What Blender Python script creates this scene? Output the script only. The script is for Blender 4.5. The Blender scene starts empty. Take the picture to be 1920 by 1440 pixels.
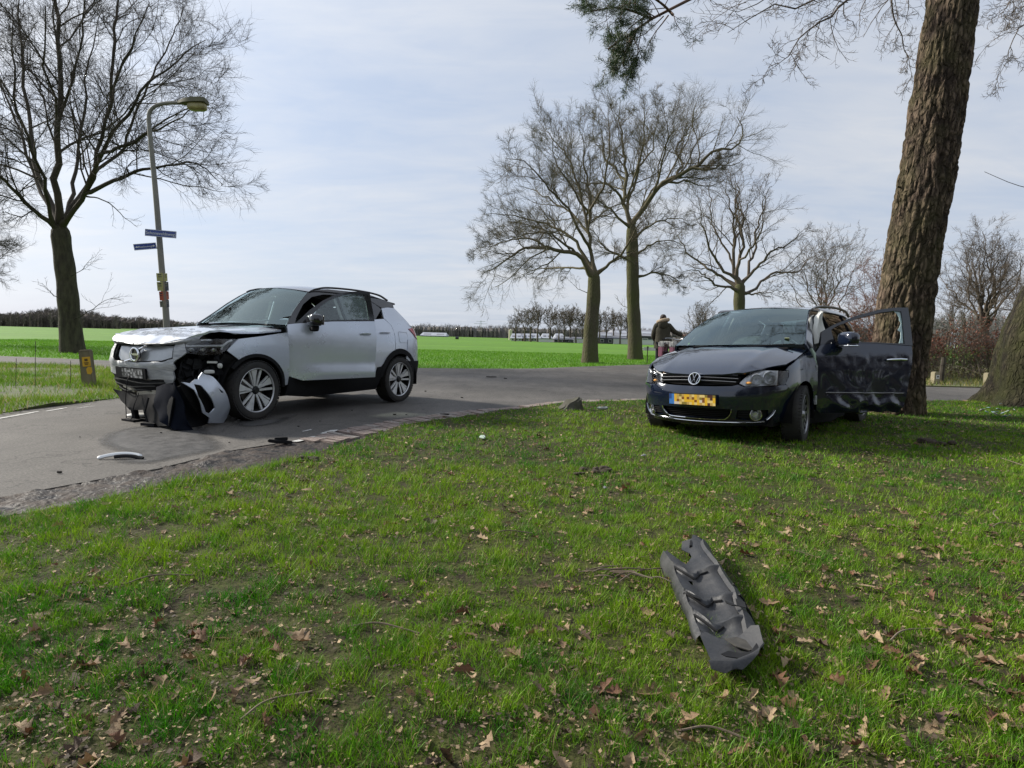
import bpy, bmesh, math, random
import numpy as np
from mathutils import Vector, Matrix, noise
from mathutils.geometry import delaunay_2d_cdt

scene = bpy.context.scene
col = scene.collection
R = math.radians
PI = math.pi

# ------------------------------------------------------------------ camera, sky, sun, exposure
CAM_H = 1.07
cam_d = bpy.data.cameras.new('camera')
cam_d.sensor_width = 36.0
cam_d.lens = 36.0 * 1160 / 1920
cam_d.clip_start = 0.05
cam_d.clip_end = 6000
cam = bpy.data.objects.new('camera', cam_d)
col.objects.link(cam)
cam.matrix_world = Matrix.Translation((0, 0, CAM_H)) @ Matrix.Rotation(R(90 - 4.37), 4, 'X') @ Matrix.Rotation(R(1.5), 4, 'Z')
scene.camera = cam

SUN_DIR = Vector((-0.90, 0.40, 0.0)).normalized()
SUN_EL = R(30)
sun_vec = Vector((SUN_DIR.x * math.cos(SUN_EL), SUN_DIR.y * math.cos(SUN_EL), math.sin(SUN_EL)))
world = bpy.data.worlds.new('World')
scene.world = world
world.use_nodes = True
wn, wl = world.node_tree.nodes, world.node_tree.links
wn.clear()
w_out = wn.new('ShaderNodeOutputWorld')
w_bg = wn.new('ShaderNodeBackground')
w_sky = wn.new('ShaderNodeTexSky')
w_sky.sky_type = 'NISHITA'
w_sky.sun_disc = False
w_sky.sun_elevation = SUN_EL
w_sky.sun_rotation = math.atan2(SUN_DIR.x, SUN_DIR.y)
w_sky.air_density = 1.0
w_sky.dust_density = 1.5
w_sky.altitude = 20
w_bg.inputs['Strength'].default_value = 0.087
# thin high cloud: a layer seen in perspective (direction divided by its height), mixed over the clear sky
w_tc = wn.new('ShaderNodeTexCoord')
w_sep = wn.new('ShaderNodeSeparateXYZ')
wl.new(w_tc.outputs['Generated'], w_sep.inputs[0])
def wmath(op, a, b=None, c=None, clamp=False):
    n = wn.new('ShaderNodeMath'); n.operation = op; n.use_clamp = clamp
    for i, v in enumerate((a, b, c)):
        if v is None: continue
        if isinstance(v, (int, float)): n.inputs[i].default_value = v
        else: wl.new(v, n.inputs[i])
    return n.outputs[0]
zc = wmath('ADD', wmath('MAXIMUM', w_sep.outputs[2], 0.0), 0.16)
w_cmb = wn.new('ShaderNodeCombineXYZ')
wl.new(wmath('DIVIDE', w_sep.outputs[0], zc), w_cmb.inputs[0])
wl.new(wmath('DIVIDE', w_sep.outputs[1], zc), w_cmb.inputs[1])
def wnoise(scale, detail, rough, dist=0.0, stretch=(1, 1, 1), rot=0.0):
    mp = wn.new('ShaderNodeMapping'); mp.inputs['Scale'].default_value = stretch; mp.inputs['Rotation'].default_value = (0, 0, rot)
    wl.new(w_cmb.outputs[0], mp.inputs[0])
    n = wn.new('ShaderNodeTexNoise'); n.inputs['Scale'].default_value = scale; n.inputs['Detail'].default_value = detail
    n.inputs['Roughness'].default_value = rough; n.inputs['Distortion'].default_value = dist
    wl.new(mp.outputs[0], n.inputs['Vector'])
    return n.outputs[0]
n_big = wnoise(0.55, 5, 0.55, 0.4, (1, 1.7, 1), 0.5)
n_fine = wnoise(2.6, 8, 0.62, 0.6, (1, 2.4, 1), 0.35)
cl = wmath('ADD', wmath('MULTIPLY', n_big, 0.72), wmath('MULTIPLY', n_fine, 0.28))
w_rmp = wn.new('ShaderNodeValToRGB')
w_rmp.color_ramp.elements[0].position = 0.36; w_rmp.color_ramp.elements[0].color = (0.80, 0.80, 0.80, 1)
w_rmp.color_ramp.elements[1].position = 0.62; w_rmp.color_ramp.elements[1].color = (0.97, 0.97, 0.97, 1)
wl.new(cl, w_rmp.inputs[0])
# cloud brightness: lit thicker towards the sun
sunside = wn.new('ShaderNodeVectorMath'); sunside.operation = 'DOT_PRODUCT'
wl.new(w_tc.outputs['Generated'], sunside.inputs[0]); sunside.inputs[1].default_value = sun_vec
glow = wmath('MULTIPLY', wmath('POWER', wmath('MAXIMUM', sunside.outputs['Value'], 0.0), 3.0), 0.55)
w_cc = wn.new('ShaderNodeMix'); w_cc.data_type = 'RGBA'
w_cc.inputs[6].default_value = (4.3, 4.95, 6.15, 1)     # thinner, bluer veil
w_cc.inputs[7].default_value = (5.75, 5.95, 6.3, 1)      # thicker, whiter cloud
wl.new(wmath('MULTIPLY_ADD', cl, 3.6, -1.35, clamp=True), w_cc.inputs[0])
w_gl = wn.new('ShaderNodeVectorMath'); w_gl.operation = 'SCALE'
wl.new(w_cc.outputs[2], w_gl.inputs[0]); wl.new(wmath('ADD', glow, 0.97), w_gl.inputs['Scale'])
w_mix = wn.new('ShaderNodeMix'); w_mix.data_type = 'RGBA'
wl.new(w_rmp.outputs[0], w_mix.inputs[0]); wl.new(w_sky.outputs[0], w_mix.inputs[6]); wl.new(w_gl.outputs[0], w_mix.inputs[7])
wl.new(w_mix.outputs[2], w_bg.inputs['Color']); wl.new(w_bg.outputs[0], w_out.inputs['Surface'])

sun_d = bpy.data.lights.new('sun', 'SUN')
sun_d.energy = 4.5
sun_d.angle = R(7)
sun_d.color = (1.0, 0.94, 0.84)
sun_o = bpy.data.objects.new('sun', sun_d)
sun_o.rotation_euler = (-sun_vec).to_track_quat('-Z', 'Y').to_euler()
sun_o.location = (-20, 10, 20)
col.objects.link(sun_o)

vs = scene.view_settings
vs.view_transform = 'Standard'; vs.look = 'None'; vs.gamma = 1.0; vs.use_curve_mapping = False
vs.exposure = 0.55
scene.cycles.max_bounces = 8
scene.cycles.transparent_max_bounces = 16
scene.cycles.caustics_reflective = False
scene.cycles.caustics_refractive = False

# ------------------------------------------------------------------ view geometry: a pixel of the 1920 x 1440 photograph as a point of the place
_p, _r = R(4.37), R(1.5)
def pray(u, v):
    a, b = u - 960, v - 720
    x = a * math.cos(_r) + b * math.sin(_r); y = -a * math.sin(_r) + b * math.cos(_r)
    d = (x / 1160, 1.0, -y / 1160)
    return Vector((d[0], d[1] * math.cos(_p) + d[2] * math.sin(_p), -d[1] * math.sin(_p) + d[2] * math.cos(_p)))
def gp(u, v, z=0.0):
    d = pray(u, v); return Vector((0, 0, CAM_H)) + d * ((z - CAM_H) / d.z)
def at(u, v, Y):
    d = pray(u, v); return Vector((0, 0, CAM_H)) + d * (Y / d.y)

# ------------------------------------------------------------------ naming helpers
def tag(o, label=None, cat=None, group=None, kind=None):
    if label: o['label'] = label
    if cat: o['category'] = cat
    if group: o['group'] = group
    if kind: o['kind'] = kind
    return o
def empty(name, loc=(0, 0, 0), rot=(0, 0, 0), parent=None):
    o = bpy.data.objects.new(name, None); col.objects.link(o)
    o.location = loc; o.rotation_euler = rot
    o.empty_display_size = 0.1
    if parent: o.parent = parent
    return o
def link(name, me, parent=None):
    o = bpy.data.objects.new(name, me); col.objects.link(o)
    if parent: o.parent = parent
    return o
def children(o): return [c for c in bpy.data.objects if c.parent == o]
def copy_tree(o, kids, parent=None):
    c = o.copy(); col.objects.link(c); c.parent = parent
    for ch in kids.get(o.name, ()): copy_tree(ch, kids, c)
    return c
def kid_map():
    k = {}
    for c in bpy.data.objects:
        if c.parent: k.setdefault(c.parent.name, []).append(c)
    return k

# ------------------------------------------------------------------ materials
def _set(b, **kw):
    for k, v in kw.items():
        b.inputs[k].default_value = v
def mat(name, c, c2=None, scale=8.0, rough=0.6, metal=0.0, bump=0.0, bscale=None, coat=0.0, detail=6, spec=0.5, rough2=None, stretch=None, lo=0.35, hi=0.65, attr=None, transl=0.0, coords='Object', bdist=0.01):
    m = bpy.data.materials.new(name); m.use_nodes = True
    nt = m.node_tree; N, L = nt.nodes, nt.links
    b = N['Principled BSDF']
    _set(b, Roughness=rough, Metallic=metal)
    b.inputs['Coat Weight'].default_value = coat
    b.inputs['Coat Roughness'].default_value = 0.04
    b.inputs['Specular IOR Level'].default_value = spec
    b.inputs['Base Color'].default_value = (*c, 1)
    tc = N.new('ShaderNodeTexCoord'); src = tc.outputs[coords]
    if stretch:
        mp = N.new('ShaderNodeMapping'); mp.inputs['Scale'].default_value = stretch
        L.new(src, mp.inputs[0]); src = mp.outputs[0]
    colour = None
    if c2 is not None:
        n = N.new('ShaderNodeTexNoise'); n.inputs['Scale'].default_value = scale; n.inputs['Detail'].default_value = detail; n.inputs['Roughness'].default_value = 0.62
        L.new(src, n.inputs['Vector'])
        r = N.new('ShaderNodeMapRange'); r.inputs[1].default_value = lo; r.inputs[2].default_value = hi
        L.new(n.outputs[0], r.inputs[0])
        mx = N.new('ShaderNodeMix'); mx.data_type = 'RGBA'
        mx.inputs[6].default_value = (*c, 1); mx.inputs[7].default_value = (*c2, 1)
        L.new(r.outputs[0], mx.inputs[0]); colour = mx.outputs[2]
        if rough2 is not None:
            rr = N.new('ShaderNodeMapRange'); rr.inputs[3].default_value = rough; rr.inputs[4].default_value = rough2
            L.new(r.outputs[0], rr.inputs[0]); L.new(rr.outputs[0], b.inputs['Roughness'])
    if attr:
        a = N.new('ShaderNodeAttribute'); a.attribute_name = attr
        if colour is None: colour = a.outputs['Color']
        else:
            mm = N.new('ShaderNodeMix'); mm.data_type = 'RGBA'; mm.blend_type = 'MULTIPLY'; mm.inputs[0].default_value = 1
            L.new(colour, mm.inputs[6]); L.new(a.outputs['Color'], mm.inputs[7]); colour = mm.outputs[2]
    if colour is not None: L.new(colour, b.inputs['Base Color'])
    if bump:
        nb = N.new('ShaderNodeTexNoise'); nb.inputs['Scale'].default_value = bscale or scale * 3; nb.inputs['Detail'].default_value = 6
        L.new(src, nb.inputs['Vector'])
        bp = N.new('ShaderNodeBump'); bp.inputs['Strength'].default_value = bump; bp.inputs['Distance'].default_value = bdist
        L.new(nb.outputs[0], bp.inputs['Height']); L.new(bp.outputs[0], b.inputs['Normal'])
    if transl:
        t = N.new('ShaderNodeBsdfTranslucent'); ms = N.new('ShaderNodeMixShader'); ms.inputs[0].default_value = transl
        if colour is not None: L.new(colour, t.inputs[0])
        else: t.inputs[0].default_value = (*c, 1)
        L.new(b.outputs[0], ms.inputs[1]); L.new(t.outputs[0], ms.inputs[2]); L.new(ms.outputs[0], N['Material Output'].inputs[0])
    return m
def glass(name, tint, rough=0.02, ior=1.5, mixb=0.0, gcol=(1, 1, 1)):
    m = bpy.data.materials.new(name); m.use_nodes = True
    N, L = m.node_tree.nodes, m.node_tree.links
    N.remove(N['Principled BSDF'])
    t = N.new('ShaderNodeBsdfTransparent'); t.inputs[0].default_value = (*tint, 1)
    g = N.new('ShaderNodeBsdfGlossy'); g.inputs['Roughness'].default_value = rough; g.inputs[0].default_value = (*gcol, 1)
    fr = N.new('ShaderNodeFresnel'); fr.inputs[0].default_value = ior
    ms = N.new('ShaderNodeMixShader')
    if mixb:
        ad = N.new('ShaderNodeMath'); ad.operation = 'ADD'; ad.inputs[1].default_value = mixb; ad.use_clamp = True
        L.new(fr.outputs[0], ad.inputs[0]); L.new(ad.outputs[0], ms.inputs[0])
    else: L.new(fr.outputs[0], ms.inputs[0])
    L.new(t.outputs[0], ms.inputs[1]); L.new(g.outputs[0], ms.inputs[2]); L.new(ms.outputs[0], N['Material Output'].inputs[0])
    return m

# ------------------------------------------------------------------ mesh helpers
class MB:
    def __init__(s): s.v, s.f, s.m = [], [], []; s.mi = 0
    def add(s, vs_, fs):
        b = len(s.v); s.v += [tuple(v) for v in vs_]; s.f += [tuple(i + b for i in f) for f in fs]; s.m += [s.mi] * len(fs)
    def box(s, c, d, M=None, taper=(1, 1)):
        x, y, z = [k / 2 for k in d]; tx, ty = taper
        P = [(-x, -y, -z), (x, -y, -z), (x, y, -z), (-x, y, -z), (-x * tx, -y * ty, z), (x * tx, -y * ty, z), (x * tx, y * ty, z), (-x * tx, y * ty, z)]
        P = [Vector(p) for p in P]
        if M is not None: P = [M @ p for p in P]
        P = [p + Vector(c) for p in P]
        s.add(P, [(0, 3, 2, 1), (4, 5, 6, 7), (0, 1, 5, 4), (1, 2, 6, 5), (2, 3, 7, 6), (3, 0, 4, 7)])
    def tube(s, pts, rad, n=8, cap=True, flat=1.0):
        pts = [Vector(p) for p in pts]; k = len(pts)
        if not hasattr(rad, '__len__'): rad = [rad] * k
        rings = []; ref = None
        for i, p in enumerate(pts):
            t = (pts[min(i + 1, k - 1)] - pts[max(i - 1, 0)])
            if t.length < 1e-9: t = Vector((0, 0, 1))
            t.normalize()
            if ref is None: ref = t.orthogonal().normalized()
            ref = (ref - t * ref.dot(t))
            if ref.length < 1e-6: ref = t.orthogonal()
            ref.normalize(); bi = t.cross(ref)
            rings.append([p + (ref * math.cos(2 * PI * j / n) + bi * math.sin(2 * PI * j / n) * flat) * rad[i] for j in range(n)])
        V = [v for r in rings for v in r]
        F = [(i * n + j, i * n + (j + 1) % n, (i + 1) * n + (j + 1) % n, (i + 1) * n + j) for i in range(k - 1) for j in range(n)]
        if cap: F += [tuple(reversed(range(n))), tuple((k - 1) * n + j for j in range(n))]
        s.add(V, F)
    def lathe(s, prof, axis='Y', n=32, c=(0, 0, 0), closed=False, a0=0, a1=2 * PI):
        # profile of (radius, along axis)
        full = abs(a1 - a0 - 2 * PI) < 1e-6
        m = n if full else n + 1; V = []
        for j in range(m):
            a = a0 + (a1 - a0) * j / n; ca, sa = math.cos(a), math.sin(a)
            for r, h in prof:
                V.append((r * ca + c[0], h + c[1], r * sa + c[2]) if axis == 'Y' else ((r * ca + c[0], r * sa + c[1], h + c[2]) if axis == 'Z' else (h + c[0], r * ca + c[1], r * sa + c[2])))
        k = len(prof); F = []
        for j in range(n):
            a, b = j * k, ((j + 1) % m) * k
            for i in range(k if closed else k - 1):
                i2 = (i + 1) % k
                F.append((a + i, a + i2, b + i2, b + i))
        s.add(V, F)
    def blob(s, c, d, e=0.7, n=16, M=None):
        V = []; F = []; m = n // 2
        sp = lambda v, p: math.copysign(abs(v) ** p, v)
        for i in range(m + 1):
            a = -PI / 2 + PI * i / m
            for j in range(n):
                b = 2 * PI * j / n
                p = Vector((d[0] * sp(math.cos(a), e) * sp(math.cos(b), e), d[1] * sp(math.cos(a), e) * sp(math.sin(b), e), d[2] * sp(math.sin(a), e)))
                if M is not None: p = M @ p
                V.append(p + Vector(c))
        for i in range(m):
            for j in range(n): F.append((i * n + j, i * n + (j + 1) % n, (i + 1) * n + (j + 1) % n, (i + 1) * n + j))
        s.add(V, F)
    def prism(s, poly, h, M=None, c=(0, 0, 0)):
        n = len(poly); P = [Vector((x, y, 0)) for x, y in poly] + [Vector((x, y, h)) for x, y in poly]
        if M is not None: P = [M @ p for p in P]
        P = [p + Vector(c) for p in P]
        s.add(P, [tuple(reversed(range(n))), tuple(range(n, 2 * n))] + [(i, (i + 1) % n, n + (i + 1) % n, n + i) for i in range(n)])
    def mesh(s, name, mats, smooth=True, angle=35, bevel=0.0):
        me = bpy.data.meshes.new(name); me.from_pydata(s.v, [], s.f)
        if not isinstance(mats, (list, tuple)): mats = [mats]
        for m in mats: me.materials.append(m)
        if len(mats) > 1: me.polygons.foreach_set('material_index', s.m)
        me.update()
        bm = bmesh.new(); bm.from_mesh(me)
        if bevel:
            bmesh.ops.remove_doubles(bm, verts=bm.verts, dist=1e-5)
            ed = [e for e in bm.edges if len(e.link_faces) == 2 and e.calc_face_angle(0) > 0.6]
            bmesh.ops.bevel(bm, geom=ed, offset=bevel, segments=2, affect='EDGES', clamp_overlap=True)
        bmesh.ops.recalc_face_normals(bm, faces=bm.faces); bm.to_mesh(me); bm.free()
        if smooth:
            me.shade_smooth(); me.set_sharp_from_angle(angle=R(angle))
        return me
    def build(s, name, mats, parent=None, **k):
        return link(name, s.mesh(name, mats, **k), parent)

def in_poly(x, y, poly):
    c = False; n = len(poly); j = n - 1
    for i in range(n):
        xi, yi = poly[i]; xj, yj = poly[j]
        if (yi > y) != (yj > y) and x < (xj - xi) * (y - yi) / (yj - yi) + xi: c = not c
        j = i
    return c
def densify(poly, d):
    out = []
    for i, a in enumerate(poly):
        b = poly[(i + 1) % len(poly)]; L = math.dist(a, b); n = max(1, int(L / d))
        out += [(a[0] + (b[0] - a[0]) * k / n, a[1] + (b[1] - a[1]) * k / n) for k in range(n)]
    return out
def panel(outline, fmap, sp=0.06, th=0.004, holes=(), post=None, flip=False, grid=None):
    """a sheet with the given outline (2-D), mapped into space by fmap, given real thickness th away from its front"""
    o = densify(outline, sp); hs = [densify(h, sp) for h in holes]
    pts = list(o); edges = [(i, (i + 1) % len(o)) for i in range(len(o))]
    for h in hs:
        b = len(pts); pts += h; edges += [(b + i, b + (i + 1) % len(h)) for i in range(len(h))]
    xs = [p[0] for p in o]; ys = [p[1] for p in o]
    sx = sy = sp
    if grid: sx, sy = grid
    nx = int((max(xs) - min(xs)) / sx) + 1; ny = int((max(ys) - min(ys)) / sy) + 1
    bd = [p for q in [o] + hs for p in q]; B = np.array(bd)
    for i in range(nx + 1):
        for j in range(ny + 1):
            x = min(xs) + (i + 0.5 * (j % 2)) * sx + 0.001; y = min(ys) + j * sy + 0.0013
            if in_poly(x, y, o) and not any(in_poly(x, y, h) for h in hs) and ((B - (x, y)) ** 2).sum(1).min() > (0.35 * min(sx, sy)) ** 2: pts.append((x, y))
    v, e, f, *_ = delaunay_2d_cdt([Vector(p) for p in pts], edges, [], 0, 1e-6)
    F = []
    for t in f:
        cx = sum(v[i].x for i in t) / len(t); cy = sum(v[i].y for i in t) / len(t)
        if in_poly(cx, cy, outline) and not any(in_poly(cx, cy, h) for h in holes): F.append(tuple(t))
    P = [Vector(fmap(p.x, p.y)) for p in v]
    if post: P = [post(p) for p in P]
    used = sorted({i for t in F for i in t}); ix = {k: i for i, k in enumerate(used)}
    P = [P[k] for k in used]; F = [tuple(ix[i] for i in t) for t in F]
    if flip: F = [tuple(reversed(t)) for t in F]
    N = [Vector((0, 0, 0)) for _ in P]
    for t in F:
        n = (P[t[1]] - P[t[0]]).cross(P[t[2]] - P[t[0]])
        for i in t: N[i] += n
    N = [n.normalized() if n.length > 0 else Vector((0, 0, 1)) for n in N]
    mb = MB()
    if not th: mb.add(P, F); return mb
    n0 = len(P); cnt = {}
    for t in F:
        for a, b in zip(t, t[1:] + t[:1]): cnt[(a, b)] = 1
    E = [(a, b) for a, b in cnt if (b, a) not in cnt]
    mb.add(P + [p - n * th for p, n in zip(P, N)], F + [tuple(i + n0 for i in reversed(t)) for t in F] + [(b, a, a + n0, b + n0) for a, b in E])
    return mb
def mirror_mb(mb):
    r = MB(); r.v = [(x, -y, z) for x, y, z in mb.v]; r.f = [tuple(reversed(f)) for f in mb.f]; r.m = list(mb.m); return r
def loft(A, B, nu, nv, fn=None):
    """sheet between polylines A and B (same count after resampling to nu), nv rows"""
    A, B = resample(A, nu), resample(B, nu); mb = MB(); V = []
    for j in range(nv + 1):
        t = j / nv
        for i in range(nu):
            p = A[i].lerp(B[i], t)
            if fn: p = fn(p, i / (nu - 1), t)
            V.append(p)
    mb.add(V, [(j * nu + i, j * nu + i + 1, (j + 1) * nu + i + 1, (j + 1) * nu + i) for j in range(nv) for i in range(nu - 1)])
    return mb
def resample(P, n):
    P = [Vector(p) for p in P]; s = [0]
    for a, b in zip(P, P[1:]): s.append(s[-1] + (b - a).length)
    out = []; k = 0
    for i in range(n):
        t = s[-1] * i / (n - 1)
        while k < len(P) - 2 and s[k + 1] < t: k += 1
        d = s[k + 1] - s[k]; out.append(P[k].lerp(P[k + 1], (t - s[k]) / d if d > 0 else 0))
    return out
def smooth_curve(P, n=8):
    P = [Vector(p) for p in P]; Q = [P[0] * 2 - P[1]] + P + [P[-1] * 2 - P[-2]]; out = []
    for i in range(1, len(Q) - 2):
        a, b, c, d = Q[i - 1:i + 3]
        for k in range(n):
            t = k / n; out.append(0.5 * (2 * b + (c - a) * t + (2 * a - 5 * b + 4 * c - d) * t * t + (3 * b - a - 3 * c + d) * t ** 3))
    return out + [P[-1]]

def np_mesh(name, V, loops, sizes, mats, mi=None, cols=None, smooth=False):
    me = bpy.data.meshes.new(name)
    V = np.ascontiguousarray(V, np.float32); loops = np.ascontiguousarray(loops, np.int32); sizes = np.ascontiguousarray(sizes, np.int32)
    me.vertices.add(len(V)); me.vertices.foreach_set('co', V.ravel())
    me.loops.add(len(loops)); me.loops.foreach_set('vertex_index', loops)
    me.polygons.add(len(sizes)); st = np.concatenate([[0], np.cumsum(sizes)[:-1]]).astype(np.int32)
    me.polygons.foreach_set('loop_start', st); me.polygons.foreach_set('loop_total', sizes)
    for m in (mats if isinstance(mats, (list, tuple)) else [mats]): me.materials.append(m)
    if mi is not None: me.polygons.foreach_set('material_index', np.ascontiguousarray(mi, np.int32))
    if cols is not None:
        a = me.color_attributes.new('Col', 'FLOAT_COLOR', 'POINT')
        c = np.ones((len(V), 4), np.float32); c[:, :3] = cols; a.data.foreach_set('color', c.ravel())
    me.update(calc_edges=True); me.validate()
    if smooth: me.shade_smooth()
    return me
class VNoise:
    """smooth value noise on numpy arrays"""
    def __init__(s, seed): s.g = np.random.default_rng(seed).random((64, 64))
    def __call__(s, x, y):
        xi, yi = np.floor(x).astype(int), np.floor(y).astype(int); fx, fy = x - xi, y - yi
        fx = fx * fx * (3 - 2 * fx); fy = fy * fy * (3 - 2 * fy); g = s.g
        a, b, c, d = g[xi % 64, yi % 64], g[(xi + 1) % 64, yi % 64], g[xi % 64, (yi + 1) % 64], g[(xi + 1) % 64, (yi + 1) % 64]
        return (a * (1 - fx) + b * fx) * (1 - fy) + (c * (1 - fx) + d * fx) * fy
    def fbm(s, x, y, o=4):
        r = 0; a = 0.5; t = 0
        for k in range(o): r = r + a * s(x * 2 ** k + 13.7 * k, y * 2 ** k + 7.1 * k); t += a; a *= 0.5
        return r / t
# ------------------------------------------------------------------ the ground, roads and verges
rng = np.random.default_rng(7)
random.seed(5)
ASPH = [(-9.0, -8.0), (-5.6, -1.0), (-4.1, 1.9), (-3.14, 3.75), (-2.93, 4.15), (-2.67, 4.65), (-2.48, 5.41), (-2.09, 6.04), (-1.86, 6.74), (-1.34, 7.78), (-0.74, 8.63), (0.01, 9.33), (0.73, 10.36), (2.34, 11.23), (4.8, 11.9), (8.29, 12.46), (10.02, 12.85), (14, 13.7), (26, 16.2)]
LAWN = [(-9.3, -8.0), (-5.6, -2.0), (-3.75, 1.6), (-2.8, 3.33), (-2.58, 3.65), (-2.34, 4.07), (-1.99, 4.51), (-1.76, 5.1), (-1.58, 5.73), (-1.22, 7.1), (-0.67, 7.91), (0.01, 8.92), (0.7, 10.02), (1.27, 10.41), (2.26, 10.84), (4.8, 11.55), (8.2, 12.2), (10.02, 12.6), (14, 13.4), (26, 15.9)]
FIELD_EDGE = [(-70, 30), (-40, 25), (-16.69, 20.3), (-12.59, 19.3), (-7, 19.0), (-2.9, 19.7), (-1.4, 20.14), (0.72, 21.22), (2.87, 23.93), (5.79, 27.2), (9, 30.5), (16, 37), (40, 60)]
HEDGE_EDGE = [(42, 57), (20, 36), (14, 28), (10.8, 20.5), (10.3, 18.2), (11.34, 16.94), (13.4, 17.1), (26, 19.5), (26, 16.2)]
VERGE = [(-6.3, -8.0), (-6.2, 2.0), (-6.12, 6.0), (-6.09, 7.32), (-6.02, 8.07), (-5.9, 9.1), (-6.0, 10.6), (-6.6, 12.6), (-7.9, 14.6), (-9.2, 15.5), (-10.9, 15.95), (-13.25, 16.2), (-40, 20), (-70, 24.5), (-70, -8)]
vn1, vn2, vn3 = VNoise(1), VNoise(2), VNoise(3)

M_field = mat('winter_wheat', (0.070, 0.172, 0.010), (0.102, 0.208, 0.014), scale=0.5, rough=0.8, bump=0.5, bscale=9, spec=0.2, bdist=0.05)
def bands(m, amt):
    """drill rows and tractor passes across the crop"""
    N, L = m.node_tree.nodes, m.node_tree.links; b = N['Principled BSDF']; src = b.inputs['Base Color'].links[0].from_socket; tc = N.new('ShaderNodeTexCoord'); mp = N.new('ShaderNodeMapping'); mp.inputs['Rotation'].default_value = (0, 0, .12); mp.inputs['Scale'].default_value = (.004, .11, 1); L.new(tc.outputs['Object'], mp.inputs[0])
    n = N.new('ShaderNodeTexNoise'); n.inputs['Scale'].default_value = 1; n.inputs['Detail'].default_value = 5; n.inputs['Roughness'].default_value = .7; L.new(mp.outputs[0], n.inputs['Vector']); r = N.new('ShaderNodeMapRange'); r.inputs[1].default_value = .3; r.inputs[2].default_value = .7; r.inputs[3].default_value = 1 - amt; r.inputs[4].default_value = 1 + amt; L.new(n.outputs[0], r.inputs[0])
    v = N.new('ShaderNodeVectorMath'); v.operation = 'SCALE'; L.new(src, v.inputs[0]); L.new(r.outputs[0], v.inputs['Scale']); L.new(v.outputs[0], b.inputs['Base Color'])
bands(M_field, .28)
M_soil = mat('lawn_soil', (0.028, 0.021, 0.013), (0.058, 0.066, 0.016), scale=9, rough=0.95, bump=0.8, bscale=40, spec=0.2, bdist=0.02)
M_asph = mat('asphalt', (0.060, 0.055, 0.049), (0.128, 0.117, 0.105), scale=0.45, rough=0.78, bump=0.7, bscale=150, spec=0.35, detail=14, bdist=0.006, lo=.3, hi=.7)
def speckle(m, scale, amt, crack=0.0):
    N, L = m.node_tree.nodes, m.node_tree.links; b = N['Principled BSDF']; src = b.inputs['Base Color'].links[0].from_socket; tc = N.new('ShaderNodeTexCoord')
    n = N.new('ShaderNodeTexNoise'); n.inputs['Scale'].default_value = scale; n.inputs['Detail'].default_value = 3; L.new(tc.outputs['Object'], n.inputs['Vector'])
    r = N.new('ShaderNodeMapRange'); r.inputs[1].default_value = .3; r.inputs[2].default_value = .7; r.inputs[3].default_value = 1 - amt; r.inputs[4].default_value = 1 + amt; L.new(n.outputs[0], r.inputs[0]); f = r.outputs[0]
    n2 = N.new('ShaderNodeTexNoise'); n2.inputs['Scale'].default_value = 1.7; n2.inputs['Detail'].default_value = 9; n2.inputs['Roughness'].default_value = .75; mp = N.new('ShaderNodeMapping'); mp.inputs['Rotation'].default_value = (0, 0, .52); mp.inputs['Scale'].default_value = (1.4, .35, 1); L.new(tc.outputs['Object'], mp.inputs[0]); L.new(mp.outputs[0], n2.inputs['Vector'])
    r2 = N.new('ShaderNodeMapRange'); r2.inputs[1].default_value = .32; r2.inputs[2].default_value = .68; r2.inputs[3].default_value = .74; r2.inputs[4].default_value = 1.18; L.new(n2.outputs[0], r2.inputs[0])
    m1 = N.new('ShaderNodeMath'); m1.operation = 'MULTIPLY'; L.new(f, m1.inputs[0]); L.new(r2.outputs[0], m1.inputs[1]); f = m1.outputs[0]
    if crack:
        n3 = N.new('ShaderNodeTexNoise'); n3.inputs['Scale'].default_value = .8; n3.inputs['Detail'].default_value = 6; L.new(tc.outputs['Object'], n3.inputs['Vector'])
        ab = N.new('ShaderNodeMath'); ab.operation = 'SUBTRACT'; ab.inputs[1].default_value = .5; L.new(n3.outputs[0], ab.inputs[0]); a2 = N.new('ShaderNodeMath'); a2.operation = 'ABSOLUTE'; L.new(ab.outputs[0], a2.inputs[0])
        r3 = N.new('ShaderNodeMapRange'); r3.inputs[1].default_value = 0; r3.inputs[2].default_value = .006; r3.inputs[3].default_value = 1 - crack; r3.inputs[4].default_value = 1; L.new(a2.outputs[0], r3.inputs[0])
        m2 = N.new('ShaderNodeMath'); m2.operation = 'MULTIPLY'; L.new(f, m2.inputs[0]); L.new(r3.outputs[0], m2.inputs[1]); f = m2.outputs[0]
    v = N.new('ShaderNodeVectorMath'); v.operation = 'SCALE'; L.new(src, v.inputs[0]); L.new(f, v.inputs['Scale']); L.new(v.outputs[0], b.inputs['Base Color'])
speckle(M_asph, 55, .42, .5)
M_wet = mat('fluid_stain', (0.050, 0.049, 0.048), (0.085, 0.082, 0.08), scale=9, rough=0.5, bump=0.4, bscale=170, rough2=0.65, bdist=0.004, spec=.25)
speckle(M_wet, 70, .25)
M_mud = mat('wet_mud', (0.008, 0.0065, 0.006), (0.050, 0.036, 0.028), scale=7, rough=0.42, rough2=0.85, bump=0.9, bscale=26, bdist=0.02, spec=.3)
M_paint = mat('worn_road_paint', (0.62, 0.61, 0.58), (0.3, 0.29, 0.27), scale=14, rough=0.7)
M_brick = mat('road_brick', (0.17, 0.125, 0.108), (0.29, 0.235, 0.205), scale=5, rough=0.85, bump=0.5, bscale=60, coords='Generated')
M_brick2 = mat('grey_road_brick', (0.30, 0.27, 0.245), (0.19, 0.16, 0.14), scale=5, rough=0.85, bump=0.5, bscale=60, coords='Generated')

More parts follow.
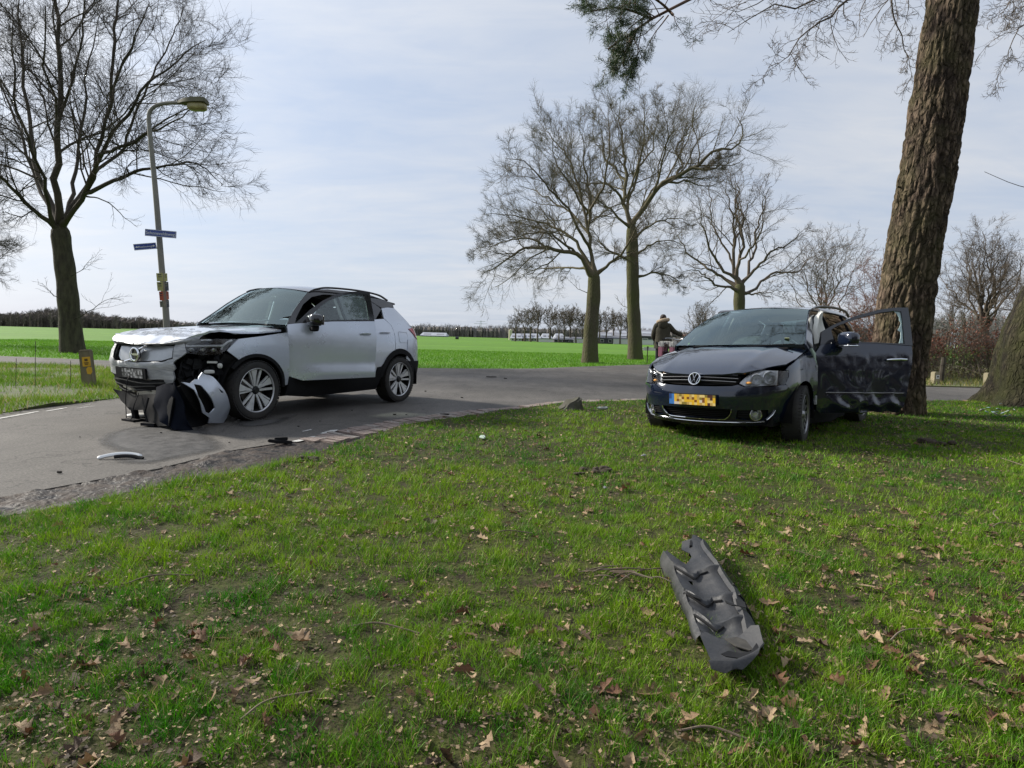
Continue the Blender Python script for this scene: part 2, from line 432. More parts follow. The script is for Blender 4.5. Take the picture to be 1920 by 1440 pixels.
def flat(name, poly, z, m, sp=1.0, th=0.04, zf=None, smooth=True):
    mb = panel(poly, lambda x, y: (x, y, z + (zf(x, y) if zf else 0)), sp=sp, th=th)
    if True:
        return mb.build(name, m, smooth=smooth)
g = MB(); g.add([(-2500, -300, -0.06), (2500, -300, -0.06), (2500, 2500, -0.06), (-2500, 2500, -0.06)], [(0, 1, 2, 3)])
ground = tag(g.build('ground', mat('far_ground', (0.09, 0.16, 0.03), (0.12, 0.2, 0.035), scale=0.02, rough=0.9)), kind='structure')
fld = tag(flat('field', FIELD_EDGE + [(700, 520), (700, 900), (-800, 900), (-800, 140)], -0.015, M_field, sp=40, th=0.03), kind='structure')
road = tag(flat('road', ASPH + [(26, 19.5)] + HEDGE_EDGE[::-1][2:] + FIELD_EDGE[::-1] + [(-70, -8)], 0.0, M_asph, sp=2.0, th=0.05), kind='structure')
verge = tag(flat('verge', VERGE, 0.006, mat('verge_soil', (0.05, 0.05, 0.02), (0.09, 0.12, 0.03), scale=2, rough=0.95, bump=0.6), sp=0.8, th=0.04, zf=lambda x, y: 0.10 * noise.noise((x * 0.7, y * 0.7, 2.0)) ** 2), kind='structure')
hverge = tag(flat('far_verge', [(42, 57)] + HEDGE_EDGE[1:] + [(60, 27), (200, 60), (200, 160), (60, 75)], 0.0, mat('verge_litter', (0.10, 0.075, 0.04), (0.10, 0.13, 0.035), scale=1.2, rough=0.95, bump=0.6), sp=2.5, th=0.06, zf=lambda x, y: 0.03), kind='structure')
gutter = tag(flat('gutter', ASPH[3:] + LAWN[3:][::-1], -0.012, M_mud, sp=0.06, th=0.03,
                  zf=lambda x, y: (0.045 * max(0.0, noise.noise((x * 3.1, y * 3.1, 0.5))) + 0.034 * abs(noise.noise((x * 9, y * 9, 4))) + .012 * noise.noise((x * 22, y * 22, 1))) * (1.0 if x < -2.0 else max(0.05, 1 - (x + 2.0) * 2.6))), kind='structure')
def lawn_z(x, y):
    return 0.015 + 0.028 * noise.noise((x * 0.9, y * 0.9, 0.3)) + 0.014 * noise.noise((x * 4, y * 4, 1.3)) - 0.05 * math.exp(-((x - 0.66) ** 2 + (y - 4.92) ** 2) / 0.006)
LPOLY = LAWN + [(26, -8)]
lawn = tag(flat('lawn', LPOLY, 0.0, M_soil, sp=0.22, th=0.06, zf=lawn_z), kind='structure')

# fluid stain under the silver car's nose, and worn paint on both road edges
def irregular(cx, cy, rx, ry, rot, seed, n=40):
    out = []
    for k in range(n):
        a = 2 * PI * k / n; q = 1 + 0.35 * noise.noise((math.cos(a) * 1.6 + seed, math.sin(a) * 1.6, seed))
        x, y = rx * q * math.cos(a), ry * q * math.sin(a); out.append((cx + x * math.cos(rot) - y * math.sin(rot), cy + x * math.sin(rot) + y * math.cos(rot)))
    return out
def fade_sheet(poly, z, m, name, parent, fade, sp_):
    P = np.array(densify(poly, sp_ * .5)); mb = panel(poly, lambda x, y: (x, y, z), sp=sp_, th=0); me = mb.mesh(name, m)
    a = me.color_attributes.new('Col', 'FLOAT_COLOR', 'POINT')
    for i, v in enumerate(me.vertices): q = min(1.0, math.sqrt(((P - (v.co.x, v.co.y)) ** 2).sum(1).min()) / fade); a.data[i].color = (q, q, q, 1)
    return link(name, me, parent)
def soften(m, scale, lo, hi, amt=.6):
    """let a worn or wetted film break up and fade out towards its border"""
    N, L = m.node_tree.nodes, m.node_tree.links; b = N['Principled BSDF']; at_ = N.new('ShaderNodeAttribute'); at_.attribute_name = 'Col'; tc = N.new('ShaderNodeTexCoord')
    n = N.new('ShaderNodeTexNoise'); n.inputs['Scale'].default_value = scale; n.inputs['Detail'].default_value = 8; n.inputs['Roughness'].default_value = .7; L.new(tc.outputs['Object'], n.inputs['Vector'])
    x = N.new('ShaderNodeMath'); x.operation = 'MULTIPLY_ADD'; x.inputs[1].default_value = amt; L.new(n.outputs[0], x.inputs[0]); L.new(at_.outputs['Fac'], x.inputs[2])
    r = N.new('ShaderNodeMapRange'); r.inputs[1].default_value = lo; r.inputs[2].default_value = hi; L.new(x.outputs[0], r.inputs[0]); L.new(r.outputs[0], b.inputs['Alpha'])
soften(M_wet, 6, .28, .95); soften(M_paint, 16, .55, .85, .9)
for st in ([(200, 812), (250, 800), (330, 798), (385, 800), (400, 818), (425, 836), (400, 848), (360, 856), (300, 868), (240, 872), (205, 862), (235, 850), (196, 842), (180, 826)], [(430, 778), (500, 786), (560, 776), (520, 796), (440, 800)]):
    poly = [tuple(gp(u, v)[:2]) for u, v in st]
    fade_sheet([q[:2] for q in smooth_curve([(x, y, 0) for x, y in poly + poly[:1]], 4)][:-1], .004, M_wet, 'fluid_stain', road, .22, .06)
def paint(u0, v0, u1, v1, w, seed, wob=0.25):
    a, b = gp(u0, v0), gp(u1, v1); d = (b - a); n = Vector((-d.y, d.x, 0)).normalized(); k = max(4, int(d.length / 0.07)); L, Rr = [], []
    for i in range(k + 1):
        p = a + d * (i / k); e = math.sin(PI * min(1, max(0.04, i / k))) ** 0.08
        L.append(p + n * w * 0.5 * e * (1 + wob * noise.noise((i * 0.9, seed, 0)))); Rr.append(p - n * w * 0.5 * e * (1 + wob * noise.noise((i * 0.9, seed, 5))))
    poly = [(p.x, p.y) for p in L + Rr[::-1]]
    fade_sheet(poly, .005, M_paint, 'paint_line', road, .035, .035)
for i, q in enumerate([(-40, 792, 78, 771, .07), (84, 772, 132, 764, .06), (142, 766, 182, 761, .05), (160, 760, 176, 757, .04), (551, 829, 572, 824, .09), (577, 822, 592, 818, .06), (604, 814, 634, 806, .10), (648, 810, 676, 803, .07), (566, 810, 592, 804, .05)]):
    paint(*q[:4], q[4], i * 3.3)

# rowlock bricks along the road edge
me_b = []
for i in range(4):
    b = MB(); b.box((0, 0, 0), (0.205 + 0.006 * i, 0.078, 0.06), taper=(0.96, 0.9)); me = b.mesh('brick', M_brick if i < 3 else M_brick2, smooth=False)
    me_b.append(me)
edge_a = [Vector((x, y, 0)) for x, y in ASPH[7:17]]; edge_l = [Vector((x, y, 0)) for x, y in LAWN[8:18]]
EA, EL = resample(edge_a, 60), resample(edge_l, 60)
def strip_pt(t, w):
    k = min(58, int(t * 59)); fr = t * 59 - k
    return EA[k].lerp(EA[k + 1], fr).lerp(EL[k].lerp(EL[k + 1], fr), w)
Ltot = sum((a - b).length for a, b in zip(EA, EA[1:]))
nb = 0
for i in range(int(Ltot / 0.09)):
    t = (i + 0.5) * 0.09 / Ltot
    if t > 0.985: break
    a, b = strip_pt(t, 0.0), strip_pt(t, 1.0); wdt = (b - a).length; d = (b - a).normalized()
    for r in range(2):
        if nb >= 290: break
        if a.x > 4: continue
        c = a + d * (0.115 + 0.215 * r)
        if 0.115 + 0.215 * r + 0.07 > wdt: continue
        if random.random() < 0.05: continue
        o = link('brick', random.choice(me_b), gutter); nb += 1
        o.location = (c.x, c.y, -0.020 + random.uniform(-0.006, 0.006)); o.rotation_euler = (random.uniform(-.04, .04), random.uniform(-.04, .04), math.atan2(d.y, d.x) + random.uniform(-.05, .05))

# ------------------------------------------------------------------ grass
def blades(name, X, Y, Z, H, W, COL, m, rng, lean=0.5, tri=None):
    n = len(X); a = rng.random(n) * 2 * PI; b = rng.random(n) * 2 * PI
    wx, wy = np.cos(a) * W * 0.5, np.sin(a) * W * 0.5
    l = lean * H * (0.25 + rng.random(n)); dx, dy = np.cos(b) * l, np.sin(b) * l
    V = np.empty((n, 5, 3), np.float32)
    V[:, 0] = np.stack([X - wx, Y - wy, Z], 1); V[:, 1] = np.stack([X + wx, Y + wy, Z], 1)
    V[:, 2] = np.stack([X + wx * .8 + dx * .35, Y + wy * .8 + dy * .35, Z + H * .6], 1); V[:, 3] = np.stack([X - wx * .8 + dx * .35, Y - wy * .8 + dy * .35, Z + H * .6], 1)
    V[:, 4] = np.stack([X + dx, Y + dy, Z + H], 1)
    if tri is None: tri = np.zeros(n, bool)
    A, B = V[~tri], V[tri][:, [0, 1, 4]]; na, nb_ = len(A), len(B)
    base = (np.arange(na) * 5)[:, None]
    loops = np.concatenate([np.concatenate([base + [0, 1, 2, 3], base + [3, 2, 4]], 1).ravel(), na * 5 + np.arange(nb_ * 3)])
    sizes = np.concatenate([np.tile([4, 3], na), np.full(nb_, 3)]); cols = np.concatenate([np.repeat(COL[~tri], 5, 0), np.repeat(COL[tri], 3, 0)])
    me = np_mesh(name, np.concatenate([A.reshape(-1, 3), B.reshape(-1, 3)]), loops, sizes, m, cols=cols, smooth=True)
    return tag(link(name, me), kind='stuff')
M_grass = mat('grass_blades', (1, 1, 1), rough=0.55, spec=0.3, attr='Col', transl=0.35)
LP = np.array(LPOLY)
def inside(X, Y, poly):
    c = np.zeros(len(X), bool); n = len(poly); j = n - 1
    for i in range(n):
        xi, yi = poly[i]; xj, yj = poly[j]
        with np.errstate(divide='ignore', invalid='ignore'):
            k = ((yi > Y) != (yj > Y)) & (X < (xj - xi) * (Y - yi) / (yj - yi + 1e-12) + xi)
        c ^= k; j = i
    return c
def lawn_zn(X, Y):
    return np.array([lawn_z(x, y) for x, y in zip(X, Y)])
def tuft(X, Y):
    """clumps a hand wide, each with its own height and tint"""
    return np.clip((vn2.fbm(X * 11 + 3, Y * 11, 2) * .55 + vn3.fbm(X * 26, Y * 26 + 5, 2) * .45 - .34) * 3.4, 0, 1)
def lawn_cover(X, Y):
    """how thick the grass stands: scuffed soil and moss between tufts"""
    big = vn1.fbm(X * 1.5, Y * 1.5, 4)
    return np.clip(tuft(X, Y) * 1.15 + np.clip((big - .47) * 3.2, -.45, .4) + .24, 0.14, 1)
XS, YS, WS = [], [], []
for y0, y1, dens, w in ((0.9, 2.3, 27000, .0021), (2.3, 3.6, 15000, .0030), (3.6, 5.2, 8000, .0042), (5.2, 8.0, 3600, .0065), (8.0, 13.5, 1500, .0105)):
    xa, xb = -0.95 * y1 - 0.7, 1.02 * y1 + 0.7
    n = int((xb - xa) * (y1 - y0) * dens); X = xa + (xb - xa) * rng.random(n); Y = y0 + (y1 - y0) * rng.random(n)
    k = inside(X, Y, LPOLY) & (rng.random(n) < lawn_cover(X, Y)); X, Y = X[k], Y[k]
    XS.append(X); YS.append(Y); WS.append(np.full(len(X), w))
X, Y, W = map(np.concatenate, (XS, YS, WS))
n = len(X); hue = vn3.fbm(X * 0.9 + 5, Y * 0.9, 3)[:, None] * .5 + vn1.fbm(X * 9 + 2, Y * 9 + 7, 2)[:, None] * .5; r1 = rng.random((n, 1)); r2 = rng.random((n, 1))
cov = lawn_cover(X, Y); tf = tuft(X, Y)
GA, GB, GC = np.array([[.040, .185, .005]]), np.array([[.205, .350, .010]]), np.array([[.36, .29, .13]])
q_ = np.clip(hue * 2.6 - .95 + .35 * r1, 0, 1); COL = GA * (1 - q_) + GB * q_
COL = np.where(r2 < .08, GC, COL) * (0.50 + 0.85 * rng.random((n, 1)))
H = (0.010 + 0.030 * rng.random(n)) * (0.35 + 1.25 * tf)
edge = np.exp(-(np.clip(np.abs(X + 2.2) + np.abs(Y - 4.3), 0, 4)) / 1.2); H *= 1 + 0.7 * edge
print('lawn blades', n)
blades('grass', X, Y, lawn_zn(X, Y) - 0.004, H, W * (0.7 + 0.7 * rng.random(n)), COL, M_grass, rng, lean=0.85, tri=(Y > 2.4) | (rng.random(n) < .45))

def verge_grass(name, poly, n, hmin, hmax, w, ca, cb, dry, xr, yr, z, seed, thr=0.33):
    g_ = np.random.default_rng(seed); X = xr[0] + (xr[1] - xr[0]) * g_.random(n); Y = yr[0] + (yr[1] - yr[0]) * g_.random(n)
    k = inside(X, Y, poly) & (g_.random(n) < np.clip((vn1.fbm(X * .9 + seed, Y * .9, 4) - thr) * 7, 0.12, 1)); X, Y = X[k], Y[k]; n = len(X)
    t = np.clip(vn3.fbm(X * .6, Y * .6 + seed, 3) * 2 - .5 + .3 * g_.random(n), 0, 1)[:, None]
    C = np.array([ca]) * (1 - t) + np.array([cb]) * t; C = np.where(g_.random((n, 1)) < dry, GC, C) * (.7 + .5 * g_.random((n, 1)))
    return blades(name, X, Y, np.full(n, z) if np.isscalar(z) else z(X, Y), hmin + (hmax - hmin) * g_.random(n) * (.5 + vn2.fbm(X, Y, 3)), w * (.7 + .6 * g_.random(n)), C, M_grass, g_, lean=.7, tri=np.ones(n, bool))
vz = lambda X, Y: np.array([0.006 + 0.10 * noise.noise((x * 0.7, y * 0.7, 2.0)) ** 2 for x, y in zip(X, Y)])
verge_grass('verge_grass', [(x + (.10 if x > -14 else 0), y - .02) for x, y in VERGE], 130000, .04, .13, .011, (.085, .22, .014), (.18, .28, .022), .12, (-18, -5.8), (4, 17.5), vz, 21)
verge_grass('field_grass', FIELD_EDGE + [(60, 62), (-70, 62)], 170000, .04, .10, .022, (.095, .255, .011), (.125, .285, .014), .005, (-34, 24), (18.8, 44), -0.012, 22, thr=.1)
verge_grass('hedge_grass', [(42, 57)] + HEDGE_EDGE[1:-1] + [(60, 27), (60, 60)], 26000, .05, .2, .02, (.10, .16, .022), (.2, .2, .05), .3, (10, 36), (16.9, 30), 0.03, 23)

# ------------------------------------------------------------------ fallen oak leaves
LEAFC = [((.27, .175, .095), (.17, .105, .055)), ((.17, .078, .038), (.11, .052, .027)), ((.095, .058, .037), (.06, .037, .023)), ((.38, .275, .165), (.25, .165, .095))]
LM = [mat('dead_leaf', a, b, scale=6, rough=0.75, bump=0.3, bscale=20, transl=0.15, coords='Generated') for a, b in LEAFC]
def leaf_geo(rg):
    # lobed oak leaf, 5 stations each side, curled along and across
    st = [(0, .012), (.18, .16), (.3, .10), (.46, .25), (.58, .15), (.75, .26), (.86, .14), (1.0, .03)]
    c1, c2, tw = rg.uniform(-.9, 1.5), rg.uniform(-.8, 2.2), rg.uniform(-.9, .9); V = []
    for x, w in st:
        for sgn in (-1, 0, 1):
            y = sgn * w * rg.uniform(.8, 1.2); xx = x + (.03 if sgn else 0) * rg.uniform(-1, 1)
            z = c1 * (xx - .5) ** 2 + c2 * y * y * 2.2 + tw * y * (xx - .5) + rg.uniform(-.02, .02); V.append((xx - .5, y, z))
    F = []
    for i in range(len(st) - 1):
        a = i * 3; F += [(a, a + 3, a + 4, a + 1), (a + 1, a + 4, a + 5, a + 2)]
    m = min(v[2] for v in V)
    return [(x, y, z - m) for x, y, z in V], F
rg = random.Random(11)
GEO = [leaf_geo(rg) for _ in range(10)]
LMESH = []
for k, m in enumerate(LM):
    row = []
    for v, f in GEO:
        b = MB(); b.add(v, f); me = bpy.data.meshes.new('fallen_leaf'); me.from_pydata(b.v, [], b.f); me.materials.append(m); me.shade_smooth(); row.append(me)
    LMESH.append(row)
LLAB = ['pale brown oak leaf', 'reddish brown oak leaf', 'dark withered oak leaf', 'light tan oak leaf']
LGRP = ['pale brown fallen leaves', 'reddish fallen leaves', 'dark fallen leaves', 'tan fallen leaves']
def leaf_dens(X, Y):
    d = vn1.fbm(X * .9 + 20, Y * .9 + 4, 3) * .8 + vn2.fbm(X * 2.4, Y * 2.4 + 8, 2) * .5 - .47
    d = d + .55 * np.exp(-((X - .75) ** 2 + (Y - 1.25) ** 2) / .14) + .10 * np.exp(-((X + 1.1) ** 2 + (Y - 2.0) ** 2) / .3) + .25 * np.clip(X - 1.2, 0, 1) * (Y < 3.5) + .16 * np.exp(-np.clip(Y - 1.3, 0, 9) / .35) + .12 * (np.abs(X + 1.5) < .5) * (Y < 2.4)
    return np.clip(d * 2.2, 0.03, 1)
lx, ly = [], []
for y0, y1, dens in ((1.15, 2.6, 330), (2.6, 5, 190), (5, 12.5, 48)):
    n = int(2.2 * y1 * (y1 - y0) * dens); X = (-1.05 + 2.15 * rng.random(n)) * y1; Y = y0 + (y1 - y0) * rng.random(n)
    k = inside(X, Y, LPOLY) & (rng.random(n) < leaf_dens(X, Y)); lx += list(X[k]); ly += list(Y[k])
order = sorted(range(len(lx)), key=lambda i: ly[i])
big, V_, L_, S_, MI_ = 0, [], [], [], []
nv = 0
for i in order:
    x, y = lx[i], ly[i]; c = rg.choices((0, 1, 2, 3), (4, 2, 2.2, 3))[0]; g_ = rg.randrange(len(GEO)); sc = rg.choice((.6, .8, 1, 1.1, 1.3)) * rg.uniform(.034, .062)
    rot = (rg.gauss(0, .5), rg.gauss(0, .5), rg.uniform(0, 2 * PI)); z = lawn_z(x, y) + rg.uniform(-.002, .020)
    if y > 2.2: sc *= rg.choice((.45, .6, .8, 1))
    if big < 290 and abs(x) < 0.83 * y:
        o = link('fallen_leaf', LMESH[c][g_]); o.location = (x, y, z); o.rotation_euler = rot; o.scale = (sc, sc * rg.uniform(.8, 1.15), sc)
        zone = ('in the leafy bottom right corner of the lawn' if x > .72 and y < 1.9 else 'on the lawn in the bottom middle of the picture' if x > -.35 and y < 1.75 else 'on the lawn in the bottom left corner' if x < -.6 and y < 1.75 else 'on the lawn right of the torn wheel arch liner' if x > .95 and y < 3.2 else 'on the lawn close beside the torn wheel arch liner' if x > .5 and y < 3.2 else 'on the scuffed left half of the lawn' if x < -.3 else 'on the lawn in the middle of the picture')
        tag(o, LLAB[c] + ' ' + zone, 'leaf', LGRP[c] + ' ' + zone); big += 1
    else:
        Mx = Matrix.Translation((x, y, z)) @ Matrix.Rotation(rot[2], 4, 'Z') @ Matrix.Rotation(rot[0], 4, 'X') @ Matrix.Scale(sc * 1.1, 4)
        v, f = GEO[g_]; V_ += [tuple(Mx @ Vector(p)) for p in v]
        for t in f: L_ += [j + nv for j in t]; S_.append(4); MI_.append(c)
        nv += len(v)
print('leaves', big, len(S_) // 14)
tag(link('leaf_litter', np_mesh('leaf_litter', np.array(V_), np.array(L_), np.array(S_), LM, mi=MI_, smooth=True)), kind='stuff')

# crumbs of old leaf and moss trodden into the turf
n = 60000; Y = 1.0 + 9 * rng.random(n) ** 1.7; X = (-1.05 + 2.15 * rng.random(n)) * Y; k = inside(X, Y, LPOLY) & (rng.random(n) < .45 + leaf_dens(X, Y)); X, Y = X[k], Y[k]; n = len(X); a = rng.random(n) * 6.28; s_ = (.0018 + .0055 * rng.random(n) ** 1.5) * (1 + .22 * Y); q = .35 + .5 * rng.random(n); Z = lawn_zn(X, Y) + .002 + .016 * rng.random(n); tz = (rng.random((n, 4)) - .5) * s_[:, None] * .9
dx, dy = np.cos(a) * s_, np.sin(a) * s_; V = np.stack([np.stack([X - dx, Y - dy, Z + tz[:, 0]], 1), np.stack([X + dy * q, Y - dx * q, Z + tz[:, 1]], 1), np.stack([X + dx, Y + dy, Z + tz[:, 2]], 1), np.stack([X - dy * q, Y + dx * q, Z + tz[:, 3]], 1)], 1).reshape(-1, 3)
t_ = rng.random((n, 1)); C = np.where(t_ < .4, np.array([[.10, .065, .04]]), np.where(t_ < .75, np.array([[.30, .215, .125]]), np.array([[.055, .036, .024]]))) * (.6 + .8 * rng.random((n, 1)))
tag(link('leaf_crumbs', np_mesh('leaf_crumbs', V, np.arange(4 * n), np.full(n, 4), mat('leaf_crumb', (1, 1, 1), rough=.8, attr='Col'), cols=np.repeat(C, 4, 0))), kind='stuff')
# ------------------------------------------------------------------ trees: limbs drawn by hand, the rest grown from them
def nrm(a): return a / np.maximum(np.linalg.norm(a, axis=-1, keepdims=True), 1e-9)
def np_resample(P, n):
    P = np.array([tuple(p) for p in P], float); s = np.concatenate([[0], np.cumsum(np.linalg.norm(np.diff(P, axis=0), axis=1))]); t = np.linspace(0, s[-1], n)
    return np.stack([np.interp(t, s, P[:, k]) for k in range(3)], 1)
def ribbons(P, Rd):
    """hair-thin twigs: a tapering strip each"""
    n, S, _ = P.shape; T = P[:, -1] - P[:, 0]; h = np.sin(np.arange(n) * 12.9898)[:, None] * 43758.5453; h = h - np.floor(h); B = nrm(np.cross(nrm(T), np.concatenate([np.cos(h * 6.28), np.sin(h * 6.28), h - .5], 1)))
    L, Q = P[:, :-1] - B[:, None] * Rd[:, :-1, None], P[:, :-1] + B[:, None] * Rd[:, :-1, None]
    V = np.concatenate([np.stack([L, Q], 2).reshape(n, -1, 3), P[:, -1:]], 1); m = 2 * (S - 1) + 1; b = np.arange(n)[:, None] * m
    q = np.concatenate([b + np.array([2 * i, 2 * i + 1, 2 * i + 3, 2 * i + 2]) for i in range(S - 2)], 1).reshape(-1, 4) if S > 2 else np.zeros((0, 4), int)
    return V.reshape(-1, 3), q, b + np.array([m - 3, m - 2, m - 1])
def tubes(P, Rd, k):
    n, S, _ = P.shape; T = nrm(np.gradient(P, axis=1))
    ref = np.where(np.abs(T[..., 2:3]) > 0.9, np.array([1., 0, 0]), np.array([0, 0, 1.])); A = nrm(np.cross(T, ref)); B = np.cross(T, A)
    # keep the frame from flipping along a branch
    for i in range(1, S):
        a = A[:, i - 1] - T[:, i] * (A[:, i - 1] * T[:, i]).sum(-1, keepdims=True); A[:, i] = nrm(a); B[:, i] = np.cross(T[:, i], A[:, i])
    ang = np.arange(k) * 2 * PI / k
    V = P[:, :, None] + (A[:, :, None] * np.cos(ang)[:, None] + B[:, :, None] * np.sin(ang)[:, None]) * Rd[:, :, None, None]
    j = np.arange(k); i = np.arange(S - 1)[:, None]
    q = np.stack([i * k + j, i * k + (j + 1) % k, (i + 1) * k + (j + 1) % k, (i + 1) * k + j], -1).reshape(-1, 4)
    F = (np.arange(n) * S * k)[:, None, None] + q[None]
    return V.reshape(-1, 3), F.reshape(-1, 4)
def grow(P, Rd, rng, per, t0=.2, t1=1.0, lenf=.5, spread=(35, 65), up=.2, wander=.25, S=6, rf=.6, rmin=.004, lmin=.1, drop=.55, out=None, outw=0.0):
    n, S0, _ = P.shape; Lp = np.linalg.norm(np.diff(P, axis=1), axis=2).sum(1)
    cnt = np.full(n, per) if np.isscalar(per) else per
    idx = np.repeat(np.arange(n), cnt); m = len(idx)
    k = np.concatenate([np.arange(c) for c in cnt]) if m else np.zeros(0)
    t = t0 + (t1 - t0) * (k + rng.random(m)) / np.maximum(cnt[idx], 1); x = np.clip(t, 0, .999) * (S0 - 1); i = x.astype(int); fr = (x - i)[:, None]
    st = P[idx, i] * (1 - fr) + P[idx, i + 1] * fr; T = nrm(P[idx, i + 1] - P[idx, i]); r = Rd[idx, i] * (1 - fr[:, 0]) + Rd[idx, i + 1] * fr[:, 0]
    q = rng.normal(size=(m, 3)); q = nrm(q - T * (q * T).sum(1, keepdims=True))
    if out is not None: q = nrm(q + outw * nrm(st - out)); q = nrm(q - T * (q * T).sum(1, keepdims=True))
    a = np.radians(spread[0] + (spread[1] - spread[0]) * rng.random(m))[:, None]
    d = nrm(T * np.cos(a) + q * np.sin(a) + np.array([0, 0, up]))
    L = np.maximum(Lp[idx] * lenf * (1 - drop * t) * (.6 + .8 * rng.random(m)), lmin)
    pts = np.empty((m, S, 3)); pts[:, 0] = st; h = (L / (S - 1))[:, None]
    for s in range(1, S):
        pts[:, s] = pts[:, s - 1] + d * h
        d = nrm(d + rng.normal(size=(m, 3)) * wander + np.array([0, 0, up * .35]))
    r0 = np.clip(np.minimum(r * rf, L * .035 + rmin), rmin, None)
    Rr = r0[:, None] * np.linspace(1, .35, S)[None]; Rr = np.maximum(Rr, rmin * .6)
    return pts, Rr
def make_tree(limbs, seed, levels, S=8, trunk_n=1, jitter=.0, small=.0):
    """limbs: list of (points, r0, r1); first trunk_n of them are the trunk. levels: list of dicts for grow(), each from all limbs of the level before."""
    rng = np.random.default_rng(seed); parts = {'trunk': [], 'crown': []}
    LP_, LR_ = [], []
    done, donr = [], []
    for i, (p, r0, r1) in enumerate(limbs):
        n = 22 if i < trunk_n else 18
        Q = np_resample(smooth_curve(p, 6), n); L = np.linalg.norm(Q[-1] - Q[0]); t = np.linspace(0, 1, n)
        if i >= trunk_n and jitter: Q[1:] += np.cumsum(rng.normal(size=(n - 1, 3)), 0) * jitter * L / n
        if i >= trunk_n:                                 # grow out of the nearest limb already there
            D, DR = np.concatenate(done), np.concatenate(donr); j = ((D - Q[0]) ** 2).sum(1).argmin(); sh = D[j] - Q[0]
            Q += sh * (np.clip(1 - t * 2.2, 0, 1) ** 1.5)[:, None]; base = min(r0 * 1.25, DR[j] * .92); r1 = r1 * .35
            rr = r1 + (r0 * .62 - r1) * (1 - t) ** .9; rr = np.maximum(rr, base * np.exp(-t * L / (3.5 * base + .25)) * (1 - t)); rr = np.minimum(rr, DR[j])
        else: rr = r0 + (r1 - r0) * t ** .8
        if i < trunk_n and i == 0:
            hgt = Q[:, 2] - Q[0, 2]; rr = rr * .9 * (1 + .22 * np.exp(-hgt / (1.4 * r0)))
            rr *= 1 + .04 * np.sin(hgt * 5 + seed) * (hgt > 1); rr[-1] *= .55; rr[-2] *= .9
        F = np_resample(Q, 60); done.append(F); donr.append(np.interp(np.linspace(0, 1, 60), t, rr))
        parts['trunk' if i < trunk_n else 'crown'].append((Q[None], rr[None], 12 if i < trunk_n else 7))
        if (i >= trunk_n and r0 > small) or len(limbs) == trunk_n: LP_.append(np_resample(Q, S)); LR_.append(np.interp(np.linspace(0, 1, S), t, rr))
        elif i >= trunk_n:                               # a thin water shoot: only a few side twigs
            C, CR = grow(Q[None], rr[None], rng, 7, t0=.3, lenf=.45, spread=(25, 55), up=.1, wander=.2, S=5, rf=.6, rmin=.006); parts['crown'].append((C, CR, 3))
            C, CR = grow(C, CR, rng, 4, t0=.2, lenf=.5, spread=(25, 55), up=.1, wander=.2, S=4, rf=.6, rmin=.004); parts['crown'].append((C, CR, 1))
    P, Rd = np.array(LP_), np.array(LR_); centre = P.reshape(-1, 3).mean(0) - np.array([0, 0, 1.0])
    for lv in levels:
        lv = dict(lv); sides = lv.pop('sides', 4); keep = lv.pop('keep', False)
        C, CR = grow(P, Rd, rng, out=centre, **lv); parts['crown'].append((C, CR, sides))
        if keep and C.shape[1] == P.shape[1]: P, Rd = np.concatenate([P, C]), np.concatenate([Rd, CR])
        else: P, Rd = C, CR
    return parts
def build_mesh(name, rows, m, smooth=True):
    Vs, Fs, b = [], [], 0
    Ts = []
    for P, Rd, k in rows:
        if k == 1: v, f, t = ribbons(P, Rd * 1.15); Ts.append(t + b)
        else: v, f = tubes(P, Rd, k)
        Vs.append(v); Fs.append(f + b); b += len(v)
    V, F = np.concatenate(Vs), np.concatenate(Fs); T = np.concatenate(Ts) if Ts else np.zeros((0, 3), int)
    return np_mesh(name, V, np.concatenate([F.ravel(), T.ravel()]), np.concatenate([np.full(len(F), 4), np.full(len(T), 3)]), m, smooth=smooth)
def tree(name, parts, m_trunk, m_crown, loc=(0, 0, 0), **t):
    o = empty(name, loc); tag(o, t.get('label'), 'tree', t.get('group'))
    off = np.array(loc, float)
    for k, m in (('trunk', m_trunk), ('crown', m_crown)):
        if parts[k]: link(k, build_mesh(k, [(P - off, r, s) for P, r, s in parts[k]], m), o)
    return o
M_bark = mat('oak_bark', (0.072, 0.062, 0.048), (0.15, 0.13, 0.10), scale=7, rough=0.95, bump=1.0, bscale=16, spec=0.2, stretch=(1, 1, .3), bdist=.05)
M_moss = mat('mossy_oak_bark', (0.085, 0.073, 0.052), (0.088, 0.088, 0.042), scale=1.5, rough=0.95, bump=1.0, bscale=18, spec=0.15, stretch=(1, 1, .4), lo=.38, hi=.6, bdist=.05)
M_twig = mat('bare_twigs', (0.085, 0.068, 0.054), (0.13, 0.105, 0.082), scale=.9, rough=0.9, spec=0.2)
M_twigm = mat('mossy_twigs', (0.082, 0.078, 0.040), (0.14, 0.115, 0.082), scale=.5, rough=0.9, spec=0.2)
M_dark = mat('dark_twigs', (0.042, 0.036, 0.030), (0.085, 0.070, 0.056), scale=.9, rough=0.9, spec=0.2)
M_darkbark = mat('dark_oak_bark', (0.040, 0.034, 0.026), (0.085, 0.078, 0.050), scale=6, rough=0.95, bump=1.0, bscale=14, spec=0.2, stretch=(1, 1, .3), bdist=.05)

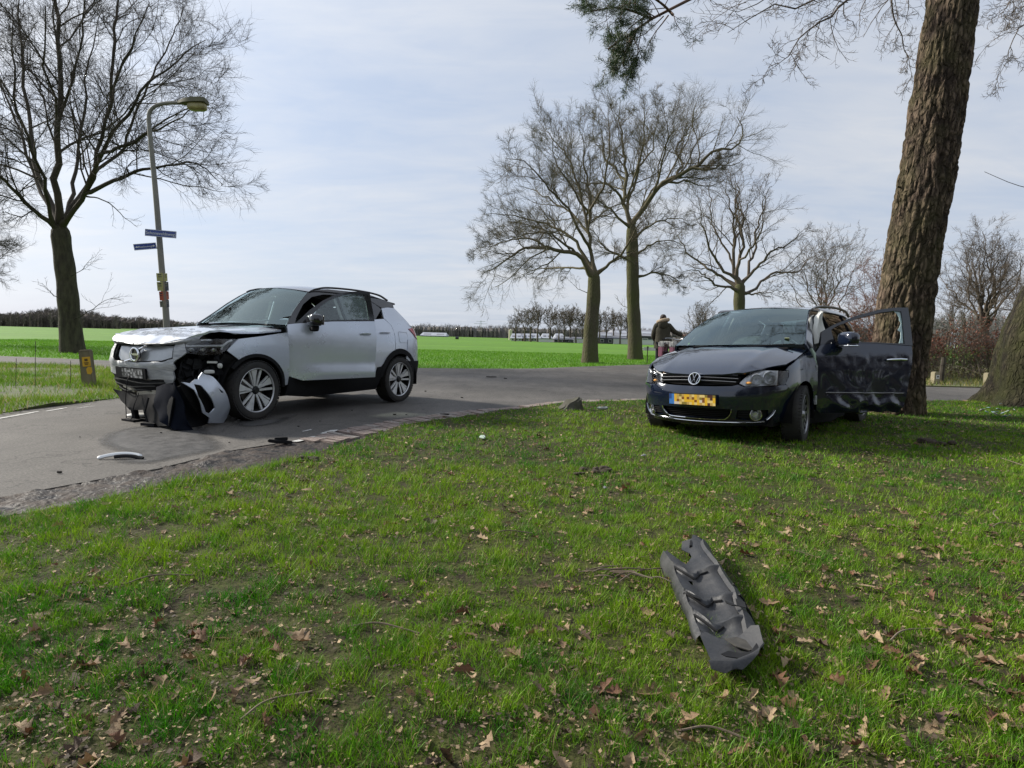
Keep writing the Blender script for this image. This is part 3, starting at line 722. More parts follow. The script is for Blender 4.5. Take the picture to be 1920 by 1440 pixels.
def limbs_px(Y, rows, rs):
    """rows of (r0 px, r1 px, [(u, v, depth offset) ...]) for a tree standing Y metres off"""
    s = Y / 1160; out = []
    for r0, r1, pts in rows:
        k = 1.0 if not out else .72
        out.append(([at(u, v, Y + dy) for u, v, dy in pts], r0 * s * k, r1 * s * k))
    return out
FULL = [dict(per=13, t0=.22, lenf=.46, spread=(25, 60), up=.12, wander=.20, S=8, rf=.45, rmin=.009, sides=4, outw=.5, drop=.5),
        dict(per=10, t0=.12, lenf=.50, spread=(25, 60), up=.10, wander=.22, S=6, rf=.5, rmin=.0052, sides=3, outw=.3, drop=.45),
        dict(per=17, t0=.10, lenf=.62, spread=(25, 60), up=.05, wander=.22, S=3, rf=.6, rmin=.0036, sides=1, outw=.2, drop=.4, lmin=.2)]
# big oak on the left, nearest of the bare trees
L1 = limbs_px(24.3, [
    (21, 17, [(137, 668, 0), (131, 600, 0), (124, 520, 0), (116, 460, 0), (112, 420, 0)]),
    (15, 5, [(112, 425, 0), (110, 350, -.3), (108, 250, -.6), (104, 120, -1), (106, 0, -1.2), (108, -120, -1.5)]),
    (12, 3, [(112, 428, 0), (95, 360, .8), (72, 240, 1.4), (56, 110, 1.8), (48, -40, 2.4)]),
    (11, 2.5, [(118, 425, 0), (150, 375, -.8), (168, 300, -1.4), (186, 180, -2), (212, 90, -2.6), (250, -20, -3)]),
    (10, 2, [(122, 420, 0), (158, 365, .7), (190, 320, 1.4), (240, 278, 2.2), (310, 230, 2.6), (385, 205, 3)]),
    (9, 1.6, [(165, 350, -.5), (200, 340, -.9), (262, 322, -1.4), (330, 312, -1.8), (395, 312, -2.0), (432, 350, -2.2)]),
    (9, 2, [(150, 372, -.8), (196, 262, -1.8), (250, 178, -2.6), (320, 110, -3.2), (370, 70, -3.6)]),
    (9, 2, [(128, 405, .3), (140, 320, 1.6), (160, 220, 2.6), (176, 120, 3.2), (196, 20, 3.6)]),
    (10, 2, [(100, 432, 0), (60, 392, -1), (22, 352, -2), (-30, 310, -3), (-90, 270, -4)]),
    (9, 2, [(98, 430, 0), (50, 350, 1), (10, 240, 2), (-20, 130, 3), (-50, 20, 4)]),
    (8, 1.6, [(104, 420, -.4), (70, 320, -1.8), (30, 200, -3.4), (6, 100, -4.4), (-10, -20, -5)]),
    (7, 1.5, [(176, 290, -1.2), (230, 268, -2.6), (300, 232, -4), (372, 196, -5)]),
    (7, 1.5, [(186, 180, -2), (214, 60, -1.6), (236, -40, -1.2), (262, -130, -1)]),
    (6, 1.4, [(108, 250, -.6), (140, 130, -2), (158, 10, -3), (170, -100, -3.5)]),
    (6, 1.4, [(210, 240, 1.2), (270, 160, 2), (330, 60, 2.6), (352, 10, 3)]),
    (3.2, 1, [(168, 352, .2), (205, 376, 1), (232, 402, 1.4), (262, 424, 1.8)]),
    (2.0, .7, [(146, 600, -.3), (170, 585, -.7), (196, 568, -1.1), (218, 560, -1.4)]),
    (1.6, .6, [(144, 520, -.3), (160, 500, -.6), (178, 480, -.9)]),
    (1.8, .7, [(114, 565, -.3), (98, 548, -.8), (80, 530, -1.1)]),
], 1)
tree('oak_tree', make_tree(L1, 3, FULL, jitter=.12, small=.07), M_darkbark, M_dark, loc=tuple(at(137, 668, 24.3)), label='tall bare oak beside the side road at the far left', group='bare roadside oaks')
# its neighbour beyond the frame: only branch ends come into view
L2 = limbs_px(33, [
    (20, 14, [(-190, 650, 0), (-186, 540, 0), (-180, 440, 0)]),
    (10, 2, [(-180, 445, 0), (-120, 400, -1), (-60, 385, -2), (0, 400, -3), (44, 440, -3.5)]),
    (9, 2, [(-180, 450, 0), (-110, 440, 1), (-40, 455, 2), (10, 470, 2.4)]),
    (9, 2, [(-180, 430, 0), (-120, 330, 1), (-70, 260, 2), (-20, 210, 3)]),
    (8, 2, [(-182, 460, 0), (-120, 490, -1), (-60, 500, -1.6), (-10, 495, -2)]),
    (9, 2, [(-180, 430, 0), (-190, 300, 1), (-200, 160, 1)]), (9, 2, [(-180, 430, 0), (-260, 300, 1), (-330, 200, 1)]),
], 1)
tree('oak_tree', make_tree(L2, 8, FULL, jitter=.3), M_darkbark, M_dark, loc=tuple(at(-190, 650, 33)), label='bare tree cut by the left edge, only its drooping branches in view', group='bare roadside oaks')
# the pair in the middle
L3 = limbs_px(27.8, [
    (16, 13, [(1106, 682, 0), (1108, 620, 0), (1113, 560, 0), (1114, 510, 0)]),
    (9, 2, [(1114, 512, 0), (1104, 440, .3), (1106, 360, .6), (1096, 280, .9), (1080, 225, 1.2)]),
    (11, 1.8, [(1112, 520, 0), (1080, 488, -.6), (1030, 468, -1.4), (982, 470, -2), (930, 490, -2.4), (896, 502, -2.6)]),
    (8, 1.6, [(1108, 505, 0), (1070, 455, .8), (1020, 420, 1.6), (960, 405, 2.4), (906, 402, 2.8)]),
    (7, 1.5, [(1106, 470, .2), (1074, 400, -.8), (1034, 350, -1.8), (990, 318, -2.6), (952, 300, -3)]),
    (7, 1.5, [(1105, 430, .3), (1078, 350, 1), (1050, 290, 1.8), (1024, 240, 2.4)]),
    (6, 1.4, [(1104, 400, .4), (1130, 340, -.6), (1140, 270, -1), (1134, 215, -1.4)]),
    (7, 1.6, [(1118, 520, 0), (1160, 488, -.4), (1176, 455, -1), (1200, 410, -1.6)]),
    (5, 1.3, [(1082, 470, -.6), (1040, 440, -2), (1000, 440, -3), (950, 450, -3.6)]),
    (5, 1.3, [(1030, 468, -1.4), (985, 445, -1), (935, 450, -.6), (900, 455, -.3)]),
    (5, 1.3, [(1100, 500, 0), (1050, 500, 1.2), (1000, 500, 2.2), (960, 515, 2.8)]),
    (6, 1.3, [(1104, 440, .3), (1060, 390, 1.8), (1010, 360, 3), (968, 352, 3.6)]),
    (5, 1.3, [(1100, 400, .4), (1064, 330, -1.2), (1046, 275, -2), (1052, 238, -2.4)]),
    (1.6, .6, [(1096, 555, 0), (1084, 540, .3), (1076, 520, .5)]),
], 1)
tree('oak_tree', make_tree(L3, 12, FULL, jitter=.2, small=.07), M_moss, M_twigm, loc=tuple(at(1106, 682, 27.8)), label='left tree of the gnarled bare oak pair on the field edge', group='bare roadside oaks')
L4 = limbs_px(34, [
    (14.5, 12, [(1191, 674, 0), (1190, 620, 0), (1187, 560, 0), (1186, 490, 0), (1184, 420, 0)]),
    (10, 2, [(1184, 425, 0), (1176, 370, .4), (1172, 300, .8), (1160, 240, 1), (1150, 184, 1.2)]),
    (11, 2, [(1186, 418, 0), (1216, 380, -.6), (1250, 342, -1.2), (1300, 312, -1.8), (1322, 280, -2), (1358, 276, -2.2), (1372, 240, -2.3), (1356, 214, -2.3)]),
    (7, 1.6, [(1250, 342, -1.2), (1276, 316, 0), (1266, 286, .8), (1290, 250, 1.6), (1310, 220, 2)]),
    (7, 1.6, [(1180, 395, .2), (1200, 330, 1.6), (1224, 280, 2.6), (1232, 230, 3)]),
    (6, 1.4, [(1172, 340, .6), (1130, 290, 1.6), (1116, 240, 2.4), (1108, 205, 3)]),
    (6, 1.4, [(1174, 380, .3), (1140, 350, -1), (1100, 340, -2), (1066, 342, -2.6)]),
    (7, 1.5, [(1188, 500, 0), (1154, 478, .8), (1124, 462, 1.4), (1110, 430, 1.8)]),
    (5, 1.2, [(1196, 520, 0), (1228, 508, -.6), (1256, 520, -1), (1276, 530, -1.2)]),
    (5, 1.2, [(1190, 480, 0), (1222, 460, 1), (1260, 452, 2), (1296, 462, 2.6)]),
    (5, 1.2, [(1188, 450, 0), (1226, 420, -1.4), (1262, 410, -2.4), (1288, 420, -3)]),
    (6, 1.3, [(1300, 312, -1.8), (1328, 316, -2.4), (1350, 310, -2.8), (1362, 292, -3)]),
    (6, 1.4, [(1184, 440, 0), (1210, 400, 1.4), (1236, 350, 2.4), (1262, 280, 3), (1276, 226, 3.4)]),
    (6, 1.4, [(1184, 430, 0), (1150, 400, -1.4), (1118, 380, -2.4), (1090, 372, -3)]),
    (5, 1.2, [(1176, 370, .4), (1196, 300, -1.4), (1204, 240, -2.4), (1200, 200, -2.8)]),
    (5, 1.2, [(1230, 362, -.8), (1250, 300, -2.2), (1262, 250, -3), (1254, 205, -3.4)]),
    (5, 1.2, [(1250, 342, -1.2), (1290, 345, .6), (1324, 350, 1.6), (1346, 340, 2)]),
    (1.6, .6, [(1178, 580, 0), (1166, 572, .4), (1158, 556, .6)]),
], 1)
tree('oak_tree', make_tree(L4, 15, FULL, jitter=.2, small=.07), M_moss, M_twigm, loc=tuple(at(1191, 674, 34)), label='right tree of the gnarled bare oak pair, beside the person with the bicycle', group='bare roadside oaks')
# vase-shaped oak rising behind the dark car
L5 = limbs_px(46, [
    (13, 11, [(1388, 668, 0), (1387, 620, 0), (1386, 560, 0), (1388, 530, 0)]),
    (8, 1.5, [(1388, 535, 0), (1372, 470, .4), (1364, 400, .8), (1360, 330, 1)]), (8, 1.5, [(1388, 535, 0), (1398, 470, -.6), (1404, 390, -1), (1400, 300, -1.2)]),
    (7, 1.4, [(1390, 535, 0), (1412, 490, .8), (1436, 430, 1.4), (1454, 360, 2)]), (7, 1.3, [(1392, 535, 0), (1430, 500, -.8), (1470, 470, -1.6), (1510, 430, -2.4)]),
    (7, 1.3, [(1384, 535, 0), (1350, 490, -.8), (1330, 430, -1.6), (1318, 370, -2.2)]), (7, 1.3, [(1382, 540, 0), (1340, 510, 1), (1300, 470, 2), (1280, 430, 2.6)]),
    (6, 1.2, [(1384, 548, 0), (1340, 530, -1), (1300, 516, -2), (1264, 520, -2.6)]), (6, 1.2, [(1392, 548, 0), (1430, 520, 1), (1480, 500, 2), (1520, 470, 3)]),
    (5, 1.2, [(1394, 500, -.6), (1424, 420, -2), (1430, 350, -3)]), (5, 1.2, [(1378, 500, .3), (1346, 410, 1.6), (1336, 330, 2.4)]),
    (5, 1.2, [(1372, 470, .4), (1384, 390, 2), (1380, 310, 3)]), (4, 1, [(1392, 555, 0), (1430, 548, -1), (1466, 545, -2)]),
], 1)
MID = [dict(FULL[0], per=9), dict(FULL[1], per=8, rmin=.009), dict(FULL[2], per=7, rmin=.007)]
tree('oak_tree', make_tree(L5, 19, MID, jitter=.3), M_moss, M_twig, loc=tuple(at(1388, 668, 46)), label='vase shaped bare oak rising behind the roof of the dark car', group='bare roadside oaks')

def auto_tree(h, r, spread, n, seed, levels, first=.28, style=1.0, lean=0.0):
    """a bare broad-leaved tree of height h and crown width spread standing at the origin"""
    g_ = random.Random(seed); L = [([(0, 0, 0), (g_.uniform(-.1, .1) + lean * .3, g_.uniform(-.1, .1), h * first * .6), (lean * .6, 0, h * first), ], r, r * .75)]
    n = int(n * 1.1)
    for i in range(n):
        a = 2 * PI * (i + g_.random() * .6) / n * 2.38; q = g_.uniform(.15, 1.0) if i % 3 else g_.uniform(.0, .3); w = spread * .5 * q; top = h * (1.0 - .42 * q ** 2 * style) * g_.uniform(.9, 1.0)
        z0 = h * first * g_.uniform(.85, 1.0)
        L.append(([(lean * .6, 0, z0), (lean * .6 + w * .3 * math.cos(a), w * .3 * math.sin(a), z0 + (top - z0) * .32), (lean * .8 + w * .75 * math.cos(a), w * .75 * math.sin(a), z0 + (top - z0) * .68), (lean + w * math.cos(a), w * math.sin(a), top)], r * .34, r * .06))
    return make_tree(L, seed, levels, jitter=.35)
FARL = [dict(FULL[0], per=8, rmin=.016), dict(FULL[1], per=7, rmin=.013), dict(FULL[2], per=6, rmin=.011)]
def place_auto(u, vbase, Y, htop_px, args, m1, m2, label, group=None, name='oak_tree'):
    """a grown tree whose foot shows at (u, vbase) Y metres off and whose top reaches htop_px"""
    b = at(u, vbase, Y); b.z = 0.0; h = at(u, htop_px, Y).z; p = auto_tree(h, *args)
    o = empty(name, b); tag(o, label, 'tree', group)
    for k, m in (('trunk', m1), ('crown', m2)): link(k, build_mesh(k, p[k], m), o)
    return o
place_auto(1540, 650, 66, 448, (.42, 11.5, 12, 31, FARL, .22, .8), M_moss, M_twig, 'smaller rounded bare oak between the vase shaped oak and the pine', 'bare roadside oaks')
M_red = mat('reddish_twigs', (0.17, 0.085, 0.070), (0.13, 0.075, 0.055), scale=1, rough=.9, spec=.2)
place_auto(1642, 650, 52, 500, (.22, 6.5, 11, 33, [dict(FULL[0], per=10, rmin=.012), dict(FULL[1], per=9, rmin=.010), dict(FULL[2], per=5, rmin=.008)], .12, .6), M_bark, M_red, 'reddish bushy tree peeping out left of the pine trunk', name='birch_tree')
place_auto(1838, 690, 50, 440, (.48, 9.0, 15, 37, MID, .30, .75), M_bark, M_twig, 'bare tree with a wide fan crown behind the hedge right of the pine', 'trees behind the hedge')
for i, (u, Y, top, r, sp, ln, lab) in enumerate([(1772, 44, 520, .12, 2.6, .3, 'slender bare tree just right of the pine trunk'), (1800, 60, 505, .16, 4, .2, 'thin bare tree left of the wide fan crowned tree'), (1868, 46, 515, .14, 3.0, 1.4, 'thin tree leaning right beside the wide fan crowned tree'),
                                     (1886, 52, 520, .14, 3.2, 1.2, 'second thin leaning tree, further right behind the hedge'), (1902, 42, 545, .15, 3.2, 1.0, 'thin crooked tree close to the mossy trunk at the right edge'), (1930, 56, 490, .2, 5, .5, 'bare tree seen just left of the mossy trunk')]):
    place_auto(u, 690, Y, top, (r, sp, 6, 50 + i, [dict(FULL[0], per=7, rmin=.010), dict(FULL[1], per=7, rmin=.008), dict(FULL[2], per=4, rmin=.007)], .38, .6, ln), M_bark, M_twig, lab, 'trees behind the hedge', 'slender_tree')
place_auto(1316, 652, 95, 574, (.5, 6.3, 12, 61, FARL, .15, .9), M_bark, M_twig, 'round bare tree far off left of the dark car roof')

# the row by the farm: three grown once, then copied
ROW = [(966, 588, 5), (984, 577, 6.5), (995, 575, 5), (1008, 574, 6.5), (1031, 574, 7), (1048, 582, 4.5), (1058, 580, 5), (1069, 577, 6.5), (1080, 579, 5), (1092, 584, 5), (1103, 586, 4.5), (1124, 587, 5), (1137, 585, 5), (1150, 582, 5), (1163, 586, 5), (1176, 590, 4.5)]
FR2 = [dict(FULL[0], per=7, rmin=.03), dict(FULL[1], per=6, rmin=.026), dict(FULL[2], per=3, rmin=.024)]
protos = []
for i, (u, top, w) in enumerate(ROW):
    Y = 150 + 4 * math.sin(i * 2.1); b = at(u, 636, Y); b.z = -.05; h = at(u, top, Y).z
    lab = 'bare tree in the far row by the farm, ' + ('first from the left' if i == 0 else 'last at the right' if i == len(ROW) - 1 else ['second', 'third', 'fourth', 'fifth', 'sixth', 'seventh', 'eighth', 'ninth', 'tenth', 'eleventh', 'twelfth', 'thirteenth', 'fourteenth', 'fifteenth', 'sixteenth'][i - 1] + ' from the left')
    if i < 4:
        p = auto_tree(7.6, .26, w, 9, 70 + i, FR2, .36, .6); o = empty('row_tree', b)
        for k, m in (('trunk', M_bark), ('crown', M_twig)): link(k, build_mesh(k, p[k], m), o)
        protos.append(o); o.scale = (1, 1, h / 7.6)
    else:
        src = protos[i % 4]; o = src.copy(); col.objects.link(o); o.location = b; o.rotation_euler.z = i * 1.3; o.scale = (w / 5.5, w / 5.5, h / 7.6)
        for ch in children(src): c = ch.copy(); col.objects.link(c); c.parent = o
    tag(o, lab, 'tree', 'far row of bare trees by the farm')

# ------------------------------------------------------------------ far woods: each reads as one mass
def wood(name, spans, seed, n, m, m2, cat=None):
    """winter wood: thousands of thin stems with twiggy tops, standing in a deep belt"""
    g_ = np.random.default_rng(seed); rows = []
    for (u0, u1, Y, dep, top0, top1, base) in spans:
        k = int(n * (u1 - u0) / 300)
        U = u0 + (u1 - u0) * g_.random(k); YY = Y + dep * g_.random(k)
        hum = vn1.fbm(U * .035 + seed, U * 0 + .5, 4)
        for u, y, q, hh in zip(U, YY, g_.random(k), hum):
            b = at(u, base, y); tp = top0 + (top1 - top0) * (u - u0) / (u1 - u0); h = max(1.0, at(u, tp, y).z * (.58 + .52 * hh) * (.8 + .25 * q)); rows.append((b.x, y, h))
    A = np.array(rows); n = len(A); P = np.empty((n, 4, 3)); l = g_.normal(size=(n, 2)) * .5
    for j, t in enumerate((0, .4, .75, 1)): P[:, j, 0] = A[:, 0] + l[:, 0] * t; P[:, j, 1] = A[:, 1] + l[:, 1] * t; P[:, j, 2] = A[:, 2] * t - .1 * (t == 0)
    Rd = np.array([.13, .11, .07, .03])[None] * (.6 + .8 * g_.random((n, 1)))
    C, CR = grow(P, Rd, g_, 9, t0=.08, lenf=.42, spread=(25, 60), up=.2, wander=.2, S=3, rf=.5, rmin=.055)
    C2, CR2 = grow(C, CR, g_, 6, t0=.1, lenf=.65, spread=(25, 65), up=.1, wander=.2, S=2, rf=.7, rmin=.055)
    return tag(link(name, build_mesh(name, [(P, Rd, 3), (C, CR, 1), (C2, CR2, 1)], m, smooth=False)), kind='stuff')
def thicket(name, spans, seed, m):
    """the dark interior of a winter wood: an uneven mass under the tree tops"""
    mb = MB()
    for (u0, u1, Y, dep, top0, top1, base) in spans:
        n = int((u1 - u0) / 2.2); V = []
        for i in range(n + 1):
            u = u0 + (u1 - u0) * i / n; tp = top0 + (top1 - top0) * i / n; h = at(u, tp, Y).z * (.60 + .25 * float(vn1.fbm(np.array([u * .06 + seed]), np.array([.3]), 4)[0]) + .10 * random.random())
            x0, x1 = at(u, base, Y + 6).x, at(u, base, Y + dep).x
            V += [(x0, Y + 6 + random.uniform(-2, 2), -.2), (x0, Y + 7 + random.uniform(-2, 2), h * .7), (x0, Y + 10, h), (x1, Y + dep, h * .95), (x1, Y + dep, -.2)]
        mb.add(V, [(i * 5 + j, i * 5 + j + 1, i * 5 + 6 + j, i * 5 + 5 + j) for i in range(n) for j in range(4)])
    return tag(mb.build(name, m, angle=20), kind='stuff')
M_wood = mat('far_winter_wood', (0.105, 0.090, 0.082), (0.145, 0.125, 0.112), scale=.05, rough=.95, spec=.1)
M_wood2 = mat('hazy_far_wood', (0.135, 0.128, 0.122), (0.17, 0.158, 0.15), scale=.03, rough=.95, spec=.1)  # paler and greyer: distance haze put into the colour
FW = [(-260, 110, 235, 40, 578, 580, 612), (100, 225, 260, 40, 576, 590, 614), (215, 330, 330, 50, 594, 598, 617)]
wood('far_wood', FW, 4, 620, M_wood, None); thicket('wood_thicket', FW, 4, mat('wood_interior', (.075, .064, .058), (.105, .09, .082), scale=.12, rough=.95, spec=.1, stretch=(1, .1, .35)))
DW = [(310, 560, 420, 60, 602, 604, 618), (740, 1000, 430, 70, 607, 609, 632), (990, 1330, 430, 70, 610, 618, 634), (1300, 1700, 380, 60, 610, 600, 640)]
wood('distant_wood', DW, 6, 420, M_wood2, None); thicket('wood_thicket', DW, 6, mat('distant_wood_interior', (.115, .107, .10), (.15, .137, .128), scale=.06, rough=.95, spec=.1, stretch=(1, .1, .35)))  # the interior is paled the same way, haze in its colour
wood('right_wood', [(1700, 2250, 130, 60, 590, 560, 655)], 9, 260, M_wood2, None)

# ------------------------------------------------------------------ the pine in front and the mossy oak at the right edge
def trunk_mesh(name, pts, radii, m, seed, fl=0.0, roots=0, relief=.03, cell=(7, 2.0), nseg=150, nring=84, flare_h=.5):
    pts = smooth_curve(pts, 10); n = nseg; P = resample(pts, n); cl = [(a - P[0]).length for a in P]; tot = cl[-1]
    mb = MB(); V = []; CO = []
    rr = np.interp(np.linspace(0, 1, n), np.linspace(0, 1, len(radii)), radii)
    for i, p in enumerate(P):
        t = (P[min(i + 1, n - 1)] - P[max(i - 1, 0)]).normalized(); a = Vector((1, 0, 0)); a = (a - t * a.dot(t)).normalized(); b = t.cross(a); h = cl[i]
        for j in range(nring):
            th = 2 * PI * j / nring; c, s = math.cos(th), math.sin(th)
            q = Vector((c * cell[0] / 2, s * cell[0] / 2, h * cell[1])) + Vector((seed, 0, 0))
            q += Vector((noise.noise(q * 1.3), noise.noise(q * 1.3 + Vector((9, 0, 0))), 0)) * .38
            q2 = q * 2.1 + Vector((noise.noise(q * 3), noise.noise(q * 3 + Vector((4, 4, 4))), noise.noise(q * 2) * .5)) * .5
            d = noise.voronoi(q)[0]; dd_ = noise.voronoi(q2)[0]; e1 = min(1.0, max(0, (d[1] - d[0] - .03) * 4.0)); e2 = min(1.0, (dd_[1] - dd_[0]) * 4.5)
            e = e1 * (.62 + .38 * e2)
            r = rr[i] + relief * (e - .6) + relief * .35 * noise.noise(q * 2.5) * e1 + .02 * noise.noise((c * 1.5, s * 1.5, h * .8 + seed))
            if fl: r *= 1 + fl * math.exp(-h / flare_h) * (1 + (.5 * math.cos(roots * th + seed) if roots else 0))
            V.append(p + (a * c + b * s) * r); CO.append(e)
    F = [(i * nring + j, i * nring + (j + 1) % nring, (i + 1) * nring + (j + 1) % nring, (i + 1) * nring + j) for i in range(n - 1) for j in range(nring)]
    mb.add(V, F); mb.col = CO; return mb
def bark_build(mb, name, m, parent):
    o = mb.build(name, m, parent, angle=80); a = o.data.color_attributes.new('Col', 'FLOAT_COLOR', 'POINT')
    a.data.foreach_set('color', np.repeat(np.array(mb.col, np.float32)[:, None], 4, 1).ravel()); return o
def bark_mat(name, c_deep, c_plate, c_moss, moss, z0=0.0):
    m = bpy.data.materials.new(name); m.use_nodes = True; N, L = m.node_tree.nodes, m.node_tree.links; b = N['Principled BSDF']; _set(b, Roughness=.95); b.inputs['Specular IOR Level'].default_value = .2
    tc = N.new('ShaderNodeTexCoord'); mp = N.new('ShaderNodeMapping'); mp.inputs['Scale'].default_value = (1, 1, .3); L.new(tc.outputs['Object'], mp.inputs[0])
    n1 = N.new('ShaderNodeTexNoise'); n1.inputs['Scale'].default_value = 16; n1.inputs['Detail'].default_value = 8; n1.inputs['Roughness'].default_value = .7; L.new(mp.outputs[0], n1.inputs['Vector'])
    geo = N.new('ShaderNodeAttribute'); geo.attribute_name = 'Col'; pr_ = N.new('ShaderNodeMapRange'); pr_.inputs[1].default_value = .12; pr_.inputs[2].default_value = .75; L.new(geo.outputs['Fac'], pr_.inputs[0])
    ad = N.new('ShaderNodeMath'); ad.operation = 'MULTIPLY_ADD'; ad.inputs[1].default_value = 1.3; ad.inputs[2].default_value = -.42; ad.use_clamp = True; L.new(n1.outputs[0], ad.inputs[0])
    av = N.new('ShaderNodeMath'); av.operation = 'ADD'; L.new(ad.outputs[0], av.inputs[0]); L.new(pr_.outputs[0], av.inputs[1])
    vm = N.new('ShaderNodeMapping'); vm.inputs['Scale'].default_value = (13, 13, 4.2); wv = N.new('ShaderNodeTexNoise'); wv.inputs['Scale'].default_value = 5; L.new(tc.outputs['Object'], wv.inputs['Vector']); wa = N.new('ShaderNodeVectorMath'); wa.operation = 'MULTIPLY_ADD'; wa.inputs[1].default_value = (.16, .16, .16); L.new(wv.outputs['Color'], wa.inputs[0]); L.new(tc.outputs['Object'], wa.inputs[2]); L.new(wa.outputs[0], vm.inputs[0])
    vo = N.new('ShaderNodeTexVoronoi'); vo.feature = 'DISTANCE_TO_EDGE'; vo.inputs['Scale'].default_value = 1; L.new(vm.outputs[0], vo.inputs['Vector']); vr = N.new('ShaderNodeMapRange'); vr.inputs[1].default_value = .02; vr.inputs[2].default_value = .22; vr.inputs[3].default_value = .25; L.new(vo.outputs['Distance'], vr.inputs[0])
    hm = N.new('ShaderNodeMath'); hm.operation = 'MULTIPLY'; L.new(av.outputs[0], hm.inputs[0]); L.new(vr.outputs[0], hm.inputs[1])
    hv = N.new('ShaderNodeMath'); hv.operation = 'MULTIPLY'; hv.inputs[1].default_value = .62; hv.use_clamp = True; L.new(hm.outputs[0], hv.inputs[0])
    mx = N.new('ShaderNodeMix'); mx.data_type = 'RGBA'; mx.inputs[6].default_value = (*c_deep, 1); mx.inputs[7].default_value = (*c_plate, 1); L.new(hv.outputs[0], mx.inputs[0])
    n2 = N.new('ShaderNodeTexNoise'); n2.inputs['Scale'].default_value = 2.2; n2.inputs['Detail'].default_value = 5; L.new(tc.outputs['Object'], n2.inputs['Vector'])
    r2 = N.new('ShaderNodeMapRange'); r2.inputs[1].default_value = .48 - moss * .3; r2.inputs[2].default_value = .62; r2.inputs[4].default_value = min(1, moss * 1.3); L.new(n2.outputs[0], r2.inputs[0])
    m2 = N.new('ShaderNodeMix'); m2.data_type = 'RGBA'; m2.inputs[7].default_value = (*c_moss, 1); L.new(r2.outputs[0], m2.inputs[0]); L.new(mx.outputs[2], m2.inputs[6]); L.new(m2.outputs[2], b.inputs['Base Color'])
    n3 = N.new('ShaderNodeTexNoise'); n3.inputs['Scale'].default_value = 45; n3.inputs['Detail'].default_value = 6; L.new(mp.outputs[0], n3.inputs['Vector'])
    bp = N.new('ShaderNodeBump'); bp.inputs['Strength'].default_value = .8; bp.inputs['Distance'].default_value = .02; b2 = N.new('ShaderNodeBump'); b2.inputs['Strength'].default_value = .9; b2.inputs['Distance'].default_value = .03; L.new(vr.outputs[0], b2.inputs['Height']); L.new(n3.outputs[0], bp.inputs['Height']); L.new(b2.outputs[0], bp.inputs['Normal']); L.new(bp.outputs[0], b.inputs['Normal'])
    return m
M_pine = bark_mat('pine_bark', (0.020, 0.014, 0.011), (0.185, 0.135, 0.098), (0.100, 0.095, 0.040), .28)
M_mossy = bark_mat('mossy_bark', (0.014, 0.012, 0.009), (0.062, 0.052, 0.034), (0.050, 0.055, 0.016), .42)
PY = 9.9
pb = at(1677, 784, PY)
pine = empty('pine_tree', (pb.x, pb.y, 0)); tag(pine, 'thick leaning pine trunk with plated bark behind the open door of the dark car', 'tree')
s_ = PY / 1160
tp = [Vector((pb.x, pb.y, -.1))] + [at(u, v, PY) for u, v in ((1679, 740), (1683, 690), (1694, 600), (1711, 480), (1729, 380), (1744, 290), (1757, 200), (1771, 100), (1786, 0), (1800, -110), (1812, -230))]
rad = [47 * s_, 46 * s_, 45.5 * s_, 45 * s_, 44.5 * s_, 45 * s_, 44 * s_, 43 * s_, 42 * s_, 40 * s_, 39 * s_, 37 * s_, 36 * s_]
loc = Vector((pb.x, pb.y, 0))
bark_build(trunk_mesh('trunk', [p - loc for p in tp], rad, M_pine, 3.1, fl=.07, roots=5, relief=.036, cell=(9, 1.8), nseg=260, nring=120, flare_h=.35), 'trunk', M_pine, pine)
# high branch with needle tufts reaching over the road
pl = [at(1800, -230, 9.9), at(1640, -190, 9.4), at(1480, -130, 9.0), at(1370, -60, 8.6), at(1296, 0, 8.3), at(1268, 26, 8.2), at(1220, 36, 8.1), at(1180, 62, 8.0), at(1140, 92, 7.9)]
p2 = [at(1224, 36, 8.1), at(1190, 22, 8.0), at(1150, 14, 7.9), at(1108, 22, 7.8)]
p3 = [at(1196, 52, 8.0), at(1176, 96, 8.1), at(1168, 120, 8.1), at(1180, 138, 8.1)]
p4 = [at(1262, 28, 8.2), at(1240, 6, 8.0), at(1210, -10, 7.9), at(1160, -16, 7.8)]
g_ = np.random.default_rng(5)
def arr(p, n): return np_resample(smooth_curve(p, 5), n)
BP = np.array([arr(p, 10) for p in (pl, p2, p3, p4)]); BR = np.array([np.linspace(.05, .012, 10), np.linspace(.018, .006, 10), np.linspace(.016, .005, 10), np.linspace(.018, .006, 10)])
SB = np.array([arr(p, 8) for p in (pl[5:], p2, p3, p4)]); SR = np.array([np.linspace(.02, .01, 8)] + [np.linspace(.016, .006, 8)] * 3)
C1, R1 = grow(SB, SR, g_, 15, t0=.05, lenf=.62, spread=(35, 75), up=-.12, wander=.22, S=5, rf=.5, rmin=.004)
C2, R2 = grow(C1, R1, g_, 4, t0=.3, lenf=.5, spread=(30, 60), up=.1, wander=.2, S=4, rf=.6, rmin=.003)
link('branches', build_mesh('branches', [(BP - np.array(loc), BR, 7), (C1 - np.array(loc), R1, 4), (C2 - np.array(loc), R2, 3)], mat('pine_branch', (.10, .06, .045), (.15, .095, .07), scale=5, rough=.9)), pine)
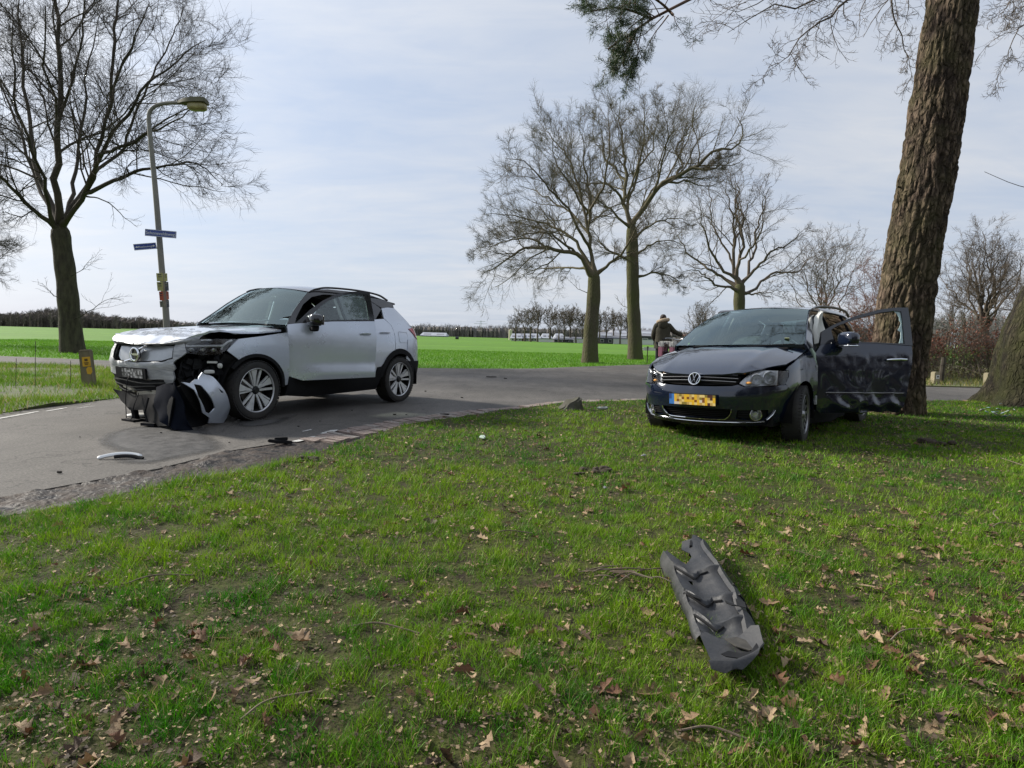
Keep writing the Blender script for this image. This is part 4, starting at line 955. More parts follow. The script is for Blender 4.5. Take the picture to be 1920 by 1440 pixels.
# needles: little brushes at the twig ends
T_ = np.concatenate([C1[:, -1], C1[:, -2], C2[:, -1], C2[:, -2], C2[:, 1]]); D_ = np.concatenate([C1[:, -1] - C1[:, -2], C1[:, -1] - C1[:, -2], C2[:, -1] - C2[:, -2], C2[:, -1] - C2[:, -2], C2[:, -1] - C2[:, -2]]); D_ = nrm(D_)
K = 19; n = len(T_) * K; st = np.repeat(T_, K, 0) + g_.normal(size=(n, 3)) * .022; d = nrm(np.repeat(D_, K, 0) * .8 + g_.normal(size=(n, 3)) * .7); ln = (.045 + .045 * g_.random(n))[:, None]; sd = nrm(np.cross(d, g_.normal(size=(n, 3)))) * .0028
V = np.stack([st - sd, st + sd, st + d * ln], 1).reshape(-1, 3) - np.array(loc)
C = np.repeat(np.array([[.045, .075, .026]]) * (.6 + .9 * g_.random((n, 1))), 3, 0)
tag(link('needles', np_mesh('needles', V, np.arange(3 * n), np.full(n, 3), mat('pine_needles', (1, 1, 1), rough=.5, attr='Col', transl=.2), cols=C), pine), kind='stuff')
# broken branch stub on the left side of the trunk
sb = MB(); a = at(1697, 354, PY) - loc; sb.tube([a, a + Vector((-.06, -.02, .012)), a + Vector((-.15, -.04, .02))], [.022, .02, .014], n=8); sb.build('branch_stub', M_pine, pine)

MY = 11.6
mb_ = at(1986, 772, MY); mloc = Vector((mb_.x, mb_.y, 0))
moak = empty('oak_tree', mloc); tag(moak, 'mossy oak trunk with spreading roots cut by the right edge of the picture', 'tree', 'bare roadside oaks')
ms = MY / 1160
mp_ = [Vector((mb_.x, mb_.y, -.12))] + [at(u, v, MY) for u, v in ((1984, 730), (1981, 690), (1984, 650), (2003, 600), (2042, 520), (2086, 420), (2130, 300), (2170, 150), (2200, 0), (2220, -130))]
bark_build(trunk_mesh('trunk', [p - mloc for p in mp_], [84 * ms, 84 * ms, 84 * ms, 84 * ms, 82 * ms, 78 * ms, 70 * ms, 64 * ms, 58 * ms, 52 * ms, 48 * ms], M_mossy, 8.3, fl=.75, roots=5, relief=.03, cell=(9, 3), nseg=130, nring=110, flare_h=.55), 'trunk', M_mossy, moak)
def ob(p, r0, r1): return ([q for q in p], r0, r1)
OB = [ob([at(2030, -60, 11.6), at(1900, -110, 11.2), at(1780, -70, 10.8), at(1690, -20, 10.4), at(1640, 4, 10.2), at(1570, 30, 10), at(1490, 44, 9.8), at(1410, 66, 9.6), at(1382, 80, 9.5)], .075, .010),
      ob([at(1700, -24, 10.4), at(1620, 0, 10.0), at(1590, 30, 9.8), at(1540, 62, 9.6), at(1500, 104, 9.4), at(1466, 136, 9.3)], .040, .007),
      ob([at(1760, -66, 10.8), at(1700, -40, 11.2), at(1672, 10, 11.4), at(1690, 62, 11.5), at(1700, 108, 11.5), at(1716, 148, 11.5)], .032, .008),
      ob([at(1840, -100, 11), at(1720, -130, 10.4), at(1560, -80, 10), at(1470, -20, 9.6), at(1420, 6, 9.4), at(1330, 10, 9.2)], .05, .007),
      ob([at(2030, 40, 11.6), at(1980, 30, 11.2), at(1930, 60, 10.9), at(1900, 110, 10.7), at(1880, 150, 10.6)], .035, .006),
      ob([at(2024, -20, 11.6), at(1960, -30, 11.4), at(1900, 0, 11.2), at(1872, 50, 11)], .035, .006),
      ob([at(2014, 390, 11.6), at(1960, 362, 11.3), at(1900, 345, 11.1), at(1846, 322, 11)], .010, .004),
      ob([at(2030, -100, 11.6), at(2100, -200, 11.9), at(2200, -330, 12)], .09, .02), ob([at(2036, -130, 11.6), at(2000, -260, 12), at(1960, -420, 12.4)], .12, .03)]
OL = make_tree([ob([mp_[-2], mp_[-1]], .5, .45)] + OB[:6] + OB[7:], 44, [dict(per=16, t0=.3, lenf=.26, spread=(30, 65), up=-.06, wander=.25, S=8, rf=.5, rmin=.005, sides=4), dict(per=7, t0=.15, lenf=.5, spread=(30, 65), up=.0, wander=.3, S=5, rf=.6, rmin=.0035, sides=3), dict(per=5, t0=.2, lenf=.55, spread=(30, 65), up=.05, wander=.3, S=4, rf=.7, rmin=.003, sides=1)], jitter=.2)
rows = [(P - np.array(mloc), r, k) for P, r, k in OL['crown']] + [(arr(OB[6][0], 10)[None] - np.array(mloc), np.linspace(.010, .004, 10)[None], 5)]
link('crown', build_mesh('crown', rows, M_twig), moak)

# woodland on the right and behind the viewpoint: it shows only as dark reflections in the car bodies
g_ = np.random.default_rng(77); k = 300; a = np.radians(-118 + 112 * g_.random(k)); d_ = 15 + 16 * g_.random(k); A = np.stack([d_ * np.cos(a), d_ * np.sin(a) - 1.0, 8 + 6 * g_.random(k)], 1)
P = np.empty((k, 6, 3)); l = g_.normal(size=(k, 2)) * .5
for j, t in enumerate(np.linspace(0, 1, 6)): P[:, j] = np.stack([A[:, 0] + l[:, 0] * t, A[:, 1] + l[:, 1] * t, A[:, 2] * t - .1], 1)
Rd = np.linspace(.16, .03, 6)[None] * (.5 + .9 * g_.random((k, 1)))
C, CR = grow(P, Rd, g_, 8, t0=.08, lenf=.38, spread=(35, 75), up=.12, wander=.2, S=4, rf=.5, rmin=.02); C2, CR2 = grow(C, CR, g_, 6, t0=.1, lenf=.55, spread=(30, 65), up=.05, wander=.25, S=3, rf=.6, rmin=.016)
tag(link('woodland', build_mesh('woodland', [(P, Rd, 5), (C, CR, 1), (C2, CR2, 1)], M_dark)), kind='stuff')
# ------------------------------------------------------------------ the two cars
def soft_profile(a, k=.045, n=260):
    """a profile through the given knots with its corners rounded"""
    a = np.array(a, float); a = a[np.argsort(a[:, 0])]; x = np.linspace(a[0, 0], a[-1, 0], n); y = np.interp(x, a[:, 0], a[:, 1]); h = max(1, int(k / (x[1] - x[0])))
    for _ in range(2):
        p = np.concatenate([2 * y[0] - y[h:0:-1], y, 2 * y[-1] - y[-2:-h - 2:-1]]); y = np.convolve(p, np.ones(2 * h + 1) / (2 * h + 1), 'valid')
    return np.array([x, y])
class Wrap:
    """body side as one sheet: s runs along the plan outline from tail to nose (and on round the nose), z is height"""
    def __init__(w, plan, side, front, rear):
        P = np.array([tuple(p)[:2] for p in smooth_curve([(x, y, 0) for x, y in plan], 12)]); s = np.concatenate([[0], np.cumsum(np.linalg.norm(np.diff(P, axis=0), axis=1))])
        w.s = np.linspace(0, s[-1], 240); w.c = np.stack([np.interp(w.s, s, P[:, 0]), np.interp(w.s, s, P[:, 1])], 1)
        t = np.gradient(w.c, axis=0); t /= np.linalg.norm(t, axis=1)[:, None]; w.n = np.stack([t[:, 1], -t[:, 0]], 1)
        if w.n[120, 1] < 0: w.n = -w.n
        w.side, w.front, w.rear = [soft_profile(a) for a in (side, front, rear)]; w.max = w.s[-1]
    def __call__(w, s, z, off=0.0):
        sg = 1
        if s > w.max: s, sg = 2 * w.max - s, -1
        elif s < 0: s, sg = -s, -1
        x, y = np.interp(s, w.s, w.c[:, 0]), np.interp(s, w.s, w.c[:, 1]); nx, ny = np.interp(s, w.s, w.n[:, 0]), np.interp(s, w.s, w.n[:, 1])
        f, r, d = max(nx, 0) ** 2, max(-nx, 0) ** 2, ny ** 2
        i = (f * np.interp(z, *w.front) + r * np.interp(z, *w.rear) + d * np.interp(z, *w.side)) / (f + r + d) - off
        return Vector((x - nx * i, (y - ny * i) * sg, z))
    def sx(w, x):
        k = w.c[:, 1] > .5; return float(np.interp(x, w.c[k, 0], w.s[k]))
    def sy(w, y):
        k = (w.c[:, 0] > 0) & (w.c[:, 1] < w.c[:, 1].max() - .02); s = float(np.interp(abs(y), w.c[k, 1][::-1], w.s[k][::-1])); return s if y >= 0 else 2 * w.max - s
def arc(cx, cz, r, a0, a1, n=10): return [(cx + r * math.cos(R(a0 + (a1 - a0) * i / n)), cz + r * math.sin(R(a0 + (a1 - a0) * i / n))) for i in range(n + 1)]
def paint_mat(name, c, metal=.6, rough=.3, coat=1.0, c2=None, dust=.12):
    m = mat(name, c, c2 or tuple(k * .94 for k in c), scale=3, rough=rough, metal=metal, coat=coat, rough2=rough + dust, detail=10)
    return m
M_silver = paint_mat('silver_blue_paint', (.60, .645, .73), .38, .26, dust=.08)
M_navy = paint_mat('dark_blue_paint', (.006, .011, .027), .2, .13, dust=.05)
M_gloss = mat('gloss_black', (.012, .012, .014), rough=.12, coat=.6)
M_black = mat('black_plastic', (.013, .013, .015), (.021, .021, .022), scale=6, rough=.65, rough2=.85, spec=.12)
M_grey_pl = mat('grey_plastic', (.055, .056, .058), (.085, .085, .085), scale=6, rough=.55)
M_void = mat('car_underside', (.007, .007, .008), (.014, .013, .012), scale=6, rough=.9, spec=.1)
M_rubber = mat('tyre_rubber', (.016, .016, .017), (.040, .036, .032), scale=4, rough=.75, bump=.3, bscale=40)
M_alloy = mat('polished_alloy', (.74, .75, .77), (.62, .62, .63), scale=8, rough=.3, metal=.35)
M_dalloy = mat('dark_alloy', (.03, .03, .032), rough=.35, metal=.6)
M_galloy = mat('silver_alloy', (.42, .42, .43), (.3, .3, .3), scale=6, rough=.35, metal=.8)
M_chrome = mat('chrome', (.80, .81, .82), rough=.09, metal=1.0)
M_glass = glass('car_glass', (.80, .88, .86), mixb=.03)
M_screen = glass('windscreen_glass', (.62, .80, .76), mixb=.13, gcol=(.80, .96, .96))
M_glassd = glass('privacy_glass', (.16, .19, .19), mixb=.05)
M_lens = glass('lamp_lens', (.94, .95, .96), mixb=-.01)
M_redlens = mat('red_lamp_lens', (.42, .012, .016), rough=.12, coat=.6)
M_cloth = mat('seat_cloth', (.07, .07, .072), (.11, .11, .11), scale=30, rough=.9)
M_dash = mat('dashboard', (.028, .028, .03), rough=.7)
M_bag = mat('airbag_fabric', (.72, .72, .66), (.6, .6, .55), scale=5, rough=.85, bump=.4, bscale=9)
M_lamp = mat('lamp_reflector', (.86, .87, .88), (.55, .55, .55), scale=22, rough=.12, metal=.6, bump=.6, bscale=30, detail=2)
M_amber = mat('amber_bulb', (.75, .36, .10), rough=.2)
M_scuff = mat('scraped_silver', (.43, .44, .445), (.22, .23, .25), scale=9, rough=.45, metal=.25, rough2=.65, bump=.5, bscale=30, stretch=(1, .4, 3), lo=.4, hi=.7)

def wheel(parent, loc, r, rim, wd, style, side, steer=0, spin=0):
    w = empty('wheel', loc, (0, 0, R(steer) + (0 if side > 0 else PI)), parent)
    h = wd / 2; t = MB()
    t.lathe([(rim - .012, -h * .8), (rim + .01, -h * .95), ((rim + r) / 2, -h), (r - .025, -h * .93), (r - .004, -h * .72), (r, 0), (r - .004, h * .72), (r - .025, h * .93), ((rim + r) / 2, h), (rim + .01, h * .95), (rim - .012, h * .8)], 'Y', 56)
    for k in range(54):                                  # shoulder tread blocks
        a = 2 * PI * k / 54
        for yy in (-.78, .78):
            M_ = Matrix.Rotation(-a, 4, 'Y'); t.box(M_ @ Vector((r - .009, yy * h, 0)), (.012, h * .34, r * .085), M=M_)
    t.build('tyre', M_rubber, w, angle=30)
    b = MB(); b.lathe([(rim - .004, -h * .7), (rim - .02, -h * .3), (rim - .03, h * .35), (rim - .012, h * .80)], 'Y', 48); b.lathe([(rim * .70, h * .05), (.03, h * .05), (.03, h * .02)], 'Y', 32)
    b.lathe([(rim - .03, -h * .2), (.02, -h * .2)], 'Y', 32)
    b.build('rim_barrel', M_void if style == 'blade' else M_dalloy, w)
    l = MB(); l.lathe([(rim - .008, h * .84), (rim + .002, h * .95), (rim + .007, h * .91), (rim - .003, h * .80)], 'Y', 56, closed=True); l.build('rim_lip', M_alloy if style == 'blade' else M_galloy, w)
    yo = h * .80
    def spoke(a, r0, r1, w0, w1, m, skew=0.0, thick=.022, lift=0.0):
        q = MB(); ca, sa = math.cos(a), math.sin(a); P = []
        for (rr, ww, sk, y) in ((r0, w0, 0, yo * .82 + lift), ((r0 + r1) / 2, (w0 * .75 + w1 * .25), skew * .55, yo * .92 + lift), (r1, w1, skew, yo + lift)):
            for sg in (-1, 1):
                u = sk + sg * ww / 2; P.append((rr * ca - u * sa, y, rr * sa + u * ca))
        n = len(P); P += [(x, y - thick, z) for x, y, z in P]
        F = [(0, 2, 3, 1), (2, 4, 5, 3), (6, 7, 9, 8), (8, 9, 11, 10)] + [(0, 6, 8, 2), (2, 8, 10, 4), (1, 3, 9, 7), (3, 5, 11, 9), (4, 10, 11, 5), (0, 1, 7, 6)]
        q.add(P, F); return q
    if style == 'blade':
        for k in range(5):
            a = R(spin) + 2 * PI * k / 5
            spoke(a, .050, rim - .006, .024, .098, M_alloy, .03).build('spoke', M_alloy, w, smooth=False)
            spoke(a + R(33), .05, rim - .004, .026, .030, M_alloy, -.012).build('spoke', M_alloy, w, smooth=False)
            spoke(a - R(9), .06, rim - .01, .016, .020, M_dalloy, .0, lift=-.006).build('spoke', M_alloy, w, smooth=False)
    else:
        for k in range(7):
            a = R(spin) + 2 * PI * k / 7
            for q in (-1, 1): spoke(a + q * R(7), .05, rim - .004, .018, .026, M_galloy, q * .016).build('spoke', M_galloy, w, smooth=False)
    c = MB(); c.lathe([(.001, yo + .012), (.034, yo + .012), (.042, yo - .002), (.052, yo - .02), (.05, yo - .05)], 'Y', 24); c.build('hub_cap', M_dalloy if style == 'blade' else M_galloy, w)
    d = MB(); d.lathe([(.165, -.01), (.165, .012), (.07, .014), (.07, -.01)], 'Y', 32, closed=True); d.build('brake_disc', mat_disc, w)
    return w
mat_disc = mat('brake_disc', (.16, .15, .14), (.09, .07, .055), scale=9, rough=.5, metal=.7)
def seat(parent, x, y, z, m, w=.50):
    s = MB(); s.blob((x, y, z + .08), (.26, w / 2, .10), .5, 16); M_ = Matrix.Rotation(R(-16), 4, 'Y')
    s.blob((x - .30, y, z + .44), (.085, w / 2 - .01, .33), .45, 16, M=M_); s.blob((x - .42, y, z + .86), (.05, .14, .09), .6, 12, M=M_)
    s.tube([(x - .40, y - .05, z + .72), (x - .42, y - .05, z + .82)], .007, 6); s.tube([(x - .40, y + .05, z + .72), (x - .42, y + .05, z + .82)], .007, 6)
    s.build('seat', m, parent, angle=60)
def steering(parent, c, m, r=.185):
    s = MB(); M_ = Matrix.Rotation(R(-66), 4, 'Y'); P = [M_ @ Vector((r * math.cos(a), r * math.sin(a), 0)) + Vector(c) for a in [2 * PI * k / 28 for k in range(29)]]
    s.tube(P, .014, 8, cap=False); s.blob(c, (.07, .07, .03), .7, 12, M=M_)
    for a in (0, PI * .75, PI * 1.25): s.tube([Vector(c), M_ @ Vector((r * math.cos(a) * .97, r * math.sin(a) * .97, 0)) + Vector(c)], .016, 6)
    s.build('steering_wheel', m, parent)
def both(mb, name, m, parent, **k):
    mb.build(name, m, parent, **k); mirror_mb(mb).build(name, m, parent, **k)

# ================================================================== silver car
W = Wrap([(-3.45, 0), (-3.44, .45), (-3.38, .72), (-3.22, .86), (-2.95, .905), (-2.5, .92), (-1.35, .93), (-.3, .925), (.2, .905), (.45, .87), (.62, .80), (.75, .68), (.82, .5), (.845, .25), (.85, 0)],
         [(.15, .12), (.3, .05), (.45, .02), (.55, .0), (.8, .0), (.92, .006), (1.0, .016), (1.08, .035), (1.15, .07), (1.2, .11), (1.3, .17), (1.45, .235), (1.6, .31), (1.7, .38)],
         [(.15, .2), (.25, .14), (.35, .06), (.5, .0), (.7, .0), (.8, .02), (.9, .06), (.98, .14), (1.1, .3)], [(.2, .14), (.4, .02), (.6, .0), (.9, .03), (1.1, .08), (1.2, .14), (1.46, .42), (1.7, .75)])
X = W.sx
suv = empty('crashed_car', (-3.830, 7.713, 0), (0, 0, R(242.31)))
tag(suv, 'silver sport utility car with its front end smashed, standing on the road junction', 'car', 'crashed cars')
def crush(p, k=1.0):
    """buckled metal: strongest at the nose"""
    q = Vector(p); a = max(0.0, min(1.0, (q.x - .05) / .75)) * k
    if a <= 0: return q
    n1, n2 = noise.noise(q * 3.3 + Vector((4, 0, 0))), noise.noise(q * 8.5); rg_ = 1 - abs(noise.noise(q * 6.0 + Vector((1, 7, 3)))) * 2
    q.z += a * (.020 * n1 + .009 * n2 + .011 * rg_ * (q.z > .8)); q.x += a * (.020 * n2 - .018 * abs(n1)); q.y += a * .012 * n1
    return q
def sp(x, z, off=0.0): return W(X(x), z, off)
def side_panel(outl, name, m, off=0.0, th=.018, spc=.07, holes=(), post=None, mirror=True, left=True, S=True):
    f = lambda s, z: W(s, z, off)
    o = [(X(x), z) for x, z in outl] if S else outl; h = [[(X(x), z) for x, z in q] for q in holes] if S else holes
    mb = panel(o, f, spc, th, h, post, flip=True)
    if left: mb.build(name, m, suv)
    if mirror: mirror_mb(mb).build(name, m, suv)
# hidden shell, floor and wheel wells
inner = [(X(-3.2), .3), (X(-3.1), 1.1), (X(-2.3), 1.12), (X(-1.72), 1.14), (X(-1.72), .3)]
b = MB(); b.box((-1.35, 0, .30), (3.9, 1.50, .12)); b.box((-2.9, 0, .62), (.8, 1.60, .75)); b.box((-.5, 0, .72), (.10, 1.55, .78)); b.box((.12, 0, .62), (1.0, 1.02, .55), taper=(.9, .95)); b.build('floor_pan', M_void, suv, smooth=False)
for xx in (0, -2.702):
    mb = MB(); mb.lathe([(.445, .90), (.445, .52), (.02, .52)], 'Y', 24, (xx, 0, .36), a0=R(-12), a1=R(192)); both(mb, 'wheel_well', M_void, suv)
# fender
A = [(X(x), z) for x, z in arc(0, .36, .43, 176, 58, 16)]
mb = panel([(4.545, .828), (4.48, .895), (4.4, .962), (X(-.1), 1.0), (X(-.3), 1.028), (X(-.485), 1.05), (X(-.485), .40)] + A, lambda s, z: W(s, z), .06, .02, flip=True, post=lambda p: crush(p, .55)); mb.build('front_fender', M_silver, suv)
mb = panel([(4.98, .86), (4.6, .94), (4.4, .962), (X(-.1), 1.0), (X(-.3), 1.028), (X(-.485), 1.05), (X(-.485), .40)] + [(X(x), z) for x, z in arc(0, .36, .43, 176, 10, 18)] + [(4.9, .5)], lambda s, z: W(s, z), .06, .02, flip=True); mirror_mb(mb).build('front_fender', M_silver, suv)
# hood
HZ = soft_profile([(-.7, 1.142), (-.62, 1.140), (-.5, 1.128), (-.2, 1.104), (.2, 1.075), (.5, 1.042), (.7, .985), (.8, .925), (.86, .862), (.92, .80)], .05)
def hoodz(x, y):
    z = np.interp(x, *HZ) - .045 * (abs(y) / .8) ** 2.5
    z += .062 * math.exp(-((x - .46) / .20) ** 2 - ((y - .80) / .16) ** 2) + .05 * math.exp(-((x - .74) / .16) ** 2 - ((y + .62) / .22) ** 2)
    z += -.016 * math.exp(-((x - .30 - .2 * y) / .05) ** 2) * (y > -.5) + .014 * math.exp(-((abs(y) - .55) / .04) ** 2) * (x < .5) - .02 * math.exp(-((x - .62 + .1 * y) / .04) ** 2)
    return z
HO = [(-.60, .0), (-.585, .35), (-.52, .66), (-.47, .80), (-.1, .825), (.3, .805), (.55, .745), (.72, .645), (.80, .47), (.835, .2), (.845, 0)]
HO = HO + [(x, -y) for x, y in HO[-2:0:-1]]
def hoodf(x, y):
    p = crush(Vector((x, y, hoodz(x, y))), 1.0); return p
panel(HO, hoodf, .05, .022).build('hood', M_silver, suv, angle=50)
# battered scraped nose edge of the hood rolls down to the grille
LIP = [(x, y) for x, y in HO if x > .5]; LIP.sort(key=lambda p: p[1])
top = [hoodf(x - .01, y * .99) + Vector((.004, 0, -.01)) for x, y in LIP]; bot = [Vector((p.x + .01, p.y * .98, .872 + .03 * max(0, p.y) + .012 * noise.noise((p.y * 6, 0, 1)))) for p in top]
loft(top, bot, 40, 5, lambda p, u, t: p + Vector((.045 * math.sin(PI * t) + .012 * noise.noise((u * 16, t * 3, 0)), 0, 0))).build('hood_nose', M_scuff, suv, angle=60)
# torn silver bumper skin with the blanked grille
s_y = W.sy
BO = [(5.015, .906), (4.965, .798), (5.015, .752), (5.075, .715), (5.107, .685), (5.084, .650), (5.084, .615), (5.123, .587), (5.100, .53), (5.109, .483), (5.16, .45), (5.223, .418), (5.236, .45), (5.248, .488), (5.5, .487), (s_y(-.25), .50), (s_y(-.62), .535), (s_y(-.70), .60), (s_y(-.73), .68), (s_y(-.66), .80), (s_y(-.60), .875), (s_y(-.2), .872), (s_y(.2), .882)]
GH = [(s_y(-.50), .862), (s_y(.0), .872), (s_y(.555), .888), (s_y(.565), .735), (s_y(.41), .692), (s_y(-.44), .668), (s_y(-.50), .715)]
def bump_f(s, z): return W(s, z, .012 + .022 * math.exp(-((z - .655) / .03) ** 2))
panel(BO, bump_f, .05, .02, [GH], lambda p: crush(p, .7), flip=True).build('front_bumper', M_scuff, suv, angle=50)
gp_l = panel([(s_y(-.43), .852), (s_y(-.035), .862), (s_y(-.02), .685), (s_y(-.36), .682), (s_y(-.43), .73)], lambda s, z: W(s, z, -.015), .06, .015, flip=True, post=lambda p: crush(p, .35))
M_grille = mat('grey_grille_cover', (.40, .42, .44), (.33, .345, .36), scale=4, rough=.3, metal=.3, coat=.5)
g1 = gp_l.build('grille_cover', M_grille, suv)
panel([(s_y(.0), .868), (s_y(.53), .868), (s_y(.545), .745), (s_y(.39), .705), (s_y(.0), .690)], lambda s, z: W(s, z, -.008), .06, .015, flip=True, post=lambda p: crush(p, .35)).build('grille_cover', M_grille, suv)
t = MB(); t.tube([W(s, z, .008) for s, z in densify(GH, .06)] + [W(*GH[0], .008)], .010, 6, cap=False); t.build('grille_trim', M_black, suv)
e = MB(); q0 = W(s_y(.0), .762, .03)
e.tube([q0 + Vector((.012, .072 * math.cos(a), .072 * math.sin(a))) for a in [2 * PI * k / 28 for k in range(29)]], .0135, 8, cap=False)
emb = e.build('emblem', M_chrome, suv)
e = MB(); e.lathe([(.001, .004), (.062, .004), (.062, -.02)], 'X', 24, tuple(q0)); e.build('emblem_disc', M_gloss, emb)
e = MB(); e.box(q0 + Vector((.008, 0, 0)), (.01, .115, .022)); e.build('emblem_bar', M_chrome, emb, smooth=False)
e = MB(); M_ = Matrix.Rotation(R(38), 4, 'X'); e.tube([q0 + Vector((0, .065, .06)), q0 + Vector((-.006, .20, .112))], .010, 6); e.tube([q0 + Vector((0, -.065, -.05)), q0 + Vector((0, -.21, -.085))], .010, 6); e.build('emblem_strut', M_chrome, emb)
a_ = MB(); a_.tube([q0 + Vector((.05, .15, .13)) + Vector((.0, 0, .0)), q0 + Vector((.04, .02, .118))], .004, 5); a_.build('grille_splinter', M_black, suv)
# number plate, defaced, on its black carrier
pf = MB(); pf.mi = 0; base = W(s_y(-.11), .548, .022); Mp = Matrix.Rotation(R(-3), 4, 'Z') @ Matrix.Rotation(R(4), 4, 'Y')
pf.box(base + Vector((-.012, 0, 0)), (.02, .62, .125), M=Mp)
plate = pf.build('number_plate', M_black, suv, smooth=False, bevel=.004)
rp = random.Random(4); pm = [mat('plate_grey', (c, c, c), rough=.6) for c in (.03, .10, .22, .42)]
pp = MB()
for i in range(14):
    for j in range(5):
        pp.mi = rp.choice((0, 0, 1, 1, 2, 2, 3)); y0, z0 = -.17 + i * .03, -.05 + j * .02
        pp.add([Mp @ Vector((.0125, y, z)) + base - Vector((.012, 0, 0)) for y, z in ((y0, z0), (y0 + .03, z0), (y0 + .03, z0 + .02), (y0, z0 + .02))], [(0, 1, 2, 3)])
pp.build('plate_face', pm, plate, smooth=False)
# black lower bumper, its torn tray hanging to the road
LB = [(5.22, .47), (5.6, .478), (s_y(-.62), .525), (s_y(-.71), .56), (s_y(-.74), .44), (s_y(-.62), .33), (s_y(-.35), .27), (s_y(-.05), .22), (5.5, .20), (5.36, .26), (5.28, .34)]
panel(LB, lambda s, z: W(s, z, -.01 + .02 * abs(math.sin(z * 52))), .04, .02, flip=True, post=lambda p: crush(p, .8)).build('lower_bumper', M_black, suv)
t = MB(); t.blob((.60, -.76, .47), (.05, .035, .075), .6, 12); t.build('fog_lamp_bezel', M_scuff, suv)
t = MB(); t.box((.80, .16, .335), (.05, .46, .05), M=Matrix.Rotation(R(6), 4, 'X')); t.box((.79, -.25, .36), (.04, .22, .03), M=Matrix.Rotation(R(-14), 4, 'X')); t.build('crash_beam', mat('beam_primer', (.50, .47, .38), (.28, .25, .2), scale=7, rough=.6), suv, smooth=False, bevel=.006)
M_tray = mat('dull_black_plastic', (.007, .008, .010), (.014, .014, .015), scale=6, rough=.7, spec=.07)  # deep black plastic with very little gloss
def sheet(pts, name, m, parent=None, th=.012, amp=.02, spc=.06, seed=0):
    """bent sheet through a polygon of 3-D corners (fan plane of the first three), wrinkled"""
    P = [Vector(p) for p in pts]; c = sum(P, Vector()) / len(P); n = Vector()
    for a, b_ in zip(P, P[1:] + P[:1]): n += (a - c).cross(b_ - c)
    n.normalize(); u = (P[1] - P[0]).normalized(); u = (u - n * u.dot(n)).normalized(); v = n.cross(u)
    o = [((p - c).dot(u), (p - c).dot(v)) for p in P]; hts = [(p - c).dot(n) for p in P]
    def f(x, y):
        w = [1 / (1e-4 + (x - a) ** 2 + (y - b_) ** 2) for a, b_ in o]; h = sum(k * q for k, q in zip(w, hts)) / sum(w)
        return c + u * x + v * y + n * (h + amp * noise.noise((x * 5 + seed, y * 5, seed)) + .35 * amp * noise.noise((x * 15, y * 15, seed)))
    return panel(o, f, spc, th).build(name, m, parent or suv, angle=40)
sheet([(.83, -.50, .34), (.86, .0, .30), (.88, .40, .34), (.92, .66, .44), (1.02, .90, .34), (1.05, .86, .05), (.98, .60, .015), (.95, .34, .04), (.93, .22, .16), (.90, -.05, .13), (.86, -.30, .22)], 'bumper_tray', M_tray, amp=.018, seed=2)
sheet([(.90, .45, .42), (.98, .78, .49), (1.04, .95, .51), (.96, .99, .25), (.90, 1.03, .0), (1.05, .93, .01), (1.06, .74, .08), (1.0, .56, .22)], 'bumper_skirt', mat('dark_bumper_skirt', (.007, .009, .016), (.011, .013, .019), scale=5, rough=.85, spec=.04), amp=.02, seed=5)
t = MB(); t.box((.82, -.12, .10), (.05, .06, .22), M=Matrix.Rotation(R(10), 4, 'Y')); t.box((.84, -.10, .012), (.16, .22, .02)); t.build('broken_bracket', M_black, suv, smooth=False)
t = MB(); t.box((1.0, .46, .03), (.10, .16, .03), M=Matrix.Rotation(R(20), 4, 'Z')); t.tube([(.95, .35, .30), (1.0, .36, .15), (1.0, .42, .02)], .012, 6); t.build('broken_bracket', M_black, suv, smooth=False)
t = MB()
for (p, q, r_, s_2) in (((.85, -.16, .52), (.93, -.06, .46), (.93, -.10, .26), (.88, -.18, .03)), ((.90, .10, .34), (.97, .12, .2), (.95, .05, .06), (.9, -.1, .02))): t.tube(smooth_curve([p, q, r_, s_2], 8), .005, 6)
t.build('loose_cable', M_black, suv)
for k, (z, x_, y0, y1) in enumerate(((.455, .875, -.60, .45), (.405, .885, -.58, .30), (.355, .885, -.50, .22))):
    t = MB(); t.tube([(x_ - .10 * (2 * q - 1 + (y0 + y1)) ** 2 * .8 + .01 * math.sin(q * 9 + k), y0 + (y1 - y0) * q, z + .012 * math.sin(q * 7 + k)) for q in [i / 10 for i in range(11)]], .009, 6, flat=.5); t.build('bumper_bar', M_grey_pl, suv)
# torn corner of the bumper dangling in front of the wheel
hd = Vector((.95, .3, 0)).normalized(); hn = Vector((-hd.y, hd.x, 0))
def hang(a, z): return Vector((.42, .86, z)) + hd * a + hn * (.10 * math.sin(min(1, max(0, z / .55)) * PI * .8) - .05 + .05 * math.cos((a - .25) * 4) + .006 * noise.noise((a * 9, z * 9, 0)))
panel([(.409, .609), (.385, .59), (.363, .581), (.32, .575), (.249, .549), (.133, .424), (.06, .34), (.012, .28), (-.071, .177), (-.07, .069), (-.037, .012), (.287, .055), (.305, .115), (.427, .181), (.549, .431), (.678, .52), (.583, .501), (.511, .54), (.47, .535), (.456, .561)], hang, .04, .012,
      [[(.539, .492), (.458, .474), (.33, .324), (.255, .213), (.323, .162), (.389, .189), (.515, .366)], [(.212, .43), (.133, .384), (.123, .364), (.163, .374)]]).build('torn_bumper_corner', M_silver, suv, angle=50)
cr = suv.children[-1]
loft([hang(a, z) for a, z in ((.539, .492), (.515, .366), (.389, .189), (.323, .162))], [hang(a, z) - hn * .09 for a, z in ((.50, .47), (.47, .366), (.37, .22), (.31, .19))], 14, 3).build('vent_pocket', M_black, cr)
sheet([hang(.66, .56) - hn * .05, hang(.42, .46) - hn * .05, hang(.20, .22) - hn * .05, hang(.26, .12) - hn * .05, hang(.42, .15) - hn * .05, hang(.62, .40) - hn * .05], 'vent_back', M_void, cr, amp=.004)
